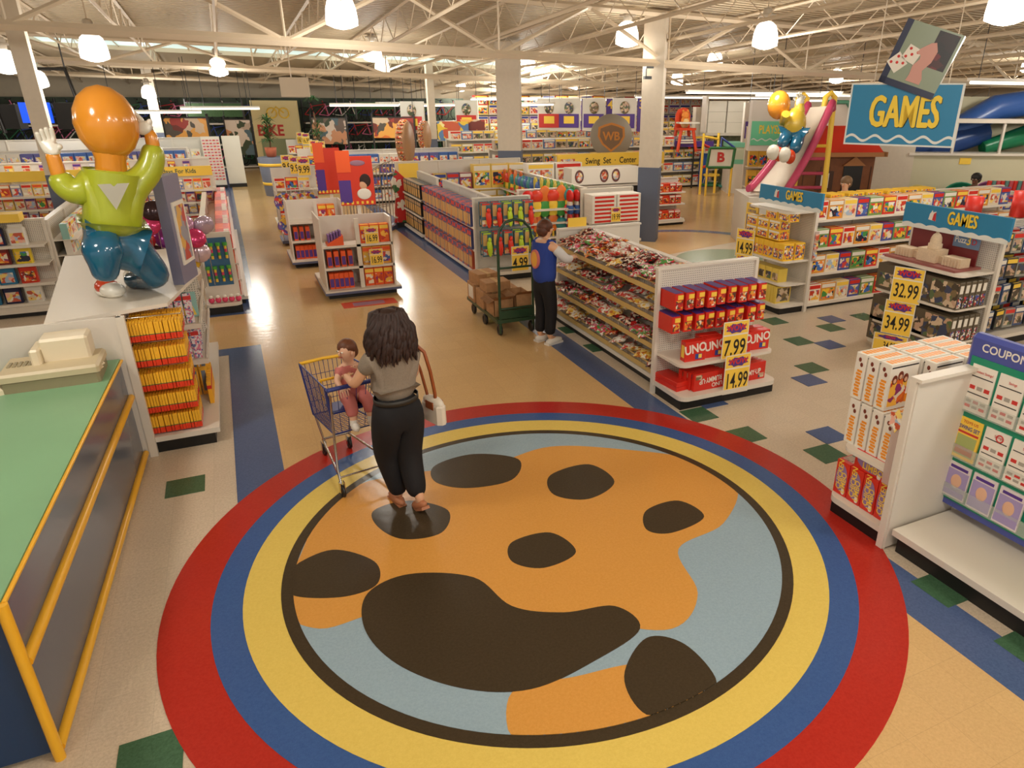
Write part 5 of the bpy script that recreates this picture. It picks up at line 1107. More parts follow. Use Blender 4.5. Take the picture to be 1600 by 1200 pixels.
for k, (px, py) in enumerate(BLP):
    p = at(px, py, 11.15+.08*(k % 4)); o = MB().ell((0,0,0), (.15, .08, .14), 0, 14).obj('foil_balloon', M('foil_%d' % k, _bc[k], .15, .4), None, p)
    o.rotation_euler = (random.uniform(-.5, .5), random.uniform(-.5, .5), random.uniform(-.5, .5)); tag(o, f'{ORD[k]} shiny foil balloon from the left behind the lavender board', 'balloon', 'foil balloons behind the board')
    MB().tube([(p.x+.95, p.y-11.3, .55), (p.x+.95, p.y-11.3, p.z-.1)], .005, 4).obj('stick', CHROME, t)
pale = [carton('book_%d' % i, .16, .05, .22, c, p_, a) for i, (c, p_, a) in enumerate((((214,120,60), PIC2, PAPER), ((225,205,175), PIC4, RED), ((206,80,60), PIC1, YEL), ((150,150,180), PIC6, PAPER), ((230,190,90), PIC4, ORANGE), ((200,140,150), PIC4, PURPLE), ((220,200,120), PIC1, RED)) )] if 0 else None
def bk_(i, c, p_, a): return carton('book_%d' % i, .17, .06, .23, M('book_body%d' % i, c, .5), p_, a)
books = [bk_(0,(214,120,60),PIC2,PAPER), bk_(1,(225,205,175),PIC4,RED), bk_(2,(206,80,60),PIC1,YEL), bk_(3,(150,150,180),PIC6,PAPER), bk_(4,(230,190,90),PIC4,ORANGE), bk_(5,(200,140,150),PIC4,PURPLE)]
FAR = dict(name='book', cat='book')
stock('book gondola under the yellow sign strip on the left', (-6.4, 18.1), 0, 6.1, 1.52, (.14, .42, .68, .94, 1.20), books, 'book', 'book', 'colourful book or card pack on the nearest left book gondola', 'books on the nearest left book gondola', d=.30, deck=.4, ordn=False)
hd_ = thing('header_sign', 'long yellow Birthdays For Kids sign strip over the left books', 'sign', (-6.4, 17.74, 1.50)); MB().box(0, 6.1, 0, .02, 0, .20).obj('strip', YEL, hd_); MB().ftext('Birthdays For Kids', .13, 5.35, -.003, .1, 0, .9).obj('lettering', M('ink_green', (60, 90, 70), .5), hd_)
stock('second book gondola behind the yellow sign strip', (-9.0, 21.6), 0, 8.6, 1.55, (.14, .55, .96, 1.30), [(pm, w+.16) for pm, w in books], 'book', 'book', 'colourful book on the second left book gondola', 'books on the second left book gondola', d=.3, deck=.4, ordn=False)
bluey = [carton('blue_toy_%d' % i, .3, .2, .26, M('bluepack%d' % i, c, .4), p_) for i, (c, p_) in enumerate((((60,100,170), PIC4), ((225,215,200), PIC4), ((90,90,150), PIC6)))]  # printed toy boxes, shared by the rear left and blue-backed centre gondolas
stock('third left gondola with blue shelf edges', (-12.0, 25.2), 0, 11.0, 1.6, (.14, .55, .96, 1.3), bluey, 'packed_toy', 'toy pack', 'blue and white box on the third left gondola', 'boxes on the third left gondola', ordn=False)
stock('fourth left gondola of soft toys before the rear wall', (-12.0, 29.0), 0, 11.6, 1.7, (.14, .6, 1.1), bluey, 'packed_toy', 'toy pack', 'box on the fourth left gondola', 'boxes on the fourth left gondola', ordn=False)
hd_ = thing('header_sign', 'short yellow sign strip at the far left edge above the toy bags', 'sign', (-5.9, 13.0, 1.38)); MB().box(0, 3.0, 0, .3, 0, .12).obj('strip', YEL, hd_)
# white slanted game panels
for q, (x, y) in enumerate(((-.35, 28.6), (.30, 28.9))):
    t = thing('ticket_wall', f'{"left" if q == 0 else "right, blank"} tall white panel {"with rows of red tickets" if q == 0 else "beside the ticket panel"} far left of aisle', 'display panel', (x, y, 0), PI/2*q*0); MB().box(-.3, .28, 0, .1, .12, 1.75).obj('panel', PAPER, t); MB().box(-.3, .28, -.1, .1, 0, .12).obj('kick_base', BLACK, t)
    if q == 0:
        mb = MB()
        for a in range(5):
            for b in range(14): mb.box(-.27+.11*a, -.19+.11*a, -.01, 0, .3+.1*b, .35+.1*b, (a+b) % 2)
        mb.obj('tickets', [M('ticket_red', (214, 90, 80), .5), M('ticket_pink', (214, 130, 150), .5)], t)
# hanging screen in a black frame, far left
p = at(65, 200, 24)
t = thing('hanging_screen', 'glowing blue projection screen in a black truss frame at far left', 'screen', (p.x, p.y, 0), -CAM_ANG); z0 = 2.55; MB().tube([(-1.0,0,z0-.4), (-1.15,0,z0+1.15), (1.0,0,z0+1.15), (1.25,0,z0-.4)], .05, 6).obj('truss_frame', DARK, t); MB().box(-.45, .35, .0, .05, z0-.15, z0+.35).obj('screen', M('screen_blue', (20, 70, 200), .4, em=1.2), t); MB().box(.45, 1.1, .0, .3, z0-.3, z0+.35).obj('speaker_box', BLACK, t); MB().box(-1.0, -.55, 0, .3, z0-.3, z0+.3).obj('speaker_box', BLACK, t)
MB().tube([(-1.15,0,z0+1.1), (-1.15,0,roofz(p.x,p.y))], .02, 4).tube([(1.0,0,z0+1.1), (1.0,0,roofz(p.x,p.y))], .02, 4).obj('hanger', DARK, t)
# ================================================================== rear left: bicycles
TYRE = M('tyre', (26, 26, 26), .6)
def bike(key, c):
    f = M('bike_'+key, c, .3)
    mb = MB(); mb.torus((-.5,0,.33), .31, .022, 'y', 18, 5, 0); mb.torus((.5,0,.33), .31, .022, 'y', 18, 5, 0)
    for a, b in (((-.5,0,.33),(-.08,0,.28)), ((-.08,0,.28),(-.2,0,.8)), ((-.5,0,.33),(-.17,0,.68)), ((-.08,0,.28),(.34,0,.68)), ((-.17,0,.68),(.34,0,.76)), ((.5,0,.33),(.33,0,.92))): mb.tube([a, b], .022, 5, 1)
    mb.tube([(.30,-.28,.98), (.34,0,.92), (.30,.28,.98)], .016, 5, 0); mb.ell((-.2,0,.83), (.12,.06,.03), 0, 8)
    for cx in (-.5, .5):
        for k in range(6): mb.tube([(cx,0,.33), (cx+.3*math.cos(k*PI/3),0,.33+.3*math.sin(k*PI/3))], .004, 3, 0)
    return mb.mesh('bicycle', [TYRE, f])
BK = [bike('red', (190, 30, 40)), bike('green', (40, 110, 70)), bike('pink', (214, 110, 150)), bike('blue', (50, 70, 150)), bike('white', (220, 215, 205))]
BACKD = M('bike_backdrop', (58, 72, 54), .6, noise=.5, ns=2)
struct('wall_bicycles', MB().box(-13, 11.5, 37.2, 37.35, 0, 2.95), BACKD)
n_ = 0
for x0, x1 in ((-12.5, -1.0), (-.6, 1.6), (3.6, 11.0)):
    t = thing('bicycle_rack', f'{["left","middle","right"][n_]} two-tier bicycle rack along the rear wall', 'bicycle rack', (x0, 36.4, 0)); n_ += 1
    for z in (.10, 1.05, 1.92): MB().box(0, x1-x0, -.35, .35, z-.06, z).obj('rail', WHITE, t)
    for k in range(int((x1-x0)/2.2)+1): MB().tube([(2.2*k, .35, 0), (2.2*k, .35, 2.9)], .04, 5).obj('post', DARK, t)
    for lv, z in enumerate((.10, 1.05, 1.92)):
        x = x0+.55; i = 0
        while x < x1-.2:
            put('bicycle', BK[(i*2+lv+n_) % 5], Vector((x, 36.4+random.uniform(-.1, .1), z)), random.uniform(-.25, .25)+(.9 if lv == 0 else 0), f'bicycle on the {("floor","middle","top")[lv]} tier of the {["left","middle","right"][n_-1]} rear rack', 'bicycle', 'bicycles on the rear racks'); x += .62; i += 1
t = thing('department_sign', 'tall cream BIKE sign panel lit at the rear wall', 'sign', at(434, 205, 35), -CAM_ANG*.6); MB().box(-.95, .95, -.15, .15, -1.7, 1.25).obj('panel', M('sign_cream', (232, 214, 160), .6), t); MB().ftext('BIKE', .62, -.25, -.16, .02, 0, .9, .03).obj('lettering', RT, t)
MB().torus((-.1,-.17,.75), .20, .03, 'y', 14, 5).torus((.4,-.17,.75), .20, .03, 'y', 14, 5).tube([(-.1,-.17,.75), (.1,-.17,1.0), (.4,-.17,.75)], .03, 5).obj('painted_bicycle', YEL, t); MB().box(-.7, .7, -.17, -.15, -1.2, -.3).obj('lower_panel', M('sign_sage', (150, 156, 116), .6), t)
MU1 = printed('mural_orange', [(226,120,50),(120,50,40),(220,190,160),(170,60,50),(90,80,70),(240,170,80)], 2.6)
MU2 = printed('mural_pale', [(196,170,150),(120,100,90),(90,110,120),(214,150,110),(70,80,60),(226,206,190)], 2.6)
for i, (px, py, D, w, h, mt, lab) in enumerate(((292,205,31,1.6,.9,MU1,'framed photo mural with an orange toy in the left rear'), (375,215,32,1.0,1.3,MU2,'tall photo mural of a child with a bicycle left of the BIKE sign'), (515,205,32,1.4,1.0,MU2,'pale photo mural behind the spiky plant'), (615,200,30,1.6,.75,MU1,'framed orange photo mural in black frame at centre rear'), (585,165,33,1.6,.3,LEAF,'strip of dark greenery over the centre rear racks'), (335,172,33,2.2,.5,LEAF,'strip of dark greenery over the left rear racks'))):
    p = at(px, py, D); t = thing('mural_panel', lab, 'mural', p, -CAM_ANG); MB().box(-w/2, w/2, 0, .06, -h/2, h/2).obj('print', mt, t); MB().box(-w/2-.05, -w/2, -.02, .08, -h/2-.4, h/2+.15).box(w/2, w/2+.05, -.02, .08, -h/2-.4, h/2+.15).box(-w/2, w/2, -.02, .08, h/2, h/2+.04).obj('black_frame', DARK, t)
    for s_ in (-1, 1): MB().tube([(s_*w/2, .03, h/2), (s_*w/2, .03, roofz(p.x, p.y)-p.z)], .012, 4).obj('hanger', DARK, t)
# fluorescent strips along the rear and right
FL = M('tube_light', (255, 250, 235), .4, em=1.5)
def strip(px, py, D, L, rz, lab, pw=0):
    p = at(px, py, D); t = thing('strip_light', lab, 'light', p, rz, 'long strip lights'); MB().box(-L/2, L/2, -.1, .1, .03, .09).obj('housing', WHITE, t); MB().tube([(-L/2,0,0), (L/2,0,0)], .035, 6).obj('tube', FL, t)
    for s_ in (-1, 1): MB().tube([(s_*L*.4,0,.09), (s_*L*.4,0,max(.2, roofz(p.x,p.y)-p.z))], .01, 4).obj('hanger', DARK, t)
for i, a in enumerate(((240,176,30,3.0,0,'strip light at the left rear'), (345,170,30,2.6,0,'strip light over the left bicycle rack'), (570,165,30,2.6,0,'strip light over the centre bicycle rack'), (625,163,31,2.5,.6,'short strip light right of the centre rack'), (690,165,31,2.5,.6,'strip light behind the slim pillar'), (835,164,27,2.2,.5,'strip light right of the wide white pillar'), (890,156,33,9,0,'long strip light above the numbered signs'), (1110,153,31,7,0,'long strip light above the high chair'), (1200,146,28,7,0,'upper long strip light above the slide'), (1420,158,28,10,0,'long strip light left behind the GAMES sign'), (1570,130,19,2.2,0,'strip light at the upper right edge'), (1280,150,30,6,0,'second strip light over the slide'), (1560,158,26,6,0,'strip light above the tube slides'))): strip(*a)
# ================================================================== centre departments
midp = [carton('mid_%d' % i, .34, .2, .42, M('midbody%d' % i, c, .45), p_, a) for i, (c, p_, a) in enumerate((((150,60,70), PIC6, PAPER), ((230,190,70), PIC1, BLUE), ((90,100,150), PIC4, RED)))]
big = [carton('big_yellow_box', .50, .25, .62, M('box_straw', (232, 196, 92), .45), PIC1, PAPER)]
gondola('gondola with large yellow boxes behind the aisle island', (4.02, 19.3), 0, 3.5, 1.50, [(.80, .5)], deck=.55, deckz=.14)
f = Fr((4.02, 19.3), 0)
row(f, .55, 1.95, -.33, .80, midp, .01, 'toy_box', 'toy box', 'toy box from the left on the upper shelf behind the aisle island', 'boxes on the yellow-box gondola')
row(f, 1.98, 3.5, -.33, .80, big, .01, 'toy_box', 'toy box', 'large yellow toy box from the left on the upper shelf behind the aisle island', 'large yellow boxes'); row(f, .6, 3.5, -.33, .14, big, .01, 'toy_box', 'toy box', 'large yellow toy box from the left on the lower shelf behind the island', 'large yellow boxes, lower shelf')
t = thing('info_board', 'plain yellow board with green mascotless print at the left of the yellow-box gondola', 'board', (3.98, 18.74, .14)); t['label'] = 'plain yellow upright board at the left end of the yellow-box gondola'; MB().box(0, .5, -.03, 0, .0, 1.38).obj('board', YEL, t); MB().box(.02, .48, -.035, -.03, .02, .75).obj('printed_half', printed('print_field', [(120,140,90),(214,170,110),(120,130,170),(190,110,70)], 8), t)
t = thing('display_stand', 'tall narrow stand with red and green round pictures left of the black boxes', 'display stand', (3.85, 18.3, 0)); MB().box(-.15, .15, -.12, .12, 0, .12).obj('base', BLACK, t); MB().prism([(-.18,.12),(.16,.12),(.2,.5),(.12,.85),(.18,1.2),(-.05,1.42),(-.2,1.1),(-.1,.8)], -.03, .03, 0, Matrix.Rotation(PI/2,4,'X')).obj('cutout_board', printed('print_cut', [(200,40,36),(235,225,205),(60,110,60),(200,40,36)], 6), t)
wp = [carton('wide_print_%d' % i, .8, .3, .5, PAPER, p_, a) for i, (p_, a) in enumerate(((PIC4, YEL), (PIC4, RED)))]
gondola('low gondola with two wide pictured boxes beside the wide pillar', (7.25, 18.6), 0, 1.9, 1.0, [(.95, .5)], deck=.5, deckz=.14); f = Fr((7.25, 18.6), 0); row(f, .05, 1.8, -.28, .95, wp, .04, 'toy_box', 'toy box', 'wide pictured box from the left beside the wide pillar', 'wide pictured boxes'); row(f, .05, 1.8, -.28, .14, wp, .04, 'toy_box', 'toy box', 'wide pictured box on the low deck beside the wide pillar', 'wide pictured boxes on the low deck', ordn=False)
# colourful hanging toys
kt = []
for i, (c, sh_) in enumerate((((220,60,36), 0), ((60,150,60), 1), ((60,100,170), 0), ((232,120,40), 1), ((214,40,34), 0), ((226,200,60), 1), ((50,140,140), 0))):
    mb = MB(); m_ = M('hang_%d' % i, c, .35)
    if sh_: mb.ell((0,0,.30), (.14,.03,.20), 0, 12).tube([(0,0,.12), (0,0,-.04)], .025, 6, 1)
    else: mb.ell((0,0,.27), (.16,.08,.14), 0, 12).ell((0,0,.08), (.12,.06,.14), 1, 12)
    kt.append((mb.mesh('sport_toy', [m_, M('hang_b%d' % i, ((240,200,60), (230,220,205), (200,50,40))[i % 3], .4)]), .20))
stock('gondola of bright hanging sport toys behind the shop worker', (7.15, 19.3), -PI/2, 4.9, 1.24, (.20, .52, .80), kt, 'sport_toy', 'sport toy', 'bright bat or racket set from the far end, sport gondola', 'hanging sport toys', d=.42, deck=.5, pegs=True, dup=2, gap=.0)
stock('near stretch of the sport toy gondola left of the white stack', (5.75, 14.9), 0, 1.35, 1.2, (.2, .52, .82), kt, 'sport_toy', 'sport toy', 'bright plastic sport toy from the left beside the white stack', 'sport toys beside the white stack', d=.4, deck=.5, pegs=True, gap=0)
wb = carton('white_red_box', .60, .40, .085, PAPER, RED, None)
gondola('end display stacked with flat white and red boxes beside the near pillar', (7.05, 14.34), 0, 1.30, 1.22, [(.55, .4)], deck=.5, deckz=.14, cat='end display')
for k in range(2):
    for j in range(7): put('game_box', wb[0], Vector((7.38+.62*k, 14.05, .55+.087*j)), 0, f'{ORD[j]} flat white box from the bottom in the {"left" if k == 0 else "right"} upper stack by the pillar', 'game box', 'flat white boxes stacked by the pillar')
    for j in range(4): put('game_box', wb[0], Vector((7.38+.62*k, 14.05, .14+.087*j)), 0, f'{ORD[j]} flat white box from the bottom in the {"left" if k == 0 else "right"} lower stack by the pillar', 'game box', 'flat white boxes stacked by the pillar')
price((7.66, 13.83, .56), 0, '19.99', 'small yellow price sign on the flat white box stack', .24, .32)
oval = MB().bbox(-1.0, 1.0, -.25, .25, 0, .42, .01, 0)
for x in (-.78, -.05, .30): oval.ell((x,-.251,.21), (.13,.004,.17), 1, 16).ell((x,-.254,.21), (.09,.004,.11), 2, 16)
t = put('toy_box', oval.mesh('toy_box_oval', [PAPER, M('oval_brown', (110, 70, 66), .4), PIC4]), Vector((9.0, 17.1, 1.0)), 0, 'long white box with three dark ovals left of the near pillar', 'toy box')
gondola('low gondola carrying the long white oval box', (7.9, 17.4), 0, 2.3, .98, [], deck=.5, deckz=.98-.01, cap=False)
# swing set department
swl = [carton('swing_%d' % i, .42, .2, .34, M('swing%d' % i, c, .4), p_, a) for i, (c, p_, a) in enumerate((((226,190,70), PIC4, BLUE), ((60,100,160), PIC4, YEL), ((225,215,195), PIC1, YEL)))]
stock('swing set department gondola with yellow header behind the near pillar', (8.6, 19.6), 0, 3.6, 1.34, (.14, .5, .86), swl, 'toy_box', 'toy box', 'swing set part box from the left', 'swing set boxes', gap=.03)
hd_ = thing('header_sign', 'yellow Swing Set Center header sign left of the near pillar', 'sign', (8.6, 19.08, 1.24)); MB().box(0, 3.6, -.02, .04, 0, .30).box(0, 3.6, .0, .35, .30, .34).obj('board', YEL, hd_); MB().ftext('Swing  Set  ·  Center', .24, 1.75, -.024, .14, 0, .85, .015).obj('lettering', INK, hd_); MB().box(.1, .55, -.024, -.02, .06, .22).obj('picture', PIC4, hd_)
# emblem disc and other tall signs over the centre
p = at(955, 213, 24); t = thing('emblem_sign', 'round grey sign with an orange shield emblem left of the near pillar', 'sign', p, -CAM_ANG); MB().lathe([(.001,-.06),(.68,-.06),(.68,.06),(.001,.06)], 32, 0, Matrix.Rotation(PI/2,4,'X')).obj('disc', M('disc_grey', (160, 148, 130), .6), t)
shp = [(0,.42),(.22,.36),(.42,.28),(.44,.0),(.30,-.25),(0,-.48),(-.30,-.25),(-.44,.0),(-.42,.28),(-.22,.36)]
MB().prism(shp, 0, .03, 0, Matrix.Translation((0,-.06,0)) @ Matrix.Rotation(PI/2,4,'X')).obj('shield_rim', M('shield_orange', (206, 130, 40), .5), t); MB().prism([(x*.84, y*.84) for x, y in shp], 0, .02, 0, Matrix.Translation((0,-.085,0)) @ Matrix.Rotation(PI/2,4,'X')).obj('shield_field', M('shield_brown', (130, 96, 60), .5), t); MB().ftext('WB', .36, 0, -.115, 0, 0, .95, .03).obj('lettering', M('shield_orange', None), t); MB().tube([(0,0,-.68), (0,0,-2.0)], .05, 6).obj('post', WHITE, t)
for q, (px, py, D, s_) in enumerate(((633,222,22,.58), (663,212,26,.45))):
    p = at(px, py, D); t = thing('coin_sign', f'{"larger" if q == 0 else "smaller"} tall coin-edged round sign seen edge-on at centre', 'sign', p, 1.25-CAM_ANG); MB().lathe([(.001,-.14),(.95*s_,-.14),(1.0*s_,-.08),(1.0*s_,.08),(.95*s_,.14),(.001,.14)], 30, 0, Matrix.Rotation(PI/2,4,'X') @ Matrix.Diagonal((.55,1,1,1))).obj('disc', M('coin_tan', (176, 132, 92), .5), t)
    mb = MB()
    for k in range(26):
        a = 2*PI*k/26; mb.ell((.55*1.0*s_*math.cos(a), 0, 1.0*s_*math.sin(a)), (.04, .12, .04), 0, 6)
    mb.obj('studs', PIC5, t); MB().tube([(0,0,-.9*s_), (0,0,-2.2)], .05, 6).obj('post', WHITE, t)
# more gondolas filling the middle distance
cb_ = [carton('center_%d' % i, .42, .25, .30, M('cbody%d' % i, c, .5), p_, a) for i, (c, p_, a) in enumerate((((226,214,196), PIC4, RED), ((214,190,110), PIC1, PAPER), ((190,170,150), PIC3, YEL), ((90,120,170), PIC4, PAPER)))]
stock('centre gondola with blue back of carded toys', (3.3, 23.2), 0, 3.6, 1.55, (.14, .52, .90, 1.20), bluey, 'packed_toy', 'toy pack', 'small white card on the blue-backed centre gondola', 'cards on the blue-backed gondola', ordn=False)
stock('middle gondola row behind the yellow boxes', (7.9, 23.0), 0, 9.0, 1.5, (.14, .6, 1.05, 1.50), cb_, 'boxed_toy', 'boxed toy', 'toy box on the middle gondola row', 'boxes on the middle gondola row', ordn=False)
stock('rear middle gondola row with mixed boxes', (7.6, 27.0), 0, 12.0, 1.6, (.7, 1.15, 1.60), cb_, 'boxed_toy', 'boxed toy', 'toy box on the rear middle gondola row', 'boxes on the rear middle gondola row', ordn=False)
stock('last middle gondola row before the rear shelving', (8.6, 31.0), 0, 14.0, 1.7, (.9, 1.4, 1.7), [(m_, w_+.05) for m_, w_ in cb_], 'boxed_toy', 'boxed toy', 'toy box on the last middle gondola row', 'boxes on the last middle gondola row', ordn=False)
# rear wall shelving, three metres high
rw = [carton('rear_%d' % i, .70, .4, .46, M('rbody%d' % i, c, .5), p_, a) for i, (c, p_, a) in enumerate((((232,222,200), PIC4, RED), ((222,190,80), PIC1, PAPER), ((206,190,210), PIC4, PURPLE), ((200,60,50), PIC1, YEL), ((226,210,190), PIC2, BLUE)))]
stock('tall rear wall shelving left part', (11.9, 37.2), 0, 8.6, 3.0, (.5, 1.1, 1.65, 2.2, 2.65), rw, 'shelf_carton', 'carton', 'large box on the left rear wall shelving', 'boxes on the left rear wall shelving', ordn=False, gap=.05)
stock('tall rear wall shelving right part', (20.6, 37.2), 0, 13.0, 3.0, (.5, 1.1, 1.65, 2.2, 2.65), [rw[i] for i in (2, 0, 4, 0, 2)], 'shelf_carton', 'carton', 'large box on the right rear wall shelving', 'boxes on the right rear wall shelving', ordn=False, gap=.05)
# hanging numbered department signs
for i, (px, py, D, bc, s_) in enumerate(((862,178,29,RT,'6'), (893,178,29,PURPLE,'5'), (932,178,29,PURPLE,'4'), (980,178,28,PURPLE,'3'), (648,182,30,RT,''), (733,180,30,RT,''), (1190,190,24,PURPLE,''))):
    p = at(px, py, D); t = thing('department_sign', (['leftmost numbered rear sign, red board, number 6', 'purple numbered sign next right of the red number 6 sign', 'purple numbered sign behind the grey emblem disc top, number 4', 'purple numbered sign nearest the blue-footed pillar, number 3'][i] if s_ else ['white hanging sign with red and yellow board at left centre', 'white hanging sign with red board over the robot mural', 'white hanging sign with purple board behind the slide'][i-4]), 'sign', p, -CAM_ANG)
    MB().box(-.55, .35, 0, .25, -.62, .55).obj('white_box', WHITE2, t); MB().box(-.50, .28, -.03, 0, -.50, .0).obj('colour_board', bc, t); MB().box(-.3, .1, -.045, -.03, -.35, -.08).obj('yellow_patch', YEL, t); MB().ell((-.1,-.03,.22), (.18,.03,.22), 0, 10).obj('picture', PIC3, t)
    if s_: MB().box(.38, .68, .05, .20, -.62, .55).obj('number_flag', PURPLE, t); MB().ftext(s_, .42, .53, .045, .32, 0, 1).obj('numeral', YEL, t)
    MB().tube([(-.4,.1,.55), (-.4,.1,roofz(p.x,p.y)-p.z)], .01, 4).tube([(.3,.1,.55), (.3,.1,roofz(p.x,p.y)-p.z)], .01, 4).obj('hanger', DARK, t)
for i, (px, py, D, w, h, mt, lab) in enumerate(((805-66,203,29,.95,.75,MU1,'dark mural of robot toys at rear centre'), (708,205,29,1.2,.7,printed('mural_yellow', [(230,190,60),(200,90,60),(240,220,150),(90,120,160)], 3),'yellow mural of toys left of the dark robot mural'), (905,193,30,.6,.2,PURPLE,'small purple aisle sign below the number signs'), (1085,225,27,1.4,.2,PURPLE,'purple shelf strip behind the high chair'))):
    p = at(px, py, D); t = thing('mural_panel', lab, 'mural', p, -CAM_ANG); MB().box(-w/2, w/2, 0, .08, -h/2, h/2).obj('print', mt, t); MB().tube([(0,.04,-h/2), (0,.04,-p.z)], .03, 4).obj('post', DARK, t)
# ================================================================== right-hand departments
# shelf unit with the giant high chair
hx = Vector((14.6, 22.9, 0)); t = thing('gondola_shelf', 'white shelf unit with yellow panel below the giant orange high chair', 'shelving unit', hx); MB().box(-1.0, 1.6, 0, 1.2, 1.22, 1.30).obj('top_shelf', WHITE, t); MB().box(-1.0, 1.6, .6, .66, 0, 1.22).obj('back_panel', WHITE2, t); MB().box(-.95, -.35, -.02, .02, .1, 1.18).obj('yellow_panel', YEL, t); MB().box(-.05, .0, 0, 1.2, 0, 1.22).box(.75, .8, 0, 1.2, 0, 1.22).box(1.55, 1.6, 0, 1.2, 0, 1.22).obj('divider_panel', WHITE, t); MB().box(-.3, 1.55, .3, .6, .1, 1.1).obj('stock_behind', PIC4, t); MB().box(-1.0, 1.6, .0, 1.2, 0, .1).obj('kick_base', BLACK, t)
hcp = fl(1068, 236, 1.30); hc = thing('high_chair', 'giant orange high chair standing on the white shelf unit', 'high chair', (hcp.x, hcp.y, 1.30), -.2)
OR2 = M('chair_orange', (226, 74, 34), .4)
for x, y in ((-.36,-.3), (.36,-.3), (-.36,.3), (.36,.3)): MB().tube([(x,y,0), (x*.62,y*.7,.78)], .06, 6).obj('leg', OR2, hc)
MB().box(-.32, .32, -.28, .28, .72, .80).obj('seat', OR2, hc); MB().prism([(-.28,.75),(.28,.75),(.28,1.25),(.18,1.42),(0,1.48),(-.18,1.42),(-.28,1.25)], -.30, -.24, 0, Matrix.Rotation(PI/2,4,'X')).obj('backrest', OR2, hc); MB().box(-.40, .36, -.45, -.1, .95, 1.0).obj('tray', PAPER, hc)
for z in (.28, .36): MB().box(-.33, .33, -.27, -.23, z, z+.05).obj('rung', PAPER, hc)
tag(MB().ell((0,0,.16), (.16,.15,.18), 0, 12).ell((0,0,.42), (.14,.13,.14), 1, 12).ell((-.12,-.02,.24), (.06,.06,.12), 1, 8).ell((.12,-.02,.24), (.06,.06,.12), 1, 8).ell((-.1,0,.56), (.05,.03,.05), 1, 8).ell((.1,0,.56), (.05,.03,.05), 1, 8).obj('plush_toy', [M('plush_cream', (230, 200, 140), .9), M('plush_orange', (228, 140, 60), .9)], None, (hcp.x-.05, hcp.y-.05, 2.10)), 'orange and cream plush toy sitting in the giant high chair', 'plush toy')
p = at(1140, 200, 29); MBp = MB().box(-.95, .95, 0, 1.0, -p.z, roofz(p.x, p.y)-p.z); t = thing('pillar', 'broad pinkish white pillar behind the giant high chair', 'pillar', at(1122, 200, 29.5), -CAM_ANG); MB().box(-.9, -.1, 0, .8, -at(1122,200,29.5).z, .75).obj('shaft', COLW, t)
t = thing('gondola_shelf', 'high stockroom shelf stacked with plain cartons right of the broad pillar', 'shelving unit', at(1155, 210, 28), -CAM_ANG); zb = -at(1155, 210, 28).z; MB().box(-1.3, 1.6, 0, .9, -.05, .05).box(-1.3, 1.6, 0, .9, -.95, -.88).obj('shelf', WHITE, t); MB().box(-1.3, -1.22, 0, .9, zb, 1.3).box(1.52, 1.6, 0, .9, zb, 1.3).obj('side_panel', WHITE, t); MB().box(-1.3, 1.6, .85, .9, zb, 0).obj('back_panel', M('mesh_green', (140, 146, 120), .7, noise=.4, ns=9), t)
pc = [MB().bbox(-.33, .33, -.3, .3, 0, .36, .01).mesh('storage_carton', PAPER), MB().bbox(-.33, .33, -.3, .3, 0, .36, .01).mesh('storage_carton', M('carton_tan', (196, 160, 100), .7))]
b0 = at(1155, 210, 28)
for a in range(4):
    for c in range(3): put('storage_carton', pc[1 if a == 3 else 0], b0+_rz(Vector((-.85+.7*a, .4, .05+.365*c)), -CAM_ANG), -CAM_ANG, f'{ORD[a]} column from the left, {ORD[c]} plain carton from the bottom on the high shelf', 'carton', 'plain cartons on the high shelf')
# play pens and baby swings
bp = at(1125, 246, 25); t = thing('activity_center', 'green framed play panel with a red letter B', 'toy', (bp.x, bp.y, 0), -CAM_ANG); z = bp.z
for a, b in (((-.42,0,z-.32),(.42,0,z-.32)), ((.42,0,z-.32),(.48,0,z+.30)), ((.48,0,z+.30),(-.36,0,z+.30)), ((-.36,0,z+.30),(-.42,0,z-.32))): MB().tube([a, b], .05, 6).obj('frame_bar', M('frame_green', (46, 110, 56), .4), t)
MB().box(-.37, .40, -.01, .01, z-.28, z+.26).obj('panel', PAPER, t); MB().ftext('B', .42, .02, -.02, z-.01, 0, 1.1, .04).obj('lettering', RT, t); MB().tube([(0,0,z+.30), (.0,0,z+.62), (.45,0,z+.32)], .04, 6).obj('roof_bar', BLUE, t)
for x_ in (-.4, .42): MB().tube([(x_,0,0), (x_,0,z-.3)], .04, 6).obj('leg', YEL, t)
q_ = at(1108, 235, 25.5); t = thing('play_gate', 'yellow and red folding play gate left of the letter B panel', 'toy', (q_.x, q_.y, 0), -CAM_ANG+.6)
for a, b, m_ in (((-.3,0,.9),(.4,0,1.0),RT), ((-.3,0,1.65),(.4,0,1.4),RT), ((-.3,0,0),(-.3,0,2.0),YEL), ((.4,0,0),(.4,0,2.0),YEL), ((-.3,0,1.9),(.4,0,1.8),YEL)): MB().tube([a, b], .045, 6).obj('bar', m_, t)
q_ = at(1165, 240, 26); t = thing('play_pen', 'mint green mesh play pen right of the letter B panel', 'play pen', (q_.x, q_.y, 0), -CAM_ANG); MB().box(-.6, .9, 0, 1.0, q_.z-.35, q_.z-.2).box(-.6, .9, 0, 1.0, q_.z+.2, q_.z+.35).obj('padded_rail', M('mint', (120, 190, 160), .6), t); MB().box(-.55, .85, .02, .04, q_.z-.2, q_.z+.2).obj('mesh_side', M('mesh_pale', (196, 200, 176), .8), t); MB().box(-.55, .85, 0, 1.0, 0, q_.z-.35).obj('platform', WHITE2, t)
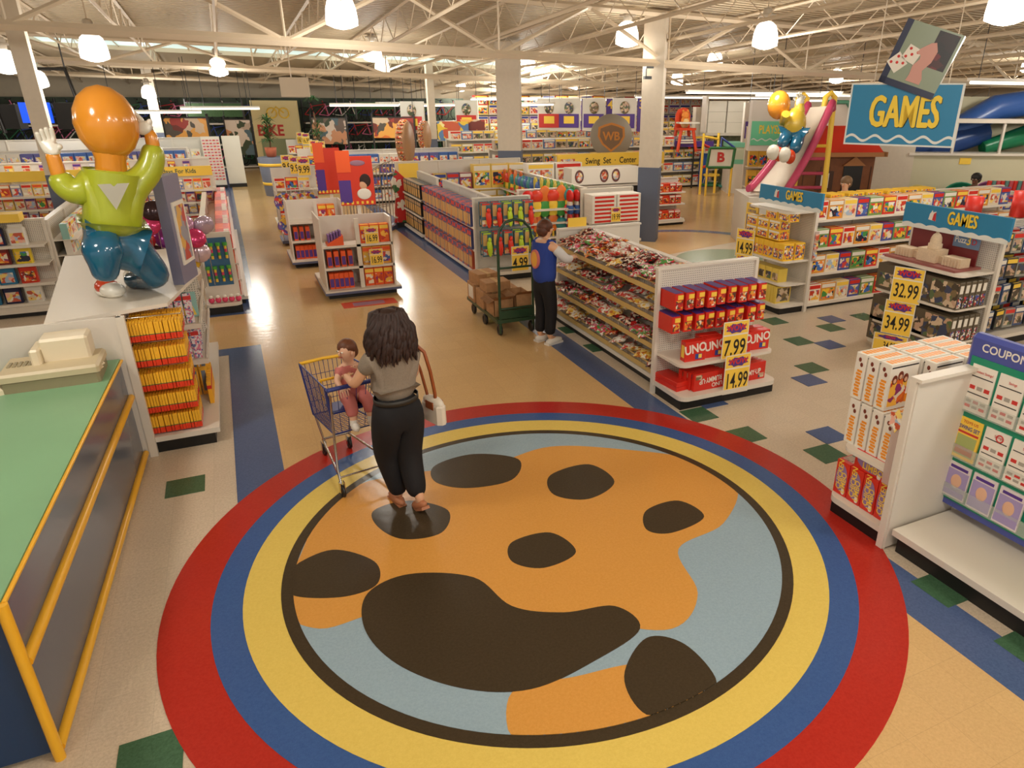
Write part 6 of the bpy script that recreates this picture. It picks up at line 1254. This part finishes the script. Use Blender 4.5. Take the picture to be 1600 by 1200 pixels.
for k, (px, py, c) in enumerate(((1110,285,(40,110,70)), (1140,288,(60,140,130)), (1162,284,(40,120,90)))):
    q_ = fl(px, py+8); t = thing('baby_walker', f'{ORD[k]} green baby walker from the left on the floor near the blue arc', 'baby walker', q_); m_ = M('walker%d' % k, c, .4)
    MB().torus((0,0,.12), .38, .05, 'z', 16, 6).obj('base_ring', m_, t); MB().torus((0,0,.45), .28, .04, 'z', 16, 6).obj('tray_ring', YEL if k == 0 else m_, t)
    for a in range(4): MB().tube([(.36*math.cos(a*PI/2),.36*math.sin(a*PI/2),.12), (.27*math.cos(a*PI/2),.27*math.sin(a*PI/2),.45)], .015, 5).obj('strut', CHROME, t)
q_ = fl(1098, 292); t = thing('blue_board', 'upright blue panel left of the baby walkers', 'board', (q_.x, q_.y, 0), -CAM_ANG); MB().box(-.18, .18, 0, .1, 0, 1.2).obj('panel', M('ink_deep', (34, 80, 160), .4), t)
_q = at(1163, 250, 23); stock('yellow box shelving behind the slide foot', (_q.x, _q.y), -CAM_ANG, 1.6, 2.3, (.6, 1.2, 1.75), [carton('bat_box', .28, .2, .50, M('box_saffron', (230, 180, 70), .4), PIC1)], 'toy_box', 'toy box', 'tall yellow bat box from the left behind the slide', 'tall yellow boxes behind the slide')
# end display right of the near pillar
stock('end display of red and orange packs right of the near pillar', (9.9, 16.2), 0, .9, 1.15, (.16, .55, .85), [reds[0], reds[1]], 'snack_pack', 'toy pack', 'red pack from the left beside the near pillar', 'red packs right of the near pillar', deck=.5)
# slide with a plain seated figure
RO = M('slide_rose', (196, 70, 104), .35); CRS = M('slide_cream', (226, 214, 196), .4)
sl = thing('toy_slide', 'large cream and rose toy slide with yellow ladder rails', 'slide', (0, 0, 0)); D1 = 17.0
def sq(px, py, D=17.0): return at(px, py, D)
L0, L1 = sq(1172, 298, 16.4), sq(1262, 168, 17.4); R0, R1 = sq(1228, 302, 16.0), sq(1300, 165, 17.0)
n = 14; vs = []
for k in range(n+1):
    t_ = k/n; s_ = t_+.10*math.sin(2*PI*t_)*-.6
    a = L0.lerp(L1, t_); b = R0.lerp(R1, t_); sag = -.14*math.sin(PI*t_); vs += [a+Vector((0,0,sag)), b+Vector((0,0,sag))]
mb = MB(); mb.add(vs, [(2*k, 2*k+1, 2*k+3, 2*k+2) for k in range(n)], 0, None, True); mb.add([v-Vector((0,0,.06)) for v in vs], [(2*k+2, 2*k+3, 2*k+1, 2*k) for k in range(n)]); mb.obj('chute', CRS, sl)
for A_, B_ in ((L0, L1), (R0, R1)):
    pts = [A_.lerp(B_, k/n)+Vector((0,0,.05-.14*math.sin(PI*k/n))) for k in range(n+1)]
    pts = [pts[0]+(pts[0]-pts[1])*.6+Vector((0,0,.06))]+pts+[pts[-1]+Vector((.12,.1,-.12))]
    MB().tube(pts, .085, 8).obj('side_rail', RO, sl)
base = Vector((0,0,0))
for px0, py0, px1, py1, D in ((1298,150,1284,330,17.3), (1255,152,1240,300,17.9)):
    a = sq(px0, py0, D); b = sq(px1, py1, D); top = a+Vector((0,0,.0)); b2 = Vector((b.x, b.y, 0)); MB().tube([top+Vector((-.16,0,-.35)), top+Vector((-.14,0,-.02)), top+Vector((0,0,.06)), top+Vector((.12,0,-.02)), top+Vector((.12,0,-.4)), b, b2], .06, 8).obj('ladder_rail', YEL, sl)
for k, (py_, m_) in enumerate(((228, YEL), (248, RO), (271, RO), (293, RO))):
    a = sq(1242-k*3, py_, 17.8); b = sq(1292-k*2, py_, 17.35); MB().tube([a, b], .04, 6).obj('rung', m_, sl)
c_ = sq(1205, 300, 16.4); t = thing('display_plinth', 'low white plinth under the toy slide', 'plinth', (c_.x, c_.y, 0), -CAM_ANG); MB().box(-.50, .9, -.1, 1.4, 0, L0.z-.12).obj('block', WHITE2, t)
fg = thing('display_figure', 'plain glossy figure in yellow shirt and blue trousers sliding down the toy slide', 'statue', (0,0,0)); D = 16.5
def g(px, py, r, off=0): p = at(px, py, D+off); return (p.x, p.y, p.z, r)
MB().ell(g(1217,164,.2)[:3], (.24,.24,.29), 0, 18).tube([g(1224,174,.1)[:3], g(1234,184,.1)[:3]], .11, 10).obj('head', SO, fg); MB().ell(g(1241,194,.2)[:3], (.25,.24,.34), 0, 18).obj('shirt_body', M('paint_yellow', (214, 180, 60), .3, coat=.3), fg)
MB().tube([g(1232,184,.1)[:3], g(1224,190,.1,-.1)[:3], g(1228,178,.1,-.3)[:3]], .09, 10).obj('sleeve', M('paint_yellow', None), fg); MB().tube([g(1244,184,.1)[:3], g(1250,172,.1)[:3], g(1250,162,.1)[:3]], [.13,.11,.08], 10).obj('sleeve', M('paint_yellow', None), fg)
skin('trousers', {'p': g(1240,204,.24), 'h': g(1232,208,.17), 'k': g(1226,218,.14,-.3), 'a': g(1219,230,.11,-.4), 'h2': g(1248,210,.17), 'k2': g(1244,226,.14,-.3), 'a2': g(1240,240,.11,-.4)}, [('p','h'),('h','k'),('k','a'),('p','h2'),('h2','k2'),('k2','a2')], SB, fg, 2, 'p')
for px, py in ((1208,238), (1226,242)): MB().ell(g(px,py,.1,-.5)[:3], (.14,.14,.16), 0, 12).ell(g(px+8,py+3,.1,-.45)[:3], (.10,.14,.15), 1, 12).obj('sneaker', [SW, SR], fg)
mb = MB(); c_ = Vector(g(1250,160,.1)[:3]); mb.ell(c_, (.10,.06,.12), 0, 10)
for k in range(5): mb.tube([c_, c_+Vector((-.12+.06*k, 0, .20-.03*abs(k-1)))], .025, 5)
mb.obj('glove', SW, fg)
# playhouse and cottage
ph_ = sq(1300, 325, 19); ph0 = Vector((ph_.x, ph_.y, 0)); H_ = thing('playhouse', 'brown toy playhouse with red roof behind the slide', 'playhouse', ph0, -CAM_ANG+.15); zt = at(1300, 240, 19).z
BRN = M('play_brown', (122, 70, 34), .55, noise=.15, ns=8); PR = M('play_red', (204, 48, 28), .45)
MB().box(-1.0, .95, 0, 1.3, 0, zt).obj('walls', BRN, H_)
MB().add([(-1.15,-.15,zt), (1.1,-.15,zt), (.9,.6,zt+.62), (-.95,.6,zt+.62), (-1.15,1.4,zt), (1.1,1.4,zt)], [(0,1,2,3),(5,4,3,2),(0,3,4),(1,5,2),(0,4,5,1)]).obj('roof', PR, H_); MB().box(-1.18, 1.12, -.2, -.12, zt-.06, zt+.04).box(1.05, 1.15, -.2, 1.4, zt-.06, zt+.05).obj('eave', M('play_tan', (168, 110, 60), .5), H_)
MB().box(.15, .65, -.02, 0, .3, zt-.28).prism([(.1,0),(.7,0),(.4,.22)], 0, .06, 1, Matrix.Translation((0,0,zt-.28)) @ Matrix.Rotation(PI/2,4,'X')).obj('doorway', [DARK, M('play_tan', None)], H_)
w_ = MB().box(-.55, -.1, -.03, 0, zt-.85, zt-.4, 0).obj('window', M('play_dark', (70, 40, 22), .5), H_); MB().box(-.42, -.22, -.04, -.03, zt-.8, zt-.45).obj('pane', PAPER, w_)
for k in range(-4, 5): MB().box(.22*k-.008, .22*k+.008, -.012, 0, .1, zt-.3).obj('plank_line', M('play_dark', None), H_) if k % 3 else None
ct_ = at(1285, 215, 20.5); t = thing('playhouse', 'cream toy cottage with green roof edge above the brown playhouse', 'playhouse', (ct_.x, ct_.y, 0), -CAM_ANG); z = ct_.z; MB().box(-.5, .9, 0, 1.1, 0, z+.35).prism([(-.5,0),(.9,0),(.45,.5),(-.1,.5)], -1.1, 0, 0, Matrix.Translation((0,0,z+.35)) @ Matrix.Rotation(PI/2,4,'X')).obj('walls', CRS, t)
MB().tube([(-.1,-.05,z+.87), (.5,-.05,z+.87), (.98,-.05,z+.3)], .06, 6).obj('roof_edge', M('roof_green', (90, 150, 120), .5), t)
for x in (-.1, .35): MB().box(x, x+.32, -.02, 0, z-.35, z+.05).obj('window', M('play_dark', None), t)
MB().box(.86, .98, -.04, .3, .0, z+.1).obj('corner_post', PR, t)
# broad pillar and wall with niches
bpz = at(1392, 250, 21); t = thing('pillar', 'very broad off-white pillar below the large GAMES sign', 'pillar', (bpz.x, bpz.y, 0), -CAM_ANG); MB().box(-.72, .60, 0, 1.0, 0, 3.05).obj('shaft', COLW, t)
wl = at(1520, 250, 22); wa = Vector((wl.x, wl.y, 0)); t = thing('partition_wall', 'cream partition wall with tall shelf opening at the far right', 'partition', wa, -CAM_ANG)
CRW = M('cream_wall', (206, 200, 170), .7); z1 = at(1520, 243, 22).z; z2 = at(1520, 192, 22).z
MB().box(-1.75, 3.2, .0, .1, 0, z1).obj('lower_wall', CRW, t); MB().box(-1.75, 3.2, -.1, .5, z1, z1+.06).obj('ledge', WHITE, t); MB().box(-1.75, 3.2, -.1, .5, z2, z2+.10).obj('ledge', WHITE, t); MB().box(-1.75, 3.2, 1.6, 1.7, 0, 3.2).obj('rear_wall', CRW, t)
for x in (-.62, .62, 2.0): MB().box(x-.03, x+.03, -.06, .0, z1, z2).obj('mullion', WHITE, t)
MB().box(-.35, -.05, -.02, 0, z1-.22, z1-.06).obj('small_notice', YEL, t)
t = thing('tube_slide', 'blue spiral tube slide stored above the right wall ledge', 'slide', wa, -CAM_ANG)
MB().tube([(-.9,.9,z1+.3), (-.1,.9,z2-.2), (.8,.9,z2+.35), (1.8,.9,z2+.5), (2.8,.9,z2+.35)], [.22,.34,.34,.34,.34], 14).obj('blue_tube', M('slide_blue', (50, 90, 160), .3), t); MB().tube([(-1.5,.6,z1+.12), (-.4,.7,z1+.25), (.6,.8,z2-.25)], [.2,.32,.3], 12).obj('lower_blue_tube', M('slide_navy', (24, 62, 124), .3), t)
tag(MB().tube([(.5,.6,z1+.15), (1.4,.65,z1+.42), (2.4,.7,z2-.1)], [.18,.25,.3], 12).obj('green_slide', M('slide_green', (20, 120, 80), .3), None, wa, -CAM_ANG), 'green slide section on the right wall ledge below the blue tube', 'slide')
for i, (px, py, w, h, c, lab) in enumerate(((1500,305,1.05,.72,(20,132,100),'green molded paddling pool leaning upright at far right'), (1432,308,.75,.7,(214,200,130),'pale yellow ribbed pool at the left of the green one'), (1545,300,.9,.6,(150,90,140),'mauve paddling pool behind the dark-haired shopper'))):
    p = at(px, py+8, 21-.4*i); t = thing('paddling_pool', lab, 'paddling pool', (p.x, p.y, p.z-.35), -CAM_ANG); X = Matrix.Translation((0,0,.35)) @ Matrix.Rotation(PI/2-.25,4,'X') @ Matrix.Diagonal((w/2/.5*.5, h*.62, 1, 1)); mb = MB().lathe([(.001,-.25),(.8,-.25),(.95,.0),(1.0,.02),(1.04,.0),(1.0,-.04),(.86,-.29),(.001,-.29)], 24, 0, X); mb.obj('shell', M('pool%d' % i, c, .4), t); MB().box(-w*.5, w*.5, -.2, .4, -(p.z-.35), -.2).obj('stand', WHITE2, t)
t = thing('striped_panel', 'row of red and teal striped canvas rolls at far right', 'fabric rolls', at(1575, 298, 19.5), -CAM_ANG); zz = t.location.z
for k in range(14): MB().tube([(-.5+.10*k, 0, -.35), (-.47+.10*k, 0, .22)], .05, 8).obj('roll', [RED, M('roll_teal', (96, 140, 136), .6), M('roll_pink', (206, 80, 90), .6)][k % 3], t)
MB().box(-.7, 1.0, -.15, .4, -zz, -.35).obj('rack', WHITE2, t)
for k in range(2): tag(MB().lathe([(.001,0),(.11,0),(.11,.34),(.001,.34)], 18).obj('red_drum', M('drum_red', (206, 44, 32), .4), None, at((1517, 1590)[k], (345, 338)[k], 11.6)), ('left red cylinder standing on the right rear gondola', 'right red cylinder near the right photo edge')[k], 'canister')
stock('rear game gondola with flat boxes at the right behind the GAMES header', (10.4, 10.3), 0, 5.5, 1.22, (.15, .55, .92), gb, 'game_box', 'game box', 'board game on the second right gondola', 'games on the second right gondola', ordn=False, two=True)
# shoppers half hidden behind the games gondola
def bust(px, py, D, haircol, shirt, label):
    p = at(px, py, D); t = thing('person', label, 'person', (p.x, p.y, 0), PI*.6); h = p.z+.12; sk_ = SKIN if haircol[0] > 60 else M('skin_deep', (96, 62, 46), .5)
    P = {'hip': (0,0,h*.53,.13,.10), 'c': (0,0,h*.74,.14,.10), 's': (0,0,h*.81,.11,.08), 'n': (0,0,h*.86,.05), 'j': (0,.02,h*.90,.06), 'h': (0,.02,h*.94,.085,.09), 't': (0,.01,h*.975,.06), 'l': (-.18,0,h*.80,.06), 'le': (-.24,.05,h*.64,.045), 'lw': (-.2,.2,h*.56,.03), 'r': (.18,0,h*.80,.06), 're': (.24,.05,h*.64,.045), 'rw': (.2,.2,h*.56,.03), 'lk': (-.09,0,h*.28,.06), 'la': (-.09,0,.08,.045), 'rk': (.09,0,h*.28,.06), 'ra': (.09,0,.08,.045)}
    E = [('hip','c'),('c','s'),('s','n'),('n','j'),('j','h'),('h','t'),('s','l'),('l','le'),('le','lw'),('s','r'),('r','re'),('re','rw'),('hip','lk'),('lk','la'),('hip','rk'),('rk','ra')]; fingers(P, E, None, 'lw', (0,1,0), (1,0,0)); fingers(P, E, None, 'rw', (0,1,0), (-1,0,0))
    skin('body', P, E, sk_, t, 2, 'hip'); face(None, (0,.025,h*.93), .09, (0,1,-.1), t, sk_)
    skin('shirt', {'w': (0,0,h*.52,.17,.13), 'c': (0,0,h*.72,.18,.13), 's': (0,0,h*.81,.15,.10), 'l': (-.18,0,h*.80,.085), 'le': (-.23,.04,h*.68,.07), 'r': (.18,0,h*.80,.085), 're': (.23,.04,h*.68,.07)}, [('w','c'),('c','s'),('s','l'),('l','le'),('s','r'),('r','re')], shirt, t, 2, 'c')
    skin('trousers', {'h': (0,0,h*.52,.17,.13), 'lk': (-.09,0,h*.28,.09), 'la': (-.09,0,.1,.07), 'rk': (.09,0,h*.28,.09), 'ra': (.09,0,.1,.07)}, [('h','lk'),('lk','la'),('h','rk'),('rk','ra')], BLK, t, 2, 'h')
    MB().ell((0,-.01,h*.955), (.105,.11,.095), 0, 14).ell((0,-.045,h*.93), (.095,.07,.09), 0, 12).obj('hair', M('hair_%d' % haircol[0], haircol, .6), t)
    for x in (-.09, .09): MB().ell((x,.05,.04), (.05,.13,.045), 0, 10).obj('shoe', DARK, t)
bust(1322, 286, 14.2, (120, 90, 60), RED, 'light-haired shopper in red seen behind the games gondola'); bust(1525, 280, 17.5, (18, 14, 14), PAPER, 'dark-haired shopper in white behind the right gondola')
# ================================================================== large hanging GAMES sign
gs = thing('hanging_sign', 'large hanging box sign reading GAMES with a tilted chess and dice picture', 'sign', at(1412, 180, 9.5), -math.atan2(at(1412,180,9.5).x, at(1412,180,9.5).y)-.10)
MB().box(-.60, .56, 0, .30, -.33, .33).obj('box', WHITE2, gs); MB().box(-.62, .58, -.02, .0, -.34, .34).obj('white_border', WAVEW, gs); MB().box(-.60, .555, -.025, -.02, -.32, .325).obj('blue_face', TEAL, gs)
MB().prism([(-.60+1.155*k/60, -.245+.032*math.sin(k/60*2*PI*4.4)) for k in range(61)]+[(.555-1.155*k/60, -.275+.032*math.sin((60-k)/60*2*PI*4.4)) for k in range(61)], 0, .002, 0, Matrix.Translation((0,-.026,0)) @ Matrix.Rotation(PI/2,4,'X')).obj('wave_line', WAVEW, gs)
MB().heavy('GAMES', .48, .0, -.0275, .02, 0, .50, .011).obj('lettering_shadow', M('letter_shadow', (40, 70, 60), .5), gs).location = (.008, 0, -.008); MB().heavy('GAMES', .48, .0, -.030, .02, 0, .50, .010).obj('lettering', LETY, gs)
TX = Matrix.Translation((.03, -.04, .60)) @ Matrix.Rotation(.32, 4, 'Y')
pcd = MB().box(-.27, .36, .0, .16, -.34, .34, 0, TX); pcd.obj('picture_box', WHITE2, gs)
MB().box(-.27, .36, -.01, 0, -.34, .34, 0, TX).box(-.27, -.20, -.012, -.01, -.34, .34, 1, TX).box(-.27, .36, -.012, -.01, -.34, -.27, 1, TX).box(.10, .33, -.013, -.01, -.05, .32, 2, TX).obj('picture', [M('board_sage', (140, 152, 128), .3), M('frame_navy', (28, 34, 66), .3), printed('print_maroon', [(40,26,26),(110,34,36),(30,24,24),(70,30,30)], 12)], gs)
HX = TX @ Matrix.Translation((.10,-.014,0)) @ Matrix.Rotation(PI/2,4,'X')
MB().prism([(-.10,-.24),(.06,-.24),(.06,-.18),(.02,-.10),(.07,.0),(.08,.12),(.03,.20),(-.02,.18),(-.10,.10),(-.12,.05),(-.07,.04),(-.06,.0),(-.10,-.08),(-.09,-.17)], 0, .003, 0, HX).obj('chess_horse', M('horse_pink', (206, 150, 136), .4), gs)
for q, (x, y, r) in enumerate(((-.20,-.10,.6), (-.09,.02,.2))):
    DX = TX @ Matrix.Translation((x+.03,-.012,y)) @ Matrix.Rotation(PI/2,4,'X') @ Matrix.Rotation(-r,4,'Z'); d_ = MB().box(-.08,.08,-.08,.08,0,.003,0,DX)
    for a, b in ((-.045,-.045),(0,0),(.045,.045),(-.045,.045)): d_.prism([(a+.016*math.cos(k*PI/4), b+.016*math.sin(k*PI/4)) for k in range(8)], .003, .004, 1, DX)
    d_.obj('die', [PAPER, RT], gs)
for x in (-.4, .4): MB().tube([(x,.15,.33), (x,.15,roofz(gs.location.x, gs.location.y)-gs.location.z)], .006, 4).obj('hanging_wire', STEEL, gs)
for i, (px, py, D, s_) in enumerate(((1215,203,21,'PLAYSETS'), (1335,195,23,'PL'))):
    p = at(px, py, D); t = thing('department_sign', ('hanging mint PLAYSETS sign behind the slide figure', 'mint sign starting with PL half hidden by the GAMES sign')[i], 'sign', p, -CAM_ANG); MB().box(-.75, .55, 0, .3, -.55, .75).obj('white_box', WHITE2, t); MB().box(-.72, .45, -.03, 0, -.40, .22).obj('mint_face', M('mint_sign', (110, 206, 160), .5), t); MB().ftext(s_, .30, -.12, -.035, .0, 0, .62 if i == 0 else 1.2, .02).obj('lettering', LETY, t)
    MB().prism([(-.70+1.13*k/40, -.24+.025*math.sin(k/40*2*PI*5)) for k in range(41)]+[(.43-1.13*k/40, -.27+.025*math.sin((40-k)/40*2*PI*5)) for k in range(41)], 0, .002, 0, Matrix.Translation((0,-.032,0)) @ Matrix.Rotation(PI/2,4,'X')).obj('wave_line', WAVEW, t); MB().tube([(0,.1,.75), (0,.1,roofz(p.x,p.y)-p.z)], .01, 4).obj('hanger', DARK, t)
# blank hanging sign seen from behind, at the left of centre
p = at(460, 137, 17); t = thing('hanging_sign', 'blank beige back of a hanging sign on a thin rod left of centre', 'sign', p, -CAM_ANG); MB().box(-.30, .30, 0, .05, -.18, .20).obj('panel', M('sign_back', (196, 180, 156), .7), t); MB().tube([(-.05,.02,.2), (-.05,.02,roofz(p.x,p.y)-p.z)], .012, 5).obj('rod', STEEL, t)
p = fl(1010, 110, 3.82) if 0 else Vector((8.42, 13.98, 3.60)); t = thing('security_camera', 'small dark camera bracket clamped near the top of the near pillar', 'camera', p); MB().box(-.12, .06, -.14, -.02, .10, .14).tube([(-.1,-.1,.1), (-.1,-.1,-.05)], .012, 5).obj('bracket', DARK, t); MB().box(-.16, .0, -.17, -.09, -.11, -.05).obj('body', DARK, t)
